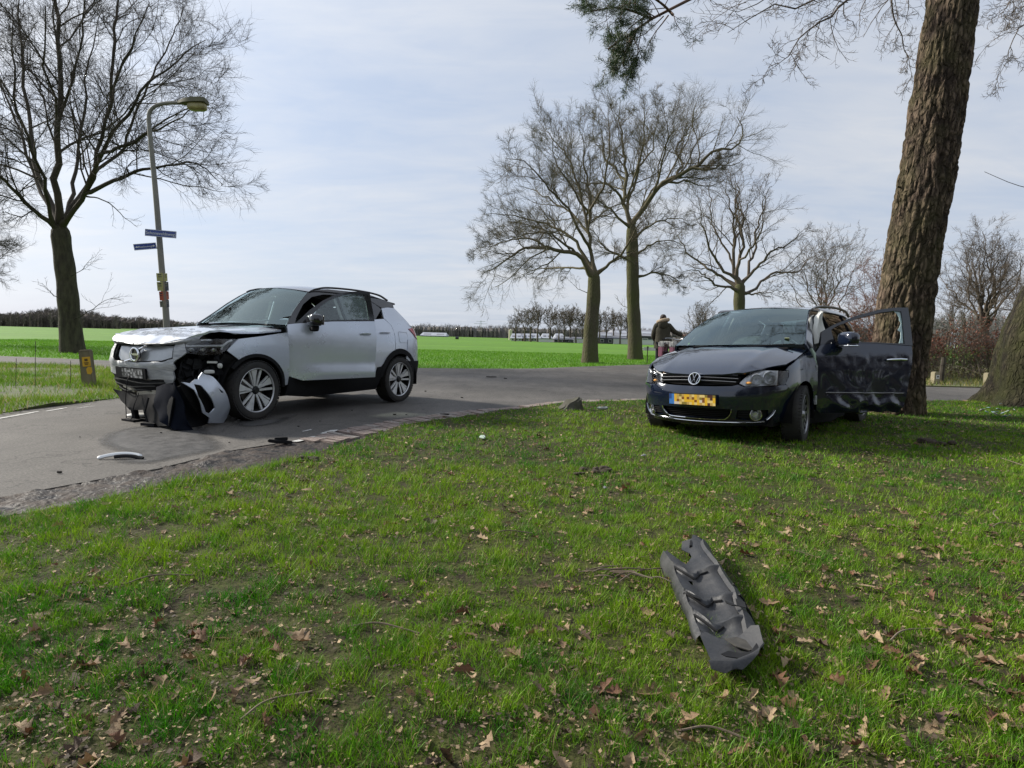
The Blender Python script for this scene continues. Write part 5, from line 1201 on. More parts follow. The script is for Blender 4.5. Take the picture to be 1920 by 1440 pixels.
sheet([(.42, .84, .46), (.78, .86, .50), (1.0, .93, .46), (.98, .95, .02), (.70, .90, .015), (.44, .80, .05)], 'dark_filler', M_tray, amp=.02, seed=11)  # dark filler sheet added so the gap behind the corner reads black
# wreckage behind the missing corner
rw = random.Random(12); t = MB()
for k in range(44):
    s = rw.uniform(4.50, 5.15); z = rw.uniform(.42, .80); p = W(s, z, -rw.uniform(.05, .20)); M_ = Matrix.Rotation(rw.uniform(0, 3), 4, Vector((rw.random(), rw.random(), rw.random())))
    t.box(p, (rw.uniform(.04, .14), rw.uniform(.02, .08), rw.uniform(.03, .10)), M=M_)
for k in range(9):
    p = W(rw.uniform(4.5, 5.1), rw.uniform(.5, .8), -.08); t.tube(smooth_curve([p, p + Vector((.05, .03, -.08)), p + Vector((rw.uniform(-.1, .1), rw.uniform(-.05, .05), -.2))], 5), .009, 6)
t.build('wreckage', M_black, suv, smooth=False)
t = MB(); t.box(W(4.70, .70, -.03), (.10, .03, .022), M=Matrix.Rotation(R(-50), 4, 'Z')); t.blob(W(4.74, .595, .0), (.055, .03, .022), .6, 12, M=Matrix.Rotation(R(-45), 4, 'Z')); t.blob(W(4.62, .66, -.02), (.03, .02, .03), .8, 10); t.build('lamp_fragments', mat('pale_plastic', (.6, .6, .57), rough=.4), suv)
# liner exposed ahead of the wheel
sheet([W(4.36, .72, -.02), W(4.56, .80, -.03), W(4.66, .62, -.10), W(4.62, .36, -.12), W(4.42, .28, -.12), W(4.36, .50, -.10)], 'wheel_liner', M_black, amp=.03, seed=8)
# headlights
HL = [(5.043, .912), (4.862, .948), (4.675, .959), (4.409, .962), (4.48, .895), (4.552, .841), (4.62, .788), (4.804, .775), (4.959, .798)]
for mir in (0, 1):
    f = (lambda mb: mirror_mb(mb)) if mir else (lambda mb: mb)
    hl = f(panel(HL, lambda s, z: W(s, z, -.055), .05, .03, flip=True)).build('headlight', M_void, suv)
    f(panel(HL, lambda s, z: W(s, z, .004), .05, .004, flip=True)).build('lens', M_lens, hl)
    t = MB(); t.tube([W(5.02, .872, -.02), W(4.80, .878, -.02), W(4.58, .882, -.02)], .012, 6); t.tube([W(4.58, .882, -.02), W(4.52, .925, -.02), W(4.47, .945, -.02)], .011, 6); t.tube([W(4.58, .882, -.02), W(4.60, .84, -.02)], .011, 6); f(t).build('light_bar', mat('light_guide', (.86, .87, .88), rough=.2), hl)
    t = MB(); t.tube([W(5.0, .935, -.03), W(4.7, .945, -.03)], .012, 6)
    for s in (4.93, 4.80, 4.68): t.blob(W(s, .835, -.045), (.03, .03, .022), .8, 10)
    f(t).build('reflector', M_lamp, hl)
# front arch lip and rear arch cladding, sills
for c_, r0, r1, a0, a1, nm in ((0, .392, .432, 178, 40, 'arch_trim'), (-2.702, .40, .475, 168, 8, 'arch_trim')):
    o = arc(c_, .36, r1, a0, a1, 22) + arc(c_, .36, r0, a1, a0, 22)
    side_panel(o, nm, M_black, off=.014, th=.03, spc=.05)
side_panel([(-.50, .50), (-.66, .445), (-2.13, .435), (-2.16, .56), (-2.30, .57), (-2.27, .40), (-2.2, .23), (-.85, .215), (-.46, .26)], 'sill', M_black, off=.012, th=.05)
# front left door, swung open
DTH = R(25); dd = Vector((-math.cos(DTH), math.sin(DTH), 0)); dn = Vector((math.sin(DTH), math.cos(DTH), 0)); HG = Vector((-.49, .905, 0))
def dprof(d, z):
    o = np.interp(z, [.4, .47, .56, .64, .75, .9, 1.0, 1.1, 1.2, 1.65], [-.015, .004, .018, -.012, -.004, .0, -.008, -.03, -.07, -.28]); k = min(1, max(0, (d - .1) / .35))
    return o if not (.42 < z < .8) else o * k
def doorp(d, z, off=0.0): return HG + dd * d + dn * (dprof(d, z) + off + .012 * math.sin(d / 1.17 * PI)) + Vector((0, 0, z))
DO = [(.0, 1.148), (.004, .50), (.06, .485), (.18, .447), (1.165, .472), (1.172, .7), (1.19, 1.0), (1.192, 1.232), (.6, 1.208), (.13, 1.168)]
door = panel(DO, doorp, .06, .05).build('front_door', M_silver, suv); tag(door, 'open left front door')
FR = [(.10, 1.166), (.20, 1.25), (.309, 1.344), (.507, 1.48), (.72, 1.583), (.929, 1.626), (1.08, 1.637), (1.20, 1.642), (1.195, 1.5), (1.192, 1.236), (.6, 1.212)]
FH = [(.27, 1.205), (.36, 1.31), (.50, 1.432), (.66, 1.525), (.78, 1.565), (.95, 1.596), (1.11, 1.596), (1.115, 1.45), (1.115, 1.25), (.7, 1.234)]
panel(FR, lambda d, z: doorp(d, z, .003), .05, .03, [FH]).build('window_frame', M_gloss, door)
panel([(x, z) for x, z in FH], lambda d, z: doorp(d, z, -.016), .08, .004).build('door_window', M_glass, door)
panel([(.02, 1.12), (.02, .52), (1.15, .5), (1.165, 1.2)], lambda d, z: doorp(d, z, -.065) - dn * (.02 * math.sin((z - .5) * 4)), .08, .03).build('door_trim', M_dash, door)
t = MB(); t.tube([doorp(.955, 1.055, .008), doorp(.97, 1.06, .034), doorp(1.03, 1.062, .04), doorp(1.085, 1.06, .034), doorp(1.10, 1.056, .008)], [.012, .015, .016, .015, .012], 8, flat=.8); t.build('door_handle', M_silver, door)
t = MB(); Mm = Matrix.Rotation(-DTH, 4, 'Z'); t.blob(doorp(.30, 1.215, .155), (.085, .135, .082), .62, 20, M=Mm @ Matrix.Rotation(R(0), 4, 'Z'))
mir_ = t.build('side_mirror', M_gloss, door, angle=60)
t = MB(); t.blob(doorp(.30, 1.12, .12), (.05, .05, .05), .6, 12, M=Mm); t.tube([doorp(.30, 1.10, -.01), doorp(.30, 1.13, .10)], .03, 8); t.build('mirror_stalk', M_black, mir_)
t = MB(); M_ = Mm; t.box(doorp(.383, 1.215, .155), (.006, .20, .12), M=M_); t.build('mirror_glass', M_chrome, mir_, smooth=False)
# rear door, quarter, tail
side_panel([(-1.66, .445), (-2.12, .44), (-2.155, .565), (-2.245, .575)] + arc(-2.702, .36, .475, 27, 76, 8)[1:] + [(-2.595, 1.0), (-2.605, 1.2), (-2.50, 1.292), (-2.2, 1.27), (-1.66, 1.242)], 'rear_door', M_silver)
for mir in (0, 1):
    t = MB(); t.tube([sp(-2.26, 1.08, .006), sp(-2.285, 1.084, .030), sp(-2.37, 1.086, .034), sp(-2.45, 1.084, .030), sp(-2.475, 1.08, .006)], [.011, .014, .015, .014, .011], 8, flat=.8)
    (mirror_mb(t) if mir else t).build('door_handle', M_silver, suv)
QP = [(-2.612, 1.2), (-2.60, 1.0)] + arc(-2.702, .36, .48, 78, 152, 14) + [(-3.17, .62), (-3.27, .66), (-3.27, 1.0), (-3.10, 1.16), (-3.24, 1.17), (-3.16, 1.25), (-3.02, 1.36), (-2.88, 1.475), (-2.70, 1.478), (-2.535, 1.455), (-2.51, 1.30)]
side_panel(QP, 'rear_quarter', M_silver, spc=.06)
t = MB(); fl = [sp(x, z, .004) for x, z in ((-2.72, 1.10), (-2.93, 1.09), (-2.935, .93), (-2.73, .93), (-2.70, .95), (-2.70, 1.08), (-2.72, 1.10))]; t.tube(fl, .0018, 4, cap=False); t.build('fuel_flap', M_grey_pl, suv); mirror_mb(t)
side_panel([(-3.03, 1.155), (-3.235, 1.175), (-3.30, 1.13), (-3.385, 1.095), (-3.38, .98), (-3.275, .985), (-3.18, 1.02)], 'tail_light', M_redlens, off=.012, th=.04, spc=.04)
side_panel([(1.05, 1.0), (.0, 1.0), (.0, 1.47), (.40, 1.47), (.62, 1.28), (.85, 1.12)], 'tailgate', M_silver, S=False, spc=.1)
for mir in (0, 1):
    mb = panel([(0.0, .62), (1.32, .62), (1.25, .98), (1.0, .99), (0, .99)], lambda s, z: W(s, z, .01), .08, .02, flip=True); (mirror_mb(mb) if mir else mb).build('rear_bumper', M_silver, suv)
    mb = panel([(0.0, .26), (1.15, .30), (1.30, .64), (0, .63)], lambda s, z: W(s, z, .015), .08, .03, flip=True); (mirror_mb(mb) if mir else mb).build('rear_bumper_cladding', M_black, suv)
# greenhouse
WE = [(-.50, 1.145), (-.66, 1.28), (-.84, 1.43), (-1.00, 1.545), (-1.10, 1.605)]; RE = [(-1.10, 1.605), (-1.25, 1.642), (-1.5, 1.668), (-2.0, 1.672), (-2.4, 1.648), (-2.7, 1.59), (-2.88, 1.53)]
ap = [(-1.64, 1.598), (-1.36, 1.585), (-1.12, 1.535), (-.92, 1.425), (-.70, 1.225), (-.64, 1.15)]
frm = WE + RE[1:] + [(-2.87, 1.48), (-2.70, 1.482), (-2.55, 1.458), (-2.47, 1.49), (-2.30, 1.572)] + ap
side_panel(frm, 'roof_side', M_gloss, off=.002, th=.03, spc=.05)
side_panel([(-1.64, 1.60), (-1.755, 1.60), (-1.76, 1.25), (-1.655, 1.245)], 'door_pillar', M_gloss, off=.0, th=.05, spc=.08)
side_panel([(-1.76, 1.60), (-2.30, 1.575), (-2.49, 1.468), (-2.525, 1.44), (-2.31, 1.285), (-1.76, 1.255)], 'rear_side_window', M_glassd, off=-.004, th=.004, spc=.1)
t = MB()
side_panel([(-.66, 1.16), (-.92, 1.43), (-1.12, 1.54), (-1.36, 1.59), (-1.62, 1.60), (-1.64, 1.235)], 'front_side_window', M_glass, off=-.004, th=.004, spc=.1, left=False)
side_panel([(-.49, 1.148), (-.50, .50), (-.66, .447), (-1.645, .447), (-1.645, 1.24), (-.64, 1.15)], 'front_door', M_silver, left=False)
def ws_bulge(p, u, t):
    y = p.y / max(.3, (.80 - .22 * t)); k = 1 - y * y; return p + Vector((.17 * k * (1 - .45 * t), 0, .035 * k * t + .012 * k))
L_ = [sp(x, z, -.012) for x, z in WE]
# windscreen runs from edge to edge
mbw = MB(); A_ = resample(L_, 14); V = []
for j, a in enumerate(A_):
    for i in range(19):
        y = a.y * (1 - 2 * i / 18); V.append(ws_bulge(Vector((a.x, y, a.z)), 0, j / 13))
mbw.add(V, [(j * 19 + i, j * 19 + i + 1, (j + 1) * 19 + i + 1, (j + 1) * 19 + i) for j in range(13) for i in range(18)]); mbw.build('windscreen', M_screen, suv)
E_ = resample([sp(x, z, -.004) for x, z in RE], 18); V = []
for j, a in enumerate(E_):
    for i in range(15):
        y = a.y * (1 - 2 * i / 14); k = 1 - (y / a.y) ** 2; V.append(Vector((a.x + (.095 * k * (1 - j / 17) - .06 * k * (j / 17) ** 3), y, a.z + .05 * k)))
mbr = MB(); mbr.add(V, [(j * 15 + i, j * 15 + i + 1, (j + 1) * 15 + i + 1, (j + 1) * 15 + i) for j in range(17) for i in range(14)]); mbr.build('roof', mat('dark_roof_paint', (.022, .022, .030), rough=.2, coat=1), suv)
t = MB(); t.tube(smooth_curve([(-1.13, .628, 1.612), (-1.22, .630, 1.645), (-1.45, .630, 1.683), (-2.0, .628, 1.692), (-2.5, .62, 1.662), (-2.76, .605, 1.59)], 6), .017, 8, flat=.7); both(t, 'roof_rail', M_gloss, suv)
t = MB(); t.box((-2.90, 0, 1.555), (.20, 1.16, .03), M=Matrix.Rotation(R(-6), 4, 'Y')); t.build('spoiler', M_gloss, suv, bevel=.01)
M_lining = mat('roof_lining', (.46, .46, .44), rough=.9)
mbl = MB(); mbl.add([Vector((v[0], v[1] * .97, v[2] - .035)) for v in V], [(j * 15 + i, (j + 1) * 15 + i, (j + 1) * 15 + i + 1, j * 15 + i + 1) for j in range(17) for i in range(14)]); mbl.build('roof_lining', M_lining, suv)
side_panel([(-1.60, 1.58), (-1.78, 1.58), (-1.80, 1.10), (-1.62, 1.10)], 'pillar_trim', M_lining, off=-.06, th=.02, spc=.1)
# rear window
t = MB(); a0 = [Vector((-2.86, y, 1.535)) for y in (-.60, -.3, 0, .3, .60)]; b0 = [Vector((-3.18 - .03 * (1 - (y / .66) ** 2), y, 1.22)) for y in (-.66, -.33, 0, .33, .66)]; loft(a0, b0, 9, 4).build('rear_window', M_glassd, suv)
# wipers, cabin
t = MB()
for y0 in (-.30, .30): t.tube([(-.45, y0, 1.165), (-.56, y0 + .32, 1.215), (-.62, y0 + .50, 1.25)], .009, 6)
t.build('wiper', M_black, suv)
t = MB(); t.box((-.50, 0, 1.10), (.10, 1.44, .02)); t.build('cowl', M_black, suv, smooth=False)
t = MB(); t.blob((-.78, 0, 1.0), (.26, .70, .14), .4, 20); t.build('dashboard', M_dash, suv)
seat(suv, -1.45, .37, .48, M_cloth); seat(suv, -1.45, -.37, .48, M_cloth); seat(suv, -2.35, .34, .52, M_cloth, .6); seat(suv, -2.35, -.34, .52, M_cloth, .6); steering(suv, (-1.02, .37, 1.04), M_dash)
t = MB(); t.box((-1.02, .0, 1.50), (.03, .22, .06)); t.build('inner_mirror', M_black, suv, bevel=.01)
wheel(suv, (0, .815, .359), .359, .258, .235, 'blade', 1, 3, 76); wheel(suv, (0, -.815, .359), .359, .245, .235, 'blade', -1, 3, 20)
wheel(suv, (-2.702, .815, .359), .359, .258, .235, 'blade', 1, 0, 80); wheel(suv, (-2.702, -.815, .359), .359, .245, .235, 'blade', -1, 0, 0)
# ================================================================== dark blue car
W2 = Wrap([(-3.32, 0), (-3.30, .5), (-3.22, .72), (-3.0, .83), (-2.5, .87), (-1.3, .88), (-.2, .875), (.25, .85), (.50, .78), (.68, .66), (.80, .46), (.86, .22), (.88, 0)],
          [(.15, .12), (.3, .05), (.45, .02), (.6, .0), (.8, .008), (.92, .03), (1.0, .055), (1.08, .09), (1.2, .14), (1.35, .205), (1.5, .29), (1.6, .36)],
          [(.15, .22), (.24, .1), (.33, .04), (.42, .0), (.55, .0), (.62, .02), (.68, .05), (.8, .12), (.9, .24), (1.0, .4)], [(.2, .14), (.4, .02), (.6, .0), (.9, .03), (1.1, .08), (1.2, .14), (1.46, .36), (1.6, .6)])
X2 = W2.sx; SM = W2.max; y2 = W2.sy
mpv = empty('crashed_car', (2.528, 7.207, -.033), (0, 0, 0)); mpv.rotation_euler = (Matrix.Rotation(R(228.33), 3, 'Z') @ Matrix.Rotation(R(2.16), 3, 'X')).to_euler()
tag(mpv, 'dark blue family car on the grass with its open front door against a tree trunk', 'car', 'crashed cars')
def q2(x, z, off=0.0): return W2(X2(x), z, off)
def pan2(outl, name, m, off=0.0, th=.018, spc=.07, holes=(), post=None, mirror=True, left=True, S=True, parent=None):
    f = lambda s, z: W2(s, z, off); o = [(X2(x), z) for x, z in outl] if S else outl
    mb = panel(o, f, spc, th, holes, post, flip=True)
    if left: mb.build(name, m, parent or mpv)
    if mirror: (mirror_mb(panel(o, f, spc, th, holes, None, flip=True)) if post else mirror_mb(mb)).build(name, m, parent or mpv)
def dent(p):
    """left flank pushed in and torn by the tree"""
    q = Vector(p); a = max(0, min(1, (-q.x - 1.45) / .5)) * (q.y > 0)
    n = 1 - 2 * abs(noise.noise(q * 4 + Vector((3, 1, 0)))); q.y += a * (.05 * noise.noise(q * 2.3) + .028 * n - .03) * (1.0 if q.z < 1.1 else .3); q.z += a * .012 * n; return q
b = MB(); b.box((-1.3, 0, .27), (3.7, 1.42, .10)); b.box((-2.75, 0, .58), (.9, 1.45, .7)); b.box((-.38, 0, .66), (.10, 1.46, .72)); b.box((.18, 0, .52), (.95, 1.04, .46), taper=(.85, .95)); b.build('floor_pan', M_void, mpv, smooth=False)
for xx in (0, -2.578):
    mb = MB(); mb.lathe([(.375, .855), (.375, .50), (.02, .50)], 'Y', 24, (xx, 0, .325), a0=R(-12), a1=R(192)); mb.build('wheel_well', M_void, mpv); mirror_mb(mb).build('wheel_well', M_void, mpv)
HZ2 = soft_profile([(-.5, 1.14), (-.4, 1.122), (-.06, 1.062), (.2, 1.0), (.5, .90), (.7, .815), (.80, .758), (.84, .735), (.95, .67)], .09)
def hz2(x, y): return np.interp(x, *HZ2) - .09 * (abs(y) / .80) ** 3 + .008 * math.exp(-((abs(y) - .52 + .12 * x) / .05) ** 2)
def edge2(x):                                            # half width of the bonnet at x
    z = hz2(x, .74); return W2(X2(x), z).y - .012
H2 = [(-.06, 0), (-.075, .25), (-.13, .5), (-.22, .68), (-.28, edge2(-.28)), (-.1, edge2(-.1)), (.15, edge2(.15)), (.36, edge2(.36) - .005), (.50, .685), (.62, .60), (.735, .48), (.79, .28), (.815, 0)]
H2 = H2 + [(x, -y) for x, y in H2[-2:0:-1]]
panel(H2, lambda x, y: Vector((x, y, hz2(x, y))), .045, .02).build('hood', M_navy, mpv)
ARC = arc(0, .315, .365, 176, 38, 16)
tops = [(4.41, .803), (X2(.36), .84), (X2(.15), hz2(.15, edge2(.15)) - .003), (X2(-.1), hz2(-.1, edge2(-.1)) - .003), (X2(-.28), 1.0), (X2(-.40), 1.01), (X2(-.415), .90), (X2(-.42), .30)]
mb = panel([(4.43, .665), (4.372, .735), (4.36, .797)] + tops + [(X2(x), z) for x, z in ARC], lambda s, z: W2(s, z), .055, .02, flip=True); mb.build('front_fender', M_navy, mpv); mirror_mb(mb).build('front_fender', M_navy, mpv)
# bumper with its openings
half = [(X2(.288), .54), (4.43, .655), (4.60, .638), (4.80, .630), (4.90, .632), (4.965, .655), (5.02, .640), (5.2, .632), (SM, .630)]
low = [(SM, .205), (5.1, .210), (4.75, .225), (4.55, .245), (4.40, .27), (X2(.350), .29), (X2(.345), .41)]
outl = half + [(2 * SM - s, z) for s, z in half[-2::-1]] + [(2 * SM - s, z) for s, z in low[:0:-1]] + low
LG = [(5.025, .400), (5.035, .355), (5.075, .305), (5.14, .287), (SM, .284)]; LGf = LG + [(2 * SM - s, z) for s, z in LG[-2::-1]]
FG = [(4.965, .392), (4.64, .398), (4.625, .33), (4.66, .297), (4.90, .288), (4.985, .30)]
crz = lambda s, z, off=0: W2(s, z, off + .014 * math.exp(-((z - .605) / .028) ** 2) - .008 * math.exp(-((z - .45) / .05) ** 2))
panel(outl, crz, .06, .02, [LGf, FG, [(2 * SM - s, z) for s, z in FG]], flip=True).build('front_bumper', M_navy, mpv)
panel([(s, z) for s, z in densify(LGf, .1)], lambda s, z: W2(s, z, -.05), .08, .01, flip=True).build('lower_grille', M_void, mpv)
lg = mpv.children[-1]
for k in range(5):
    z = .303 + .021 * k; e = 5.10 - .016 * k
    t = MB(); t.tube([W2(e + (2 * SM - 2 * e) * i / 14, z, -.022) for i in range(15)], .006, 6, flat=.5); t.build('slat', M_black, lg)
for mir in (0, 1):
    f = (lambda m_: mirror_mb(m_)) if mir else (lambda m_: m_)
    bz = f(panel(FG, lambda s, z: W2(s, z, -.03), .06, .01, flip=True)).build('fog_lamp_bezel', M_black, mpv)
    for k in range(3):
        t = MB(); z = .32 + .025 * k; t.tube([W2(4.85 + .11 * i / 4, z, -.012) for i in range(5)], .005, 5); f(t).build('slat', M_black, bz)
    c = W2(4.775, .346, -.012); n_ = (W2(4.775, .346, .1) - c).normalized(); q = n_.to_track_quat('Z', 'Y').to_matrix().to_4x4()
    def disc(prof, c=c, q=q):
        l = MB(); l.lathe(prof, 'Z', 28); l.v = [tuple(q @ Vector(v) + c) for v in l.v]; return l
    f(disc([(.050, .0), (.056, .014), (.062, .012), (.062, -.01)])).build('fog_lamp_ring', M_chrome, bz)
    f(disc([(.001, -.012), (.022, -.010), (.03, .004), (.034, -.012), (.052, .0)])).build('fog_lamp', M_lamp, bz)
    f(disc([(.001, .014), (.03, .011), (.052, .003)])).build('lens', M_lens, bz)
    t = MB(); t.tube([W2(4.55, .392, .006), W2(4.575, .345, .006), W2(4.62, .302, .006), W2(4.64, .292, .006)], [.005, .008, .008, .004], 6); f(t).build('chrome_trim', M_chrome, mpv)
    # headlamp: dark pod, chrome bowls, clear lens
    HL2 = [(4.95, .667), (4.881, .729), (4.782, .785), (4.66, .800), (4.562, .800), (4.375, .793), (4.385, .735), (4.445, .652), (4.66, .643), (4.884, .637)]
    hl = f(panel(HL2, lambda s, z: W2(s, z, -.06), .05, .02, flip=True)).build('headlight', mat('lamp_pod', (.62, .63, .65), (.34, .35, .37), scale=16, rough=.22, metal=.35), mpv)
    f(panel(HL2, lambda s, z: W2(s, z, .003), .05, .004, flip=True)).build('lens', M_lens, hl)
    for s_, z_, r_ in ((4.62, .725, .064), (4.765, .708, .055)):
        c = W2(s_, z_, -.02); n_ = (W2(s_, z_, .1) - c).normalized(); q = (n_ + Vector((.25, 0, 0))).normalized().to_track_quat('Z', 'Y').to_matrix().to_4x4()
        f(disc([(.001, -.045), (r_ * .35, -.042), (r_ * .8, -.02), (r_, .006), (r_ + .006, .002), (r_ + .004, -.03)], c, q)).build('reflector', M_lamp, hl)
        f(disc([(.001, -.006), (.012, -.010), (.014, -.04)], c, q)).build('bulb', M_lens, hl)
    t = MB(); t.blob(W2(4.85, .672, -.02), (.035, .03, .016), .8, 10); f(t).build('indicator', M_amber, hl)
# chrome line and U trim
t = MB(); U_ = LG[0:1] + LG[1:]; Ul = [W2(s, z, .008) for s, z in U_] + [W2(2 * SM - s, z, .008) for s, z in U_[-2::-1]]; t.tube(smooth_curve(Ul, 5), .0065, 6); t.build('grille_trim', M_chrome, mpv)
ch = [(4.66, .272), (4.85, .262), (5.1, .256), (SM, .252)]; t = MB(); t.tube(smooth_curve([W2(s, z, .008) for s, z in ch] + [W2(2 * SM - s, z, .008) for s, z in ch[-2::-1]], 5), .005, 6); t.build('chrome_line', M_chrome, mpv)
# upper grille
UG = [(4.962, .672), (4.93, .735), (5.10, .765), (SM, .775)]; lowg = [(SM, .645), (5.2, .647), (5.0, .655)]
UGo = UG + [(2 * SM - s, z) for s, z in UG[-2::-1]] + [(2 * SM - s, z) for s, z in lowg[:0:-1]] + lowg
ug = panel(UGo, lambda s, z: W2(s, z, -.02), .06, .02, flip=True).build('upper_grille', M_void, mpv)
for z, e in ((.672, 4.985), (.706, 4.962), (.740, 4.965)):
    t = MB(); t.tube([W2(e + (2 * SM - 2 * e) * i / 18, z + .012 * math.sin(PI * i / 18), .0) for i in range(19)], .0125, 6, flat=.6); t.build('slat', M_black, ug)
    t = MB(); t.tube([W2(e + (2 * SM - 2 * e) * i / 18, z + .010 + .012 * math.sin(PI * i / 18), .010) for i in range(19)], .0030, 5); t.build('chrome_strip', M_galloy, ug)
# round badge: ring with the two letters inside
c = W2(SM, .708, .028); n_ = Vector((1, 0, .22)).normalized(); qb = n_.to_track_quat('Z', 'Y').to_matrix()
ex = Vector((0, 1, 0)); ey = n_.cross(ex); ey = ey if ey.z > 0 else -ey; rb = .062
l = MB(); l.tube([c + (ex * math.cos(a) + ey * math.sin(a)) * rb for a in [2 * PI * k / 32 for k in range(33)]], .0075, 8, cap=False); bd = l.build('emblem', M_chrome, mpv)
l = MB(); l.lathe([(.001, .0), (rb, .0), (rb, -.03)], 'Z', 28); l.v = [tuple(c + (ex * v[0] + ey * v[1] + n_ * (v[2] - .004))) for v in l.v]; l.build('emblem_disc', M_black, bd)
def stroke(p): 
    l = MB(); l.tube([c + ex * (-x * rb) + ey * (y * rb) + n_ * .003 for x, y in p], .0062, 6, flat=.8); l.build('emblem_letter', M_chrome, bd)
stroke([(-.36, .86), (0, .06), (.36, .86)]); stroke([(-.86, .42), (-.40, -.80), (0, .0), (.40, -.80), (.86, .42)])
# yellow number plate, blurred to blocks as in the photograph
pm_ = {'Y': (.80, .47, .025), 't': (.55, .36, .10), 'L': (.80, .60, .22), 'B': (.22, .075, .012), 'O': (.26, .19, .03), 'W': (.70, .60, .50), 'K': (.07, .02, .012), 'b': (.02, .07, .26), 'c': (.05, .20, .55)}
keys = list(pm_); PR = ['bcYtOtYYtLYtLLOKKO', 'bcYtLBYBtBYtOBYtKY', 'ccYBtLYYYYBYWBYLLY', 'ccWWLOOtLYLYtLYKtL']
pc = W2(SM, .488, .018); Mp2 = Matrix.Rotation(R(3), 4, 'Y'); l = MB(); l.box(pc, (.018, .54, .125), M=Mp2); pl2 = l.build('number_plate', M_black, mpv, smooth=False, bevel=.003)
l = MB()
for j, row in enumerate(PR):
    for i, ch_ in enumerate(row):
        l.mi = keys.index(ch_); ya, za = -.26 + .52 * i / 18, .055 - .110 * (j + 1) / 4; yb, zb = ya + .52 / 18, za + .110 / 4
        l.add([pc + Mp2 @ Vector((.0105, y, z)) for y, z in ((ya, za), (yb, za), (yb, zb), (ya, zb))], [(0, 1, 2, 3)])
l.build('plate_face', [mat('plate_colour', pm_[k], rough=.45) for k in keys], pl2, smooth=False)
# sides
pan2([(-1.53, .30), (-2.08, .29)] + arc(-2.578, .315, .40, 12, 84, 8)[1:] + [(-2.52, .90), (-2.58, 1.04), (-2.2, 1.05), (-1.53, 1.035)], 'rear_door', M_navy, post=dent)
pan2([(-2.535, .90)] + arc(-2.578, .315, .405, 84, 160, 12) + [(-3.05, .40), (-3.14, .55), (-3.16, .95), (-3.10, 1.2), (-3.08, 1.46), (-2.98, 1.47), (-2.92, 1.12), (-2.60, 1.05)], 'rear_quarter', M_navy, post=dent)
pan2([(-.43, .31), (-1.5, .30), (-2.1, .29), (-2.1, .13), (-1.5, .11), (-.4, .17)], 'sill', M_black, off=-.005, th=.04, post=dent)
for mir in (0, 1):
    f = (lambda m_: mirror_mb(m_)) if mir else (lambda m_: m_)
    f(panel([(0, .25), (.95, .28), (1.15, .42), (1.05, .95), (.85, 1.0), (0, 1.0)], lambda s, z: W2(s, z, .004), .09, .02, flip=True)).build('tailgate', M_navy, mpv)
    f(panel([(.70, .95), (1.08, .95), (1.1, 1.12), (.75, 1.1)], lambda s, z: W2(s, z, .012), .06, .02, flip=True)).build('tail_light', M_redlens, mpv)
WE2 = [(-.255, 1.075), (-.42, 1.185), (-.62, 1.31), (-.86, 1.425), (-1.08, 1.512)]; RE2 = [(-1.08, 1.512), (-1.4, 1.548), (-2.0, 1.565), (-2.6, 1.545), (-3.05, 1.475)]
ap2 = [(-2.92, 1.42), (-2.5, 1.49), (-1.9, 1.515), (-1.45, 1.495), (-1.10, 1.435), (-.82, 1.315), (-.56, 1.14), (-.44, 1.02), (-.29, 1.0)]
pan2(WE2 + RE2[1:] + ap2, 'roof_side', M_navy, off=.002, th=.03, spc=.05)
pan2([(-1.50, 1.50), (-1.60, 1.505), (-1.60, 1.03), (-1.50, 1.03)], 'door_pillar', M_gloss, th=.05, spc=.08)
pan2([(-1.60, 1.505), (-1.9, 1.51), (-2.5, 1.485), (-2.91, 1.415), (-2.925, 1.14), (-2.60, 1.055), (-1.6, 1.04)], 'rear_side_window', M_glassd, off=-.004, th=.004, spc=.1)
t = MB(); t.tube([q2(-2.42, 1.06, .004), q2(-2.46, 1.25, .004), q2(-2.44, 1.49, .004)], .018, 6, flat=.4); t.build('window_divider', M_gloss, mpv)
pan2([(-.58, 1.05), (-.84, 1.32), (-1.12, 1.44), (-1.48, 1.495), (-1.5, 1.035)], 'front_side_window', M_glass, off=-.004, th=.004, spc=.1, left=False)
pan2([(-.43, 1.01), (-.425, .30), (-1.52, .30), (-1.52, 1.035), (-.6, 1.04)], 'front_door', M_navy, left=False)
t = MB(); t.tube([q2(-.6, 1.036, .006), q2(-1.5, 1.04, .006), q2(-2.3, 1.055, .006), q2(-2.62, 1.06, .006), q2(-2.90, 1.13, .006)], .007, 6); t.build('window_trim', M_chrome, mpv)
def rows_mesh(edge, n, w, fn):
    V = []; E_ = resample(edge, n)
    for j, a in enumerate(E_):
        for i in range(w): y = a.y * (1 - 2 * i / (w - 1)); V.append(fn(a, y, j / (n - 1)))
    m_ = MB(); m_.add(V, [(j * w + i, j * w + i + 1, (j + 1) * w + i + 1, (j + 1) * w + i) for j in range(n - 1) for i in range(w - 1)]); return m_
rows_mesh([q2(x, z, -.01) for x, z in WE2], 14, 19, lambda a, y, t: Vector((a.x + .21 * (1 - (y / a.y) ** 2) * (1 - .2 * t), y, a.z + .03 * (1 - (y / a.y) ** 2) * t))).build('windscreen', M_screen, mpv)
rows_mesh([q2(x, z, -.05) for x, z in RE2], 18, 15, lambda a, y, t: Vector((a.x + .17 * (1 - (y / a.y) ** 2) * (1 - t), y, a.z + .035 * (1 - (y / a.y) ** 2) - .035))).build('roof_lining', M_lining, mpv)
pan2([(-1.50, 1.48), (-1.62, 1.48), (-1.64, .95), (-1.52, .95)], 'pillar_trim', M_lining, off=-.06, th=.02, spc=.1)
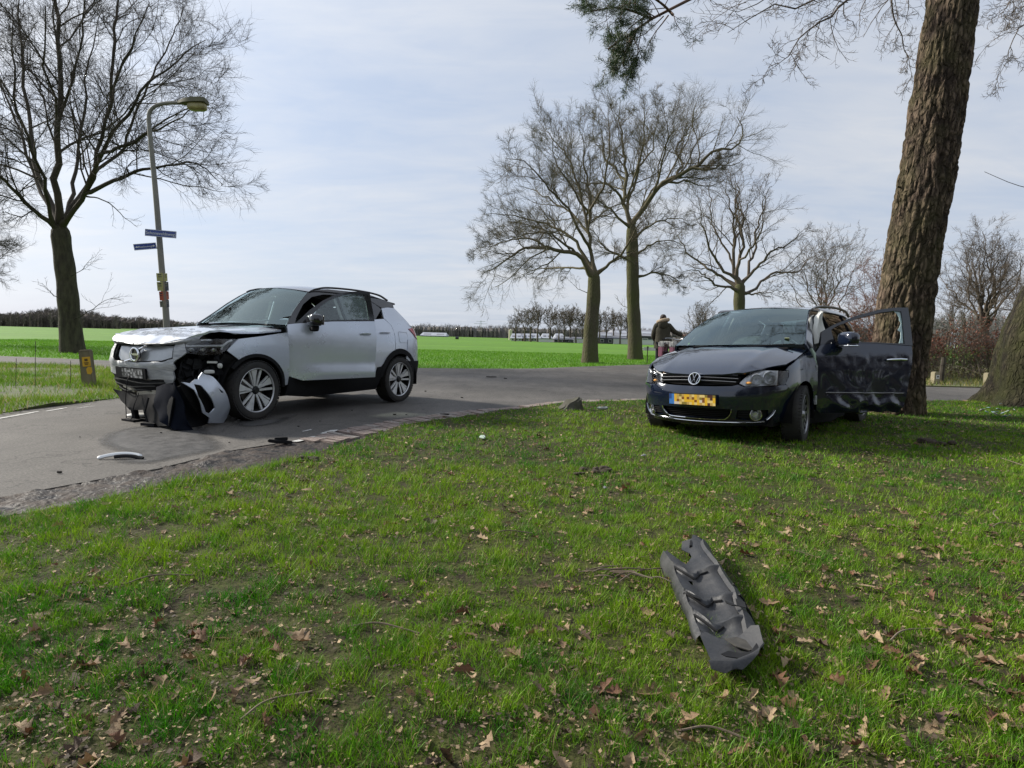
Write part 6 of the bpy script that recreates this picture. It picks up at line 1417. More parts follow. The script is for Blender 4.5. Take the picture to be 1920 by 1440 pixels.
rows_mesh([q2(x, z, -.004) for x, z in RE2], 18, 15, lambda a, y, t: Vector((a.x + .17 * (1 - (y / a.y) ** 2) * (1 - t), y, a.z + .035 * (1 - (y / a.y) ** 2)))).build('roof', M_navy, mpv)
t = MB(); t.tube(smooth_curve([(-1.14, .595, 1.518), (-1.24, .60, 1.545), (-1.6, .602, 1.570), (-2.2, .60, 1.582), (-2.7, .59, 1.558), (-2.92, .58, 1.495)], 6), .018, 8, flat=.75)
t.build('roof_rail', M_galloy, mpv); mirror_mb(t).build('roof_rail', M_galloy, mpv)
loft([Vector((-3.04, y, 1.48)) for y in (-.55, -.27, 0, .27, .55)], [Vector((-3.22 - .03 * (1 - (y / .7) ** 2), y, 1.02)) for y in (-.70, -.35, 0, .35, .70)], 9, 4).build('rear_window', M_glassd, mpv)
t = MB()
for y0 in (-.45, .2): t.tube([(-.06, y0, 1.055), (-.10, y0 + .25, 1.068), (-.17, y0 + .5, 1.078)], .007, 6)
t.build('wiper', M_black, mpv)
t = MB(); t.box((-.16, 0, 1.035), (.16, 1.30, .02)); t.build('cowl', M_black, mpv, smooth=False)
t = MB(); t.blob((-.62, 0, .98), (.34, .66, .11), .4, 20); t.build('dashboard', M_dash, mpv)
seat(mpv, -1.25, .36, .45, M_cloth); seat(mpv, -1.25, -.36, .45, M_cloth); seat(mpv, -2.05, .32, .48, M_cloth, .58); seat(mpv, -2.05, -.32, .48, M_cloth, .58); steering(mpv, (-.86, .36, .98), M_dash)
def sheet2(pts, name, m, **k): return sheet(pts, name, m, parent=mpv, **k)
sheet2([(-.66, .755, 1.08), (-.84, .70, 1.31), (-1.02, .655, 1.43), (-1.22, .62, 1.47), (-1.20, .67, 1.25), (-1.08, .735, 1.06), (-.90, .765, .97)], 'curtain_airbag', M_bag, th=.05, amp=.05, seed=3)
t = MB(); t.blob((-.88, .36, 1.0), (.08, .17, .15), .8, 14); t.build('driver_airbag', M_bag, mpv, angle=70)
t = MB(); t.box((-.95, .02, 1.42), (.03, .22, .06)); t.build('inner_mirror', M_black, mpv, bevel=.01)
t = MB(); stp = (-.235 + .10, .53, 1.105); M_ = Matrix.Rotation(R(-32), 4, 'Y'); t.box((-.27, .585, 1.135), (.055, .05, .003), M=M_); t.build('sticker', mat('sticker_yellow', (.55, .6, .32), rough=.6), mpv, smooth=False)
t = MB(); t.blob((-.60, -.845, 1.06), (.08, .05, .06), .62, 16); t.build('side_mirror', M_navy, mpv)
# open, battered front door
D2 = R(38); ed, en, H0 = Vector((-math.cos(D2), math.sin(D2), 0)), Vector((math.sin(D2), math.cos(D2), 0)), Vector((-.42, .865, 0))
def door2(d, z, off=0.0):
    o = np.interp(z, [.2, .3, .45, .8, .95, 1.05, 1.55], [-.05, -.02, .0, .0, -.02, -.06, -.26])
    p = H0 + ed * d + en * (o + off) + Vector((0, 0, z)); k = min(1, d / .3) * (1 if z < .95 else .25)
    q = Vector((d * 4.2, z * 4.2, 3.0)); rdg = 1 - 2 * abs(noise.noise(q + Vector((2, 5, 0)))); low_ = math.exp(-((z - .36) / .12) ** 2)
    return p + en * k * (.016 * noise.noise(q * .55) + .005 * rdg + .012 * math.exp(-((z - .93) / .05) ** 2) * noise.noise((d * 9, 1, 5)) + .05 * low_ * noise.noise((d * 7, z * 9, 1)) + .020 * low_ * (1 - 3 * abs(noise.noise((d * 5.5, z * 12 - d * 3, 6)))) + .009 * math.exp(-((z - .90 - .05 * math.sin(d * 9)) / .022) ** 2) * min(1, max(0, (d - .4) * 3)) - .02 * math.exp(-((z - .9) / .05) ** 2) * abs(noise.noise((d * 11, 2, 0)))) + Vector((0, 0, .02 * low_ * noise.noise((d * 9, 7, 0)) * k))
DO2 = [(.0, .98), (.010, .335), (.06, .30), (.4, .295), (.8, .300), (1.115, .285), (1.17, .55), (1.22, .8), (1.275, 1.055), (.8, 1.085), (.33, 1.095), (.09, 1.072)]
d2 = panel(DO2, door2, .032, .05).build('front_door', M_navy, mpv, angle=45); tag(d2, 'dented open left front door with shattered window')
FR2_ = [(.085, 1.074), (.147, 1.226), (.327, 1.308), (.65, 1.414), (.97, 1.490), (1.2, 1.517), (1.38, 1.520), (1.36, 1.38), (1.29, 1.062), (.8, 1.088), (.33, 1.098)]
FH2_ = [(.27, 1.112), (.27, 1.245), (.36, 1.290), (.65, 1.380), (.97, 1.452), (1.18, 1.478), (1.27, 1.47), (1.255, 1.36), (1.19, 1.082), (.8, 1.10)]
panel(FR2_, door2, .05, .035, [FH2_]).build('window_frame', M_gloss, d2)
rsh = random.Random(3); shard = [(1.185, 1.09), (1.255, 1.36), (1.265, 1.466), (1.18, 1.474), (1.215, 1.44), (1.232, 1.40), (1.222, 1.36), (1.235, 1.33), (1.200, 1.28), (1.165, 1.245), (1.195, 1.22), (1.175, 1.16), (1.15, 1.12), (1.13, 1.09)]
panel(shard, lambda d, z: door2(d, z, -.015), .05, .005).build('broken_glass', mat('shattered_glass', (.30, .42, .42), (.5, .62, .62), scale=60, rough=.25), d2)
t = MB(); t.tube([door2(.90, .897, .012), door2(.93, .90, .045), door2(1.03, .903, .05), door2(1.13, .899, .045), door2(1.155, .895, .012)], [.011, .014, .014, .014, .011], 8); t.build('door_handle', M_chrome, d2)
t = MB(); t.tube([door2(.11 + 1.0 * i / 20, .532 - .02 * i / 20, .010) for i in range(21)], .006, 6); t.build('chrome_strip', M_galloy, d2)
t = MB(); M_ = Matrix.Rotation(-D2, 4, 'Z'); c = door2(.33, 1.135, .165); t.blob(c, (.075, .125, .080), .62, 20, M=M_); m2_ = t.build('side_mirror', M_navy, d2, angle=60)
t = MB(); t.blob(c + Vector((0, 0, -.078)), (.072, .12, .012), .6, 16, M=M_); t.build('mirror_indicator', M_chrome, m2_)
t = MB(); t.tube([door2(.30, 1.07, -.01), door2(.31, 1.08, .09)], .028, 8); t.build('mirror_stalk', M_black, m2_)
panel([(.03, .95), (.03, .35), (1.10, .33), (1.22, 1.03), (.4, 1.06)], lambda d, z: door2(d, z, -.075), .08, .02).build('door_trim', M_dash, d2)
t = MB(); t.box((-.40, .82, .78), (.05, .10, .12)); t.box((-.40, .82, .45), (.05, .10, .10)); t.build('door_hinge', M_scuff, mpv, smooth=False)
sheet2([(-.36, .80, 1.03), (-.44, .83, .97), (-.43, .86, .84), (-.38, .84, .90)], 'torn_plastic', mat('green_white_plastic', (.50, .62, .52), rough=.5), amp=.02)
for x in (0, -2.578):
    wheel(mpv, (x, .775, .316), .316, .208, .205, 'multi', 1, 8 if x == 0 else 0, 12); wheel(mpv, (x, -.775, .316), .316, .208, .205, 'multi', -1, 0, 0)
# ------------------------------------------------------------------ street furniture
M_pole = mat('lamp_post_metal', (.16, .155, .14), (.24, .23, .20), scale=5, rough=.7, stretch=(1, 1, .3))
M_lant = mat('lantern_mossy', (.062, .060, .034), (.10, .095, .045), scale=6, rough=.7)
lb = at(317, 690, 13.6); LY = 13.6; lp0 = Vector((lb.x, lb.y, 0))
post = empty('street_lamp', lp0); tag(post, 'tall leaning grey street lamp with a hooked arm behind the silver car', 'street lamp')
pp_ = [at(u, v, LY) - lp0 for u, v in ((316, 735), (312, 600), (303, 500), (295, 400), (288, 320), (282, 260), (279, 226))]
hook = [at(u, v, LY) - lp0 for u, v in ((279, 226), (280, 212), (287, 202), (299, 196), (318, 193), (342, 193))]
t = MB(); k = [Vector((pp_[0].x + .01, 0, -.1))] + pp_; t.tube(smooth_curve(k, 5), list(np.linspace(.078, .042, 5 * (len(k) - 1) + 1)), 14); t.build('pole', M_pole, post)
t = MB(); t.tube(smooth_curve(hook, 6), list(np.linspace(.043, .036, 6 * 5 + 1)), 12); t.build('arm', M_pole, post)
a0, a1 = at(334, 194, LY) - lp0, at(388, 193, LY) - lp0; d = (a1 - a0).normalized(); L_ = (a1 - a0).length
t = MB(); prof = [(0, .05, .045), (.10, .07, .06), (.25, .12, .085), (.55, .15, .10), (.85, .15, .10), (.97, .13, .085), (1.0, .10, .06)]; V = []
for q, w, h_ in prof:
    c = a0 + d * (L_ * q); V += [c + Vector((0, -w, -h_ * .1)), c + Vector((0, -w * .7, h_)), c + Vector((0, w * .7, h_)), c + Vector((0, w, -h_ * .1)), c + Vector((0, 0, -h_ * .3))]
t.add(V, [(i * 5 + j, i * 5 + (j + 1) % 5, (i + 1) * 5 + (j + 1) % 5, (i + 1) * 5 + j) for i in range(6) for j in range(5)] + [(0, 1, 2, 3, 4), (34, 33, 32, 31, 30)]); t.build('lantern_hood', M_lant, post, angle=30)
t = MB(); c = a0 + d * (L_ * .66); t.blob(c + Vector((0, 0, -.075)), (.20, .12, .085), .6, 18); t.build('lantern_glass', mat('yellowed_glass', (.34, .30, .13), (.22, .19, .08), scale=8, rough=.35), post)

def font_mesh(txt, size):
    c = bpy.data.curves.new('t', 'FONT'); c.body = txt; c.size = size; c.align_x = 'CENTER'; c.align_y = 'CENTER'; c.extrude = .0015; c.resolution_u = 3
    o = bpy.data.objects.new('t', c); col.objects.link(o); bpy.context.view_layer.update()
    me = bpy.data.meshes.new_from_object(o.evaluated_get(bpy.context.evaluated_depsgraph_get())); bpy.data.objects.remove(o); return me
M_sblue = mat('street_sign_blue', (.022, .05, .24), (.03, .06, .27), scale=5, rough=.35)
M_swhite = mat('sign_white', (.62, .64, .68), rough=.5)
def street_sign(px, txt, size, arrows, label):
    (u0, v0), (u1, v1), (u2, v2), (u3, v3), Ya, Yb = px          # tl, tr, br, bl
    A, B, C, D = at(u0, v0, Ya), at(u1, v1, Yb), at(u2, v2, Yb), at(u3, v3, Ya); cen = (A + B + C + D) / 4; ex = ((B - A) + (C - D)).normalized(); w = ((B - A).length + (C - D).length) / 2; h_ = ((A - D).length + (B - C).length) / 2
    n = Vector((ex.y, -ex.x, 0)).normalized(); n = n if n.y < 0 else -n; up = ex.cross(n); up = up if up.z > 0 else -up; n = ex.cross(up); n = n if n.y < 0 else -n
    M_ = Matrix((ex, up, ex.cross(up))).transposed().to_4x4(); M_.translation = cen
    o = empty('street_sign'); o.matrix_world = M_; tag(o, label, 'sign', 'street name signs')
    sgn = 1 if ex.cross(up).dot(n) > 0 else -1
    t = MB(); t.box((0, 0, 0), (w, h_, .018)); t.build('sign_plate', M_sblue, o, smooth=False, bevel=.004)
    t = MB(); z = .0115 * sgn
    for (cx, cy, dx, dy) in ((0, h_ / 2 - .008, w - .006, .008), (0, -h_ / 2 + .008, w - .006, .008), (-w / 2 + .008, 0, .008, h_ - .016), (w / 2 - .008, 0, .008, h_ - .016)): t.box((cx, cy, z), (dx, dy, .003))
    t.build('sign_border', M_swhite, o, smooth=False)
    me = font_mesh(txt, size); me.materials.append(M_swhite); l = link('lettering', me, o); l.location = (0, -.004, z)
    for sx in arrows:
        t = MB(); t.prism([(-.035, .008), (-.005, .008), (-.005, .026), (.035, 0), (-.005, -.026), (-.005, -.008), (-.035, -.008)], .003, Matrix.Scale(sx, 4, (1, 0, 0)), (sx * (w / 2 - .06), -.002, z)); t.build('arrow', M_swhite, o, smooth=False)
    return o
street_sign(((272, 429), (330, 434), (331, 447), (272, 442), 13.42, 13.42), 'Schoneveldsweg', .094, (), 'upper blue street name sign on the lamp post, reading Schoneveldsweg')
street_sign(((250, 458), (293, 454.5), (293.5, 466.5), (251.5, 469.5), 13.35, 13.55), 'Beeksweg', .064, (-1, 1), 'lower blue street name sign with arrows, left of the lamp post')
M_route = {'y': mat('route_sign_yellow', (.42, .40, .15), (.30, .29, .12), scale=9, rough=.6), 'o': mat('route_sign_red', (.42, .085, .035), (.30, .07, .035), scale=9, rough=.6), 'g': mat('route_sign_grey', (.22, .21, .15), (.12, .12, .09), scale=8, rough=.6), 'd': mat('route_sign_dark', (.012, .016, .03), rough=.5)}
def plate(u0, v0, u1, v1, m, nm, label, Y=13.44, back=.0, rows=None):
    A, C = at(u0, v0, Y), at(u1, v1, Y); cen = (A + C) / 2; w, h_ = abs(C.x - A.x), abs(A.z - C.z); o = empty(nm, cen, (0, R(-4.2), back)); tag(o, label, 'sign', 'small route signs on the lamp post')
    t = MB(); t.box((0, 0, 0), (w, .008, h_)); t.build('sign_plate', m, o, smooth=False, bevel=.002)
    t = MB(); t.box((0, -.006, h_ * .30), (w * .55, .002, h_ * .12)); t.box((0, -.006, h_ * .05), (w * .62, .002, h_ * .08)); t.build('arrow_print', M_route['d'] if m is not M_route['d'] else M_route['g'], o, smooth=False)
plate(294, 512, 305.5, 527.5, M_route['y'], 'route_sign', 'upper yellow green route marker left of the lamp post', back=.25)
plate(306.5, 512.5, 315, 527.5, M_route['y'], 'route_sign', 'upper yellow green route marker right of the lamp post', back=-.4)
plate(295, 528.5, 305, 545.5, M_route['y'], 'route_sign', 'lower pale route marker left of the lamp post', back=.25)
plate(308, 528.5, 317.5, 545.5, M_route['d'], 'route_sign', 'dark blue route marker right of the lamp post', back=-.4)
plate(299, 546.5, 306, 563.5, M_route['o'], 'route_sign', 'red route marker left of the lamp post', back=.25)
plate(311, 546.5, 317.5, 561.5, M_route['o'], 'route_sign', 'red route marker right of the lamp post', back=-.4)
plate(300, 564.5, 306.5, 576, M_route['g'], 'route_sign', 'small grey route marker low on the left of the lamp post', back=.25)
plate(311.5, 562.5, 318, 576, M_route['d'], 'route_sign', 'small black route marker low on the right of the lamp post', back=-.4)

M_post = mat('weathered_wood', (.11, .09, .055), (.19, .165, .10), scale=4, rough=.9, stretch=(1, 1, .15), bump=.5, bscale=30)
by = 10.7; b0 = at(168, 726, by); b0.z = .03
bo = empty('marker_post', b0, (0, R(-4.5), R(12))); tag(bo, 'leaning square wooden marker post with yellow plate on the left verge', 'post')
t = MB(); t.box((0, 0, .29), (.175, .17, .64), taper=(.93, .93)); t.build('post', M_post, bo, bevel=.012)
t = MB(); t.box((0, 0, .615), (.165, .16, .03), taper=(.8, .8)); t.build('cap', M_post, bo, bevel=.008)
M_yl = mat('yellow_marker_plate', (.66, .38, .02), (.5, .28, .02), scale=9, rough=.6)
t = MB(); t.box((.03, -.089, .42), (.125, .008, .165)); yp = t.build('plate', M_yl, bo, smooth=False, bevel=.002)
t = MB(); t.box((.03, -.0945, .45), (.05, .002, .045)); t.box((.03, -.0945, .40), (.07, .002, .018)); t.box((.03, -.0945, .375), (.05, .002, .014)); t.build('plate_print', mat('dark_print', (.10, .06, .012), rough=.7), yp, smooth=False)
sheet_ = MB(); sheet_.prism([(-.02, -.05), (.03, -.06), (.06, -.02), (.055, .06), (.0, .07), (-.03, .03)], .004, Matrix.Rotation(R(90), 4, 'X'), (.045, -.087, .26)); sheet_.build('peeling_sticker', M_yl, bo, smooth=False)
# thin stakes and wire of a low stock fence on the verge
for i, (u, vt, vb, lab) in enumerate(((66, 640, 742, 'tallest thin fence stake on the left verge'), (30, 672, 752, 'thin fence stake nearest the left edge'), (132, 676, 730, 'thin fence stake left of the wooden marker post'))):
    Y = 10.2 + .3 * (i == 2); a = at(u, vb, Y); a.z = .0; b_ = at(u + .5, vt, Y) - a; o = empty('fence_stake', a); tag(o, lab, 'stake', 'thin stakes on the left verge')
    t = MB(); t.tube([(0, 0, -.05), (b_.x, 0, b_.z)], .0042, 6); t.build('rod', M_dark, o); t = MB(); t.tube([(b_.x - .012, 0, b_.z * .8), (b_.x + .012, 0, b_.z * .8)], .005, 5); t.build('clip', M_dark, o)

# ------------------------------------------------------------------ stone and scattered pieces of the crash
def rock(c, d, seed, name, m, n=18, flat=.0):
    mb = MB(); mb.blob((0, 0, 0), d, .55, n * 2); mb.v = [tuple(Vector(v) * (1 + .16 * noise.noise(Vector(v) * 4.5 + Vector((seed, 0, 0))) + .06 * noise.noise(Vector(v) * 14 + Vector((seed, 3, 0))))) for v in mb.v]
    o = mb.build(name, m, angle=40); o.location = c; return o
s0 = at(1072, 772, 9.1)
M_stone = mat('mossy_stone', (.075, .07, .058), (.055, .055, .032), scale=7, rough=.95, bump=.8, bscale=25)
mb = MB(); P = [(-.24, -.12, 0), (.16, -.18, 0), (.20, .12, 0), (-.18, .18, 0), (-.10, -.05, .10), (.08, -.10, .20), (.150, .05, .21), (-.05, .10, .18)]
mb.add(P, [(0, 3, 2, 1), (4, 5, 6, 7), (0, 1, 5, 4), (1, 2, 6, 5), (2, 3, 7, 6), (3, 0, 4, 7)]); me = mb.mesh('boulder', M_stone, bevel=.03)
bm = bmesh.new(); bm.from_mesh(me); bmesh.ops.triangulate(bm, faces=bm.faces); bmesh.ops.subdivide_edges(bm, edges=bm.edges, cuts=3, use_grid_fill=True)
for v in bm.verts: v.co += Vector((noise.noise(v.co * 9), noise.noise(v.co * 9 + Vector((5, 0, 0))), noise.noise(v.co * 9 + Vector((0, 5, 0))))) * .022
bm.to_mesh(me); bm.free(); me.shade_smooth(); me.set_sharp_from_angle(angle=R(35))
st = link('boulder', me); st.location = (s0.x, s0.y, .0); st.rotation_euler.z = .2; tag(st, 'wedge shaped grey mossy boulder on the lawn corner by the road', 'stone')

# torn wheel arch liner on the lawn: trough with chevron steps, side flange and a curved lip
M_liner = mat('dusty_grey_plastic', (.014, .0155, .018), (.036, .036, .038), scale=9, rough=.42, rough2=.65, bump=.2, bscale=60, detail=9)
M_liner2 = mat('dark_grey_plastic', (.008, .008, .009), (.02, .02, .02), scale=5, rough=.6, spec=.2)
TP = [(.722, 2.785), (.739, 2.801), (.76, 2.706), (.79, 2.668), (.836, 2.745), (.84, 2.794), (.823, 2.865), (.849, 2.951), (.892, 2.939), (.914, 2.996), (.935, 2.90), (.912, 2.828), (.903, 2.638), (.889, 2.364), (.853, 2.14), (.835, 2.06), (.815, 1.985), (.79, 2.01), (.775, 2.06), (.738, 2.033), (.685, 2.118), (.690, 2.225), (.705, 2.404), (.716, 2.599)]
ctr = Vector((.80, 2.40, 0))
CH = [[(.719, 2.594), (.75, 2.545), (.784, 2.515), (.815, 2.553), (.846, 2.548)], [(.699, 2.373), (.735, 2.320), (.766, 2.292), (.800, 2.330), (.828, 2.312)], [(.692, 2.213), (.72, 2.165), (.749, 2.126), (.779, 2.144)]]
RDG = [(.935, 2.90), (.912, 2.828), (.903, 2.638), (.889, 2.364), (.853, 2.14), (.825, 2.02)]
def chev_y(c, x): return float(np.interp(x, [p[0] for p in c], [p[1] for p in c]))
def rx(y): return float(np.interp(y, [p[1] for p in RDG[::-1]], [p[0] for p in RDG[::-1]]))
def lx_(y): return float(np.interp(y, [2.11, 2.22, 2.40, 2.60, 2.79], [.684, .690, .705, .716, .722]))
def liner_z(x, y):
    q = (x - lx_(y)) / max(.05, rx(y) - lx_(y)); q = min(1.1, max(-.1, q))
    z = .080 - .020 * math.exp(-((q - .42) / .22) ** 2) + .010 * (1 / (1 + math.exp(-(q - .74) / .03))) + .022 * (y - 2.4) * 0
    for c in CH: z += .017 * (1 / (1 + math.exp(-(y - chev_y(c, x)) / .004)) - .5) + .010 * math.exp(-((y - chev_y(c, x) - .012) / .022) ** 2)
    z -= .05 * max(0, (2.15 - y) / .15) ** 1.5 * .4
    return z + .004 * noise.noise((x * 14, y * 14, 0)) + .006 * noise.noise((x * 4, y * 4, 3))
tray = empty('car_debris', ctr); tag(tray, 'large ribbed dark grey wheel arch liner torn off and lying on the lawn', 'debris', 'crash debris')
def LP3(x, y, dz=0.0): return Vector((x, y, liner_z(x, y) + dz)) - ctr
panel(TP, lambda x, y: LP3(x, y), .011, .004, [[(.752, 2.500), (.772, 2.506), (.770, 2.478), (.757, 2.470)]]).build('liner_panel', M_liner, tray, angle=40)
ed = [(lx_(y), y) for y in np.linspace(2.80, 2.09, 16)]
loft([LP3(x, y, .001) for x, y in ed], [Vector((x - .016 - .006 * math.sin(i), y - .010, .024)) - ctr for i, (x, y) in enumerate(ed)], 20, 4, lambda p, u, t: p + Vector((-.008 * math.sin(PI * t), 0, 0))).build('side_flange', M_liner, tray)
er = resample([(x, y, 0) for x, y in RDG], 18)
loft([LP3(p.x - .012, p.y, .002) for p in er], [LP3(p.x, p.y, .015) for p in er], 22, 2).build('ridge', M_liner, tray)
loft([LP3(p.x, p.y, .015) for p in er], [Vector((p.x + .050 + .010 * math.sin(i * .9), p.y - .005, .022)) - ctr for i, p in enumerate(er)], 22, 5, lambda p, u, t: p + Vector((.010 * math.sin(PI * t), 0, .012 * math.sin(PI * t)))).build('outer_flange', M_liner, tray)
for c in CH:
    t = MB(); t.tube([LP3(p.x, p.y - .004, .0015) for p in resample([(a_, b_, 0) for a_, b_ in c], 18)], .0058, 5, flat=.8); t.build('groove', M_liner2, tray)
t = MB(); t.prism([(.700, 2.382), (.716, 2.366), (.748, 2.310), (.744, 2.296), (.720, 2.322)], .003, None, (-ctr.x, -ctr.y, .086)); t.build('tear', M_liner2, tray, smooth=False)
t = MB(); t.prism([(.845, 2.20), (.862, 2.262), (.885, 2.23), (.872, 2.18), (.850, 2.196), (.826, 2.20), (.812, 2.222), (.815, 2.24)], .003, None, (-ctr.x, -ctr.y, .108)); t.build('tear', M_liner2, tray, smooth=False)
for y in (2.41, 2.31, 2.21):
    x = rx(y); t = MB(); t.tube([Vector((x + .012, y - .004, .108)) - ctr, Vector((x + .030, y + .002, .088)) - ctr, Vector((x + .058, y + .010, .030)) - ctr], .0045, 5); t.build('rib', M_liner2, tray)
# the curved lower end, lying flatter under the torn edge
LO = [(.685, 2.13), (.738, 2.06), (.80, 2.06), (.850, 2.08), (.866, 2.051), (.845, 1.955), (.80, 1.883), (.731, 1.829), (.673, 1.810), (.631, 1.818), (.629, 1.843), (.661, 1.857), (.663, 1.917), (.672, 2.025)]
def low_z(x, y): return .052 + .050 * max(0, (x - .76) / .10) ** 2 + .040 * math.exp(-((y - (1.838 + .55 * max(0, x - .70) ** 1.0)) / .028) ** 2) + .004 * noise.noise((x * 15, y * 15, 4))
panel(LO, lambda x, y: Vector((x, y, low_z(x, y))) - ctr, .0085, .004, []).build('lower_panel', M_liner, tray, angle=40)
t = MB(); t.prism([(.690, 1.905), (.72, 1.925), (.752, 1.913), (.792, 1.925), (.835, 1.985), (.825, 1.94), (.785, 1.898), (.74, 1.880), (.70, 1.890)], .003, None, (-ctr.x, -ctr.y, .076)); t.build('lip_slot', M_liner2, tray, smooth=False)
t = MB(); t.prism([(.745, 2.03), (.79, 2.045), (.82, 2.02), (.835, 1.97), (.80, 1.955), (.765, 1.98)], .003, None, (-ctr.x, -ctr.y, .064)); t.build('dirty_hollow', mat('muddy_plastic', (.03, .027, .022), (.06, .055, .045), scale=30, rough=.6), tray, smooth=False)
t = MB(); t.box((.928 - ctr.x, 2.955 - ctr.y, .098), (.048, .11, .010), M=Matrix.Rotation(R(-22), 4, 'Z') @ Matrix.Rotation(R(28), 4, 'Y')); t.build('mounting_tab', M_liner, tray, bevel=.003)
t = MB(); t.box((.878 - ctr.x, 2.90 - ctr.y, .085), (.012, .11, .055), M=Matrix.Rotation(R(-18), 4, 'Z')); t.build('mounting_web', M_liner2, tray, bevel=.002)
def debris(label, loc, rz=0, name='car_debris', cat='debris', group='crash debris'):
    o = empty(name, loc, (0, 0, rz)); return tag(o, label, cat, group)
d0 = gp(226, 861); o = debris('curved silver and black trim piece lying on the wet road', d0, .12)
t = MB(); cv = smooth_curve([(-.165, -.02, .012), (-.09, .005, .03), (0, .02, .040), (.09, .018, .036), (.16, .0, .022)], 6); t.tube(cv, [.008] + [.020] * (len(cv) - 2) + [.010], 8, flat=.55); t.build('silver_strip', mat('silver_trim', (.62, .63, .63), rough=.3, metal=.6), o)
t = MB(); t.tube([p + Vector((.018, -.018, -.014)) for p in cv[8:]], .018, 8, flat=.6); t.build('black_backing', M_black, o)
d0 = gp(523, 833); o = debris('black plastic splinter on the road by the brick edge', d0, .5)
t = MB(); t.prism([(-.11, -.02), (-.04, -.045), (.07, -.03), (.13, .02), (.05, .03), (-.05, .015)], .03, Matrix.Rotation(R(9), 4, 'Y'), (0, 0, .012)); t.build('splinter', M_black, o, bevel=.006)
t = MB(); t.box((.02, .0, .05), (.12, .02, .03)); t.build('clip', M_black, o, bevel=.004)
d0 = gp(262, 783); o = debris('white headlamp shell under the nose of the silver car', d0, .3)
t = MB(); t.blob((0, 0, .03), (.14, .09, .025), .8, 18); t.build('shell', mat('white_plastic', (.66, .66, .63), rough=.4), o); t = MB(); t.blob((.16, -.05, .02), (.06, .05, .018), .8, 14); t.build('chip', mat('white_plastic_chip', (.60, .6, .57), rough=.4), o)
for (u, v, s_, lab, c) in ((1133, 918, .035, 'small grey plastic chunk in the grass in the middle of the lawn', (.20, .21, .22)), (1130, 768, .11, 'flat grey fragment on the lawn right of the boulder', (.26, .29, .28)), (905, 823, .075, 'pale greenish strip of plastic lying in the lawn', (.36, .44, .37)), (1208, 857, .05, 'grey shard in the grass left of the dark car', (.30, .30, .32)), (1310, 857, .03, 'tiny grey chip in front of the dark car', (.30, .31, .31))):
    d0 = gp(u, v, .03); o = debris(lab, d0, u * .37); k = random.Random(u); a = [(math.cos(q) * s_ * k.uniform(.6, 1.1), math.sin(q) * s_ * k.uniform(.3, .55)) for q in (0, .9, 1.9, 3.1, 4.0, 5.2)]
    m_ = mat('debris_plastic', c, rough=.45); t = MB(); t.prism(a, s_ * .22, Matrix.Rotation(R(-14), 4, 'X'), (0, 0, .012)); t.build('fragment', m_, o, bevel=.004, angle=30)
    t = MB(); t.tube([(-s_ * .4, 0, s_ * .3 + .012), (s_ * .4, .01, s_ * .28 + .012)], s_ * .05, 5); t.build('rib', m_, o)
for (u, v, s_) in ((920, 707, .16), (740, 778, .03), (757, 735, .03), (798, 734, .028), (762, 778, .02), (866, 746, .03), (560, 800, .022), (111, 887, .03), (302, 812, .02), (836, 778, .09), (948, 710, .06), (150, 820, .015), (430, 830, .015), (660, 770, .02), (600, 790, .018)):
    d0 = gp(u, v, .004); k = random.Random(u * 3); t = MB(); n_ = 7; t.prism([(math.cos(2 * PI * i / n_) * s_ * k.uniform(.35, 1), math.sin(2 * PI * i / n_) * s_ * .6 * k.uniform(.35, 1)) for i in range(n_)], min(.018, s_ * .5), Matrix.Rotation(k.uniform(-.1, .1), 4, 'X')); o = t.build('dirt_clod', mat('dark_dirt', (.03, .027, .024), rough=.9), bevel=.003); o.location = d0; o.rotation_euler.z = k.uniform(-.3, .3)
    wh = 'by the rear wheel of the silver car' if 740 <= u <= 870 and v < 760 else 'far out on the junction' if u > 880 else 'in front of the silver car' if u < 480 else 'beside the brick road edge'
    tag(o, 'dark crumb of dirt on the road ' + wh, 'dirt clod', 'dark crumbs on the road ' + wh)
# turned-up sods and a twig pile on the lawn
M_sod = mat('turned_soil', (.028, .019, .012), (.06, .045, .028), scale=14, rough=.95, bump=1, bscale=40)
for i, (u, v, dx, lab) in enumerate(((1112, 884, .11, 'dark torn up clump of soil in the middle of the lawn'), (1085, 890, .05, 'smaller soil clump left of the torn up clump'), (1762, 830, .16, 'patch of torn up soil below the pine'), (585, 862, .10, 'dark clump of soil where lawn meets the brick edge'))):
    c = gp(u, v, .02); o = empty('soil_clump', c); tag(o, lab, 'soil clump', 'torn up soil clumps')
    k = random.Random(i + 5)
    for q in range(6):
        mb = MB(); mb.blob((0, 0, 0), (dx * k.uniform(.25, .5), dx * k.uniform(.2, .35), dx * k.uniform(.12, .25)), .8, 14); mb.v = [tuple(Vector(v_) * (1 + .35 * noise.noise(Vector(v_) * 40 + Vector((q * 3, 0, 0))))) for v_ in mb.v]
        l = mb.build('clod', M_sod, o); l.location = (k.uniform(-1, 1) * dx, k.uniform(-.5, .5) * dx, k.uniform(0, .02))
tw = empty('twig_pile', gp(1180, 1082, .03)); tag(tw, 'little pile of bare twigs on the lawn left of the torn liner', 'twigs')
k = random.Random(8)
for i in range(16):
    a = k.uniform(-.6, .9); L_ = k.uniform(.06, .2); c = Vector((k.uniform(-.12, .12), k.uniform(-.08, .08), k.uniform(.0, .03))); dv = Vector((math.cos(a), math.sin(a), k.uniform(-.1, .15))) * L_
    t = MB(); t.tube(smooth_curve([c - dv * .5, c + Vector((0, k.uniform(-.02, .02), .01)), c + dv * .5], 4), [.0028] * 8 + [.0015], 5); t.build('twig', mat('dry_twig', (.12, .085, .06), (.2, .16, .12), scale=9, rough=.9) if i == 0 else bpy.data.materials['dry_twig'], tw)
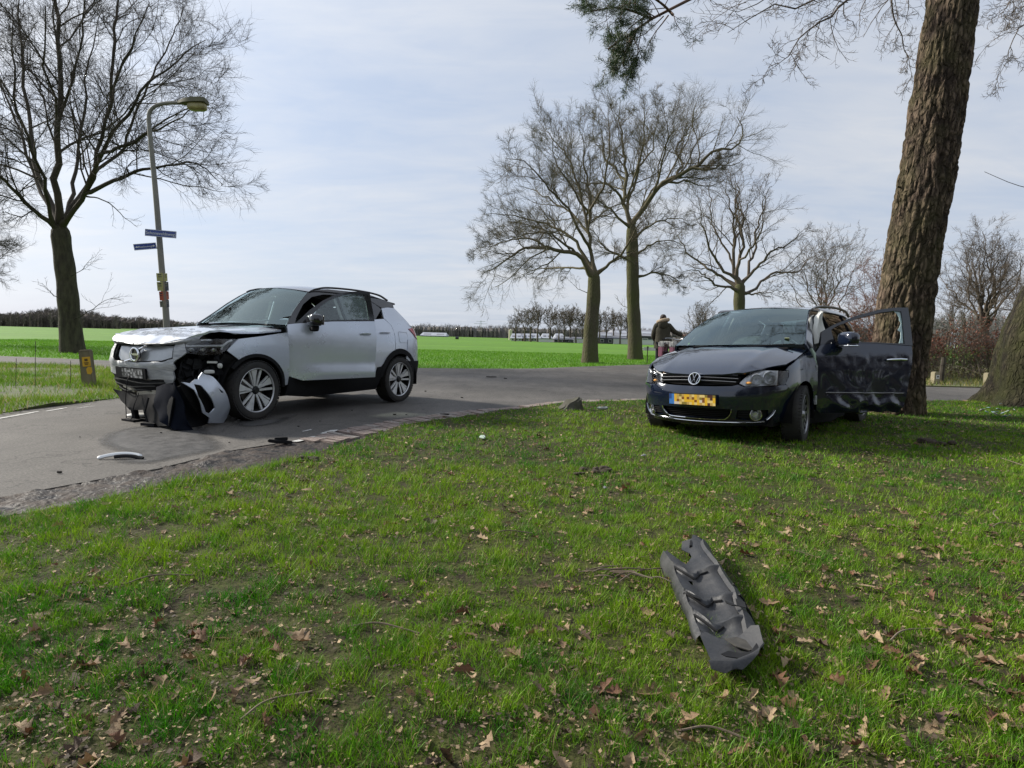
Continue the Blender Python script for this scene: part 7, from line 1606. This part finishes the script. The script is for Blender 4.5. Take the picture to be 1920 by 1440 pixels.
for i, (u, v, L_, a) in enumerate(((960, 1000, .22, .2), (720, 1180, .26, -.1), (1720, 1190, .3, .4), (1500, 1040, .2, -.5), (300, 1085, .24, .5), (1890, 985, .25, .3), (1870, 965, .3, 1.0), (1350, 1380, .2, -.2), (1905, 868, .5, 1.4), (520, 1320, .2, .8))):
    c = gp(u, v, .035); t = MB(); t.tube(smooth_curve([(-L_ / 2, 0, 0), (-L_ * .1, L_ * .08, .012), (L_ / 2, -.01, 0)], 5), .0032, 5); o = t.build('fallen_twig', bpy.data.materials['dry_twig']); o.location = c; o.rotation_euler.z = a; tag(o, ['short dry twig on the lawn between the two cars and the torn liner', 'long dry twig on the scuffed left of the lawn, nearest the middle', 'dry twig on the lawn right of the torn liner', 'dry twig on the lawn above right of the torn liner', 'dry twig on the lawn below the muddy road edge at left', 'lower dry twig by the right edge of the lawn', 'forked looking dry twig near the right edge of the lawn', 'dry twig below the torn liner at the bottom', 'dry stick at the right edge below the mossy oak', 'dry twig in the leafy bottom left of the lawn'][i], 'twig', 'loose twigs on the lawn')
# pale shards at the foot of the mossy oak
k = random.Random(2); M_sh = [mat('pale_shard', c, rough=.25) for c in ((.62, .68, .70), (.34, .50, .55), (.42, .50, .62))]
for i, (u, v) in enumerate(((1842, 768), (1850, 772), (1862, 773), (1868, 777), (1872, 767), (1880, 774), (1888, 771), (1884, 781), (1893, 779), (1902, 768), (1866, 790 - 18), (1876, 757), (1900, 752), (1854, 764))):
    c = gp(u, v, .05 + .03 * (v < 765)); s_ = k.uniform(.025, .06); t = MB(); t.prism([(math.cos(q) * s_ * k.uniform(.5, 1.1), math.sin(q) * s_ * k.uniform(.5, 1)) for q in (0, 1.3, 2.6, 3.9, 5.1)], .004, Matrix.Rotation(k.uniform(-.7, .7), 4, 'X') @ Matrix.Rotation(k.uniform(-.7, .7), 4, 'Y')); o = t.build('glass_shard', M_sh[i % 3], smooth=False); o.location = c
    tag(o, ['whitish', 'teal', 'pale blue'][i % 3] + ' lamp glass shard at the foot of the mossy oak', 'shard', 'shards by the mossy oak')

# ------------------------------------------------------------------ hedge, posts and undergrowth right of the pine
hedge = empty('beech_hedge', (15, 21.5, 0)); tag(hedge, 'low beech hedge with rusty winter leaves across the side road', 'hedge')
g_ = np.random.default_rng(31); nst = 150; hx = 10.6 + 9.2 * g_.random(nst); hy = 20.2 + .28 * (hx - 10.6) + .9 * g_.normal(size=nst) * .55
P = np.empty((nst, 6, 3)); hh = (1.15 + .5 * g_.random(nst)) * (1 + .25 * np.sin(hx * 1.3)); ln = g_.normal(size=(nst, 2)) * .18
for j in range(6): q = j / 5; P[:, j] = np.stack([hx + ln[:, 0] * q + g_.normal(size=nst) * .03, hy + ln[:, 1] * q + g_.normal(size=nst) * .03, hh * q], 1)
Rd = np.full((nst, 1), .014) * np.linspace(1, .3, 6)[None]
C1, R1 = grow(P, Rd, g_, 8, t0=.12, lenf=.5, spread=(25, 65), up=.1, S=5, rf=.6, rmin=.006); C2, R2 = grow(C1, R1, g_, 4, t0=.2, lenf=.55, spread=(25, 60), up=.1, S=4, rf=.7, rmin=.004)
off = np.array([15, 21.5, 0]); link('stems', build_mesh('stems', [(P - off, Rd, 4), (C1 - off, R1, 3), (C2 - off, R2, 1)], M_twig), hedge)
T_ = np.concatenate([C1[:, -1], C1[:, -2], C2[:, -1], C2[:, -2]]); keep = g_.random(len(T_)) < np.clip((T_[:, 2] - .55) * 1.6, .02, .95) * (.45 + .75 * vn1(T_[:, 0] * .9, T_[:, 2] * 2)); T_ = T_[keep]; n = len(T_)
def leafquads(T_, size, ca, cb, g_):
    n = len(T_); a = nrm(g_.normal(size=(n, 3))); b_ = nrm(np.cross(a, g_.normal(size=(n, 3)))); s = (size * (.6 + .8 * g_.random(n)))[:, None]
    V = np.stack([T_, T_ + (a + b_ * .45) * s, T_ + a * 2 * s, T_ + (a - b_ * .45) * s], 1).reshape(-1, 3); t_ = g_.random((n, 1)); C = np.repeat((np.array([ca]) * (1 - t_) + np.array([cb]) * t_) * (.7 + .5 * g_.random((n, 1))), 4, 0)
    return V, C, n
M_lf = mat('leaves', (1, 1, 1), rough=.6, attr='Col', transl=.25)
V, C, n = leafquads(T_, .042, (.135, .042, .024), (.21, .09, .05), g_); tag(link('leaves', np_mesh('leaves', V - off, np.arange(4 * n), np.full(n, 4), M_lf, cols=C), hedge), kind='stuff')
# brambles: green leafy tangle
for nm, lab, n0, xr, yr, zr, ca, cb, sz, sd in (('bramble', 'green bramble thicket behind the beech hedge', 9000, (12, 21.5), (21.5, 25), (.05, 1.25), (.10, .16, .03), (.20, .26, .07), .05, 3), ('bramble', 'brownish bramble tangle in front of the beech hedge', 3200, (10.6, 19), (19.6, 22.6), (.02, .55), (.16, .12, .05), (.13, .15, .045), .04, 4)):
    g_ = np.random.default_rng(sd); x = xr[0] + (xr[1] - xr[0]) * g_.random(n0); y = yr[0] + (yr[1] - yr[0]) * g_.random(n0); top = zr[0] + (zr[1] - zr[0]) * (.35 + .75 * vn2.fbm(x * .9, y * .9, 3)); z = top * np.sqrt(g_.random(n0)); o = empty(nm, (x.mean(), y.mean(), 0)); tag(o, lab, 'bush', 'brambles by the hedge'); of = np.array([x.mean(), y.mean(), 0])
    V, C, n = leafquads(np.stack([x, y, z], 1), sz, ca, cb, g_); tag(link('leaves', np_mesh('leaves', V - of, np.arange(4 * n), np.full(n, 4), M_lf, cols=C), o), kind='stuff')
    k = 160; P = np.empty((k, 6, 3)); sx, sy = xr[0] + (xr[1] - xr[0]) * g_.random(k), yr[0] + (yr[1] - yr[0]) * g_.random(k); dv = g_.normal(size=(k, 2)) * .9
    for j in range(6): q = j / 5; P[:, j] = np.stack([sx + dv[:, 0] * q, sy + dv[:, 1] * q, zr[1] * 1.1 * math.sin(PI * (.08 + .8 * q)) * (.6 + .4 * g_.random(k))], 1)
    link('canes', build_mesh('canes', [(P - of, np.full((k, 6), .007), 3)], M_twig), o)
for (u, vb, vt, lab) in ((1752, 715, 697, 'pale short road post with white reflector at the hedge foot, nearer the pine'), (1851, 718, 699, 'pale short road post with white reflector at the hedge foot, nearer the mossy oak')):
    b0 = gp(u, 727, 0) * 1.0; b0 = at(u, 720, 17.9); b0.z = 0; o = empty('reflector_post', b0, (0, 0, .35)); tag(o, lab, 'post', 'short reflector posts')
    hgt = at(u, vt, 17.9).z; t = MB(); t.box((0, 0, hgt / 2 - .03), (.19, .15, hgt + .06)); t.build('post', mat('pale_concrete_post', (.34, .29, .19), (.26, .23, .15), scale=6, rough=.85), o, bevel=.02)
    t = MB(); t.box((0, -.079, hgt * .62), (.12, .012, .11)); pl_ = t.build('reflector', mat('white_reflector', (.75, .75, .75), rough=.3), o, smooth=False); t = MB(); t.box((0, -.088, hgt * .64), (.06, .004, .045)); t.build('number_print', M_black, pl_, smooth=False)
b0 = at(1764, 715, 18.4); b0.z = 0; o = empty('fence_post', b0); tag(o, 'dark weathered fence post among the brambles right of the pine', 'post'); hgt = at(1765, 670, 18.4).z
t = MB(); t.tube([(0, 0, -.1), (.01, 0, hgt * .5), (.03, 0, hgt)], [.075, .07, .06], 9); t.build('post', mat('dark_wood', (.04, .033, .024), (.07, .06, .045), scale=5, rough=.9), o); t = MB(); t.tube([(-.08, -.075, hgt * .7), (.1, -.075, hgt * .72)], .008, 5); t.build('wire_staple', M_dark, o)

# ------------------------------------------------------------------ farm, greenhouses and far small things
M_roof = mat('dark_sheet_roof', (.16, .165, .19), (.22, .225, .25), scale=.3, rough=.6); M_roof2 = mat('light_sheet_roof', (.34, .36, .40), (.28, .30, .34), scale=.4, rough=.5); M_wall = mat('dark_boarding', (.055, .058, .065), (.08, .08, .085), scale=.5, rough=.8); M_wwall = mat('white_farm_wall', (.62, .62, .58), rough=.8); M_red = mat('brick_farm_wall', (.24, .11, .075), (.2, .09, .06), scale=.6, rough=.9); M_pane = mat('dark_window_pane', (.03, .035, .04), rough=.2)
def barn(u0, u1, Y, v_eave, v_ridge, vbase, depth, mw, mr, label, name='barn', win=0, dormer=False, group='farm buildings', hip=.12):
    a, b_ = at(u0, vbase, Y), at(u1, vbase, Y); w = b_.x - a.x; he, hr = at(u0, v_eave, Y).z, at((u0 + u1) / 2, v_ridge, Y).z; o = empty(name, ((a.x + b_.x) / 2, Y + depth / 2, -.1)); tag(o, label, 'building', group)
    t = MB(); t.box((0, 0, he / 2), (w, depth, he)); t.build('wall', mw, o, smooth=False)
    t = MB(); x, y = w / 2 + .3, depth / 2 + .4; k = w * hip; V = [(-x, -y, he - .1), (x, -y, he - .1), (x, y, he - .1), (-x, y, he - .1), (-x + k, 0, hr), (x - k, 0, hr)]; t.add(V, [(0, 1, 5, 4), (2, 3, 4, 5), (3, 0, 4), (1, 2, 5), (3, 2, 1, 0)]); rf = t.build('roof', mr, o, smooth=False)
    for i in range(max(2, int(w / 9))):
        t = MB(); xx = -w / 2 + w * (i + .5) / max(2, int(w / 9)); t.box((xx, -y * .5 - .1, (he + hr) / 2 - .02), (w / max(2, int(w / 9)) * .55, y * .35, .08), M=Matrix.Rotation(math.atan2(hr - he, y), 4, 'X')); t.build('skylight', M_roof2 if mr is M_roof else M_roof, rf, smooth=False)
    for i in range(win):
        xx = -w / 2 + w * (i + .5) / win; t = MB(); t.box((xx, -depth / 2 - .03, he * .5), (w / win * .45, .10, he * .45)); f_ = t.build('window', M_wwall, o, smooth=False); t = MB(); t.box((xx, -depth / 2 - .09, he * .5), (w / win * .36, .04, he * .34)); t.build('pane', M_pane, f_, smooth=False)
    return o
barn(1121, 1198, 150, 632, 622, 638, 16, M_wall, M_roof, 'long dark barn with grey sheet roof between the oak pair', win=5)
barn(1150, 1245, 158, 627, 616, 636, 18, M_wall, M_roof, 'taller dark barn behind the long barn, left of the person', win=4)
barn(1040, 1122, 150, 635, 631, 638, 9, M_wall, M_roof, 'low dark shed left of the long barn', win=4)
for i, (u0, u1, mw, mr, lab) in enumerate(((958, 978, M_wwall, M_roof2, 'pale roofed farmhouse at the left end of the far tree row'), (970, 983, M_red, M_roof, 'small brick shed beside the pale roofed farmhouse'), (981, 996, M_wwall, M_roof2, 'second pale roofed house behind the far tree row'), (996, 1012, M_wwall, M_roof2, 'third pale roofed house behind the far tree row'), (1017, 1034, M_wwall, M_roof2, 'fourth pale roofed house behind the far tree row'), (1042, 1058, M_wwall, M_roof2, 'pale roofed house right of the middle of the far tree row'))):
    barn(u0, u1, 162 + i * 1.5, 632.5, 624.5, 637.5, 9, mw, mr, lab, 'farmhouse', win=3, hip=.2)
barn(788, 836, 330, 628, 623, 632, 14, M_roof2, M_roof2, 'low pale greenhouse far off right of the silver car', 'greenhouse', win=6, hip=.05)
for (u0, u1, lab) in ((1010, 1036, 'low white wall left of the far tree row farm'), (1076, 1100, 'short white wall in front of the low dark shed'), (1150, 1225, 'long white wall in front of the dark barns')):
    a, b_ = at(u0, 638, 148), at(u1, 638, 148); o = empty('farm_wall', ((a.x + b_.x) / 2, 148, 0)); tag(o, lab, 'wall', 'white farm walls'); h_ = at(u0, 635.5, 148).z; t = MB(); t.box((0, 0, h_ / 2), (b_.x - a.x, .4, h_)); t.build('wall', M_wwall, o, smooth=False); t = MB(); t.box((0, 0, h_ + .04), (b_.x - a.x + .2, .55, .08)); t.build('coping', M_roof2, o, smooth=False)
a = at(957, 632, 200); o = empty('silo', (a.x, 200, 0)); tag(o, 'small pale yellow silo left of the farmhouses', 'silo'); t = MB(); h_ = at(957, 619, 200).z; t.lathe([(.01, h_ + .3), (.55, h_), (.55, 0)], 'Z', 16); t.build('tank', mat('pale_yellow_tank', (.55, .52, .36), rough=.6), o); t = MB(); t.tube([(-.7, -.3, 0), (-.7, -.3, h_)], .06, 5); t.build('ladder', M_roof, o)
a = at(857, 634.5, 170); rb_ = MB(); rb_.lathe([(.01, -.45), (.34, -.45), (.38, 0), (.34, .45), (.01, .45)], 'X', 20); o = rb_.build('hay_bale', mat('dark_bale_wrap', (.02, .022, .02), rough=.4)); o.location = (a.x, 170, .32); tag(o, 'small dark wrapped bale alone in the far green field', 'bale')
a = at(901, 632, 700); o = empty('power_pylon', (a.x, 700, 0)); tag(o, 'faint lattice power pylon above the distant wood', 'pylon'); h_ = at(901, 601, 700).z; M_pyl = mat('pylon_steel', (.42, .43, .45), rough=.6)
for sx in (-1, 1):
    for sy in (-1, 1): t = MB(); t.tube([(sx * 2.2, sy * 2.2, 0), (sx * .5, sy * .5, h_)], .16, 4); t.build('leg', M_pyl, o, smooth=False)
for z in (.80, .95): t = MB(); t.box((0, 0, h_ * z), (15 if z < .9 else 10, .5, .35)); t.build('crossarm', M_pyl, o, smooth=False)
for i in range(6): t = MB(); z0, z1 = h_ * i / 6, h_ * (i + 1) / 6; f0, f1 = 2.2 - 1.7 * i / 6, 2.2 - 1.7 * (i + 1) / 6; t.tube([(-f0, -f0, z0), (f1, -f1, z1)], .10, 4); t.build('brace', M_pyl, o, smooth=False)

# white board on a short post behind the person
b0 = at(1214, 672, 28.5); o = empty('notice_board', (b0.x, 28.5, 0)); tag(o, 'low white board on a dark post at the field edge left of the person', 'board'); zt, zb_ = at(1214, 650, 28.5).z, at(1214, 657, 28.5).z
t = MB(); t.box((.10, 0, (zt + zb_) / 2 - .02), (.66, .03, .15)); t.build('board', M_wwall, o, smooth=False, bevel=.005); t = MB(); t.box((-.02, -.05, zt / 2 - .05), (.035, .035, zt + .10)); t.build('post', M_dark, o, smooth=False); t = MB(); t.box((-.02, -.06, zt - .03), (.07, .05, .09)); t.build('post_cap', M_dark, o, bevel=.01)

# ------------------------------------------------------------------ person with a bicycle, seen from behind
def skin_mesh(name, verts, edges, radii, m, sub=2, root=0):
    me = bpy.data.meshes.new(name); me.from_pydata(verts, edges, []); o = bpy.data.objects.new(name, me); col.objects.link(o)
    o.modifiers.new('s', 'SKIN'); o.modifiers.new('u', 'SUBSURF').levels = sub
    for i, r in enumerate(radii): me.skin_vertices[0].data[i].radius = r if isinstance(r, tuple) else (r, r)
    me.skin_vertices[0].data[root].use_root = True
    bpy.context.view_layer.update(); out = bpy.data.meshes.new_from_object(o.evaluated_get(bpy.context.evaluated_depsgraph_get())); bpy.data.objects.remove(o); out.materials.append(m); out.shade_smooth(); return out
PYD = 18.4; pc0 = at(1239, 700, PYD); pr0 = Vector((pc0.x, pc0.y, 0)); S_ = at(1239, 591, PYD).z / 1.70
per = empty('person', pr0, (0, 0, R(-12))); per.scale = (S_,) * 3; tag(per, 'person in a dark olive parka with fur trimmed hood pushing a bicycle away', 'person')
M_trs = mat('dark_trousers', (.018, .018, .022), (.03, .03, .034), scale=9, rough=.9); M_skin = mat('skin', (.52, .33, .25), rough=.55); M_parka = mat('olive_parka', (.040, .036, .022), (.058, .052, .032), scale=6, rough=.9, bump=.5, bscale=14); M_hair = mat('dark_hair', (.022, .014, .011), (.035, .022, .017), scale=20, rough=.7, stretch=(1, 1, .2)); M_fur = mat('hood_fur', (.34, .26, .17), (.5, .4, .28), scale=40, rough=.95, bump=1, bscale=60)
# body: x right, y ahead, z up
v = [(0, 0, .93), (0, .0, 1.12), (0, .01, 1.30), (0, .0, 1.42), (0, .02, 1.50), (0, .03, 1.58), (0, .035, 1.65),
     (-.09, 0, .88), (-.10, .05, .50), (-.10, .0, .10), (-.10, .10, .035), (.09, 0, .88), (.10, -.08, .50), (.10, -.20, .12), (.10, -.12, .035),
     (-.17, 0, 1.40), (-.24, .06, 1.16), (-.20, .26, 1.02), (-.19, .33, 1.01), (.17, 0, 1.40), (.32, .10, 1.26), (.52, .24, 1.17), (.58, .28, 1.165)]
e = [(0, 1), (1, 2), (2, 3), (3, 4), (4, 5), (5, 6), (0, 7), (7, 8), (8, 9), (9, 10), (0, 11), (11, 12), (12, 13), (13, 14), (3, 15), (15, 16), (16, 17), (17, 18), (3, 19), (19, 20), (20, 21), (21, 22)]
r_ = [(.15, .11), (.13, .10), (.16, .11), (.13, .09), .055, (.075, .09), (.07, .085), .085, .058, .045, .042, .085, .058, .045, .042, .06, .05, .038, .034, .06, .05, .038, .034]
body = link('body', skin_mesh('body', v, e, r_, M_skin, 2), per)
tr = link('trousers', skin_mesh('trousers', [v[0]] + v[7:10] + v[11:14], [(0, 1), (1, 2), (2, 3), (0, 4), (4, 5), (5, 6)], [(.165, .13), .098, .072, .062, .098, .072, .062], M_trs, 2), per)
for a, b_ in ((v[9], v[10]), (v[13], v[14])):
    t = MB(); t.blob((a[0], (a[1] + b_[1]) / 2 + .03, .05), (.05, .14, .055), .7, 14); t.build('shoe', M_black, per)
# parka: flared body with a hem, then sleeves
mb = MB(); V = []; prof = [(.78, .225, .17), (.84, .222, .165), (.95, .205, .155), (1.08, .19, .145), (1.20, .20, .15), (1.32, .215, .145), (1.40, .20, .125), (1.45, .13, .10), (1.48, .08, .08)]
for z, a, b_ in prof:
    for j in range(28):
        th = 2 * PI * j / 28; q = 1 + .035 * noise.noise((math.cos(th) * 2, math.sin(th) * 2, z * 7)); V.append((a * q * math.cos(th), .005 + b_ * q * math.sin(th), z))
mb.add(V, [(i * 28 + j, i * 28 + (j + 1) % 28, (i + 1) * 28 + (j + 1) % 28, (i + 1) * 28 + j) for i in range(len(prof) - 1) for j in range(28)]); pk = mb.build('parka', M_parka, per, angle=80)
for idx in ((15, 16, 17), (19, 20, 21)):
    P = [Vector(v[i]) for i in idx]; P = [Vector((P[0].x * .75, P[0].y, P[0].z - .01))] + P; t = MB(); cvv = smooth_curve(P, 6); t.tube(cvv, [(.092 - .034 * i / (len(cvv) - 1)) * (1 + .05 * noise.noise((i * .9, idx[0], 0))) for i in range(len(cvv))], 14); t.build('sleeve', M_parka, pk, angle=80)
t = MB(); t.blob((0, -.10, 1.45), (.135, .085, .13), .85, 20); t.build('hood', M_parka, pk, angle=80)
t = MB(); rg_ = random.Random(3); t.tube([(.135 * math.cos(a), -.055 + .10 * math.sin(a), 1.545 + .035 * math.sin(a + 2)) for a in [2 * PI * k_ / 24 for k_ in range(25)]], [.042 + .014 * rg_.random() for _ in range(25)], 9, cap=False); t.build('fur_trim', M_fur, pk, angle=80)
t = MB(); t.blob((0, .025, 1.645), (.085, .10, .085), .95, 20); t.blob((0, -.045, 1.665), (.045, .04, .04), 1, 12); t.build('hair', M_hair, per, angle=80)
# face details, turned away from the camera
t = MB(); t.tube([(0, .115, 1.63), (0, .135, 1.605)], [.010, .014], 8); t.build('nose', M_skin, per)
for sx in (-1, 1):
    t = MB(); t.blob((sx * .03, .108, 1.635), (.012, .008, .008), 1, 10); t.build('eye', M_black, per); t = MB(); t.blob((sx * .082, .03, 1.615), (.010, .022, .032), 1, 10); t.build('ear', M_skin, per)
t = MB(); t.tube([(-.02, .117, 1.575), (.02, .117, 1.575)], .005, 6); t.build('mouth', mat('lips', (.4, .17, .15), rough=.5), per)
for (wx, wy, wz), sx, dr in ((v[18], -1, Vector((0.05, 1, 0))), (v[22], 1, Vector((.75, .6, 0)))):
    vv, ee, rr = [(0, 0, 0), (.0, .05, .004)], [(0, 1)], [(.026, .018), (.036, .017)]
    for q, (fx, L_) in enumerate(((-.027, .062), (-.009, .07), (.010, .066), (.027, .052))):
        b0_ = len(vv); vv += [(fx, .085, .0), (fx, .085 + L_ * .5, -.012), (fx, .085 + L_ * .55, -.04)]; ee += [(1, b0_), (b0_, b0_ + 1), (b0_ + 1, b0_ + 2)]; rr += [.0095, .0085, .0075]
    b0_ = len(vv); vv += [(sx * -.034, .035, -.008), (sx * -.048, .065, -.025)]; ee += [(0, b0_), (b0_, b0_ + 1)]; rr += [.011, .009]
    h_ = link('hand', skin_mesh('hand', vv, ee, rr, M_skin, 1), per); h_.location = (wx, wy, wz); h_.rotation_euler.z = -math.atan2(dr.x, dr.y)

M_bike = mat('bicycle_frame', (.02, .022, .024), rough=.3, coat=.5)
bk = empty('bicycle', pr0 + Vector((.10 * S_, -1.0, 0)), (0, 0, R(-30))); bk.scale = (S_,) * 3; tag(bk, 'bicycle with pink and white pannier bags wheeled by the person in the parka', 'bicycle')
def bike_wheel(y):
    w = empty('wheel', (0, y, .345), (0, 0, 0), bk); t = MB(); t.lathe([(.318, -.016), (.345, -.012), (.352, 0), (.345, .012), (.318, .016)], 'X', 40, closed=True); t.build('tyre', M_rubber, w)
    t = MB(); t.lathe([(.300, -.011), (.320, -.012), (.320, .012), (.300, .011)], 'X', 40, closed=True); t.build('rim', M_galloy, w)
    for i in range(16): a = 2 * PI * i / 16; t = MB(); t.tube([(.02 * (-1) ** i, .02 * math.cos(a + .5), .02 * math.sin(a + .5)), (0, .302 * math.cos(a), .302 * math.sin(a))], .0018, 4); t.build('spoke', M_galloy, w)
    t = MB(); t.lathe([(.001, -.04), (.018, -.04), (.022, 0), (.018, .04), (.001, .04)], 'X', 12); t.build('hub', M_galloy, w)
bike_wheel(-.52); bike_wheel(.56)
t = MB()
for a, b_, r0 in (((0, -.10, .30), (0, -.22, .80), .017), ((0, -.10, .30), (0, .36, .62), .018), ((0, -.20, .62), (0, .34, .74), .015), ((0, .38, .56), (0, .28, .98), .019), ((.03, -.10, .30), (.045, -.52, .345), .009), ((-.03, -.10, .30), (-.045, -.52, .345), .009), ((.02, -.2, .72), (.045, -.52, .345), .008), ((-.02, -.2, .72), (-.045, -.52, .345), .008), ((.04, .39, .54), (.045, .56, .345), .012), ((-.04, .39, .54), (-.045, .56, .345), .012)): t.tube([a, b_], r0, 8)
t.build('frame', M_bike, bk)
t = MB(); t.tube(smooth_curve([(-.30, .04, 1.04), (-.26, .16, 1.07), (-.12, .26, 1.06), (0, .28, 1.03), (.12, .26, 1.06), (.26, .16, 1.07), (.30, .04, 1.04)], 5), .012, 8); hb = t.build('handlebar', M_galloy, bk)
for sx in (-1, 1): t = MB(); t.tube([(sx * .29, .08, 1.05), (sx * .305, -.03, 1.035)], .018, 8); t.build('grip', M_black, hb)
t = MB(); t.blob((0, -.26, .91), (.10, .14, .045), .75, 16); t.tube([(0, -.22, .78), (0, -.25, .88)], .014, 8); t.build('saddle', M_black, bk)
t = MB()
for sx in (-1, 1): t.tube([(sx * .07, -.26, .72), (sx * .07, -.80, .72), (sx * .05, -.52, .36)], .007, 6)
t.box((0, -.55, .725), (.15, .46, .012)); t.build('luggage_rack', M_bike, bk)
for mud_y, a0_, a1_ in ((-.52, 20, 200), (.56, 10, 150)): t = MB(); t.tube([(0, mud_y + .375 * math.cos(R(a)), .345 + .375 * math.sin(R(a))) for a in range(a0_, a1_, 10)], .024, 8, flat=.3); t.build('mudguard', M_bike, bk)
t = MB(); t.blob((0, -.815, .60), (.05, .02, .035), .6, 12); t.build('rear_light', M_redlens, bk)
M_pink = mat('pink_pannier', (.50, .22, .27), (.42, .17, .22), scale=8, rough=.8); M_wht = mat('white_patterned_pannier', (.62, .60, .55), (.16, .15, .15), scale=16, rough=.8, lo=.52, hi=.60)
for sx in (-1, 1):
    t = MB(); t.box((sx * .14, -.58, .72), (.13, .36, .30)); pn = t.build('pannier', M_pink, bk, bevel=.03)
    t = MB(); t.box((sx * .135, -.58, .91), (.145, .37, .16)); t.build('pannier_flap', M_wht, pn, bevel=.03)
t = MB(); t.box((0, -.58, .95), (.24, .30, .08)); t.build('pannier_bridge', M_wht, bk, bevel=.02)
t = MB(); t.box((0, .52, .98), (.34, .26, .24), taper=(1.12, 1.12)); t.build('front_basket', mat('basket_wicker', (.16, .14, .11), (.42, .40, .36), scale=14, rough=.9, lo=.48, hi=.56), bk, bevel=.02)
t = MB(); t.tube([(.04, -.10, .30), (.04, -.10, .14)], .012, 6); t.box((.09, -.10, .13), (.09, .05, .02)); t.tube([(-.04, -.10, .30), (-.04, -.08, .46)], .012, 6); t.box((-.09, -.08, .46), (.09, .05, .02)); t.lathe([(.09, .035), (.10, .04), (.09, .045)], 'X', 20, (0, -.10, .30), closed=True); t.build('crank', M_galloy, bk, smooth=False)
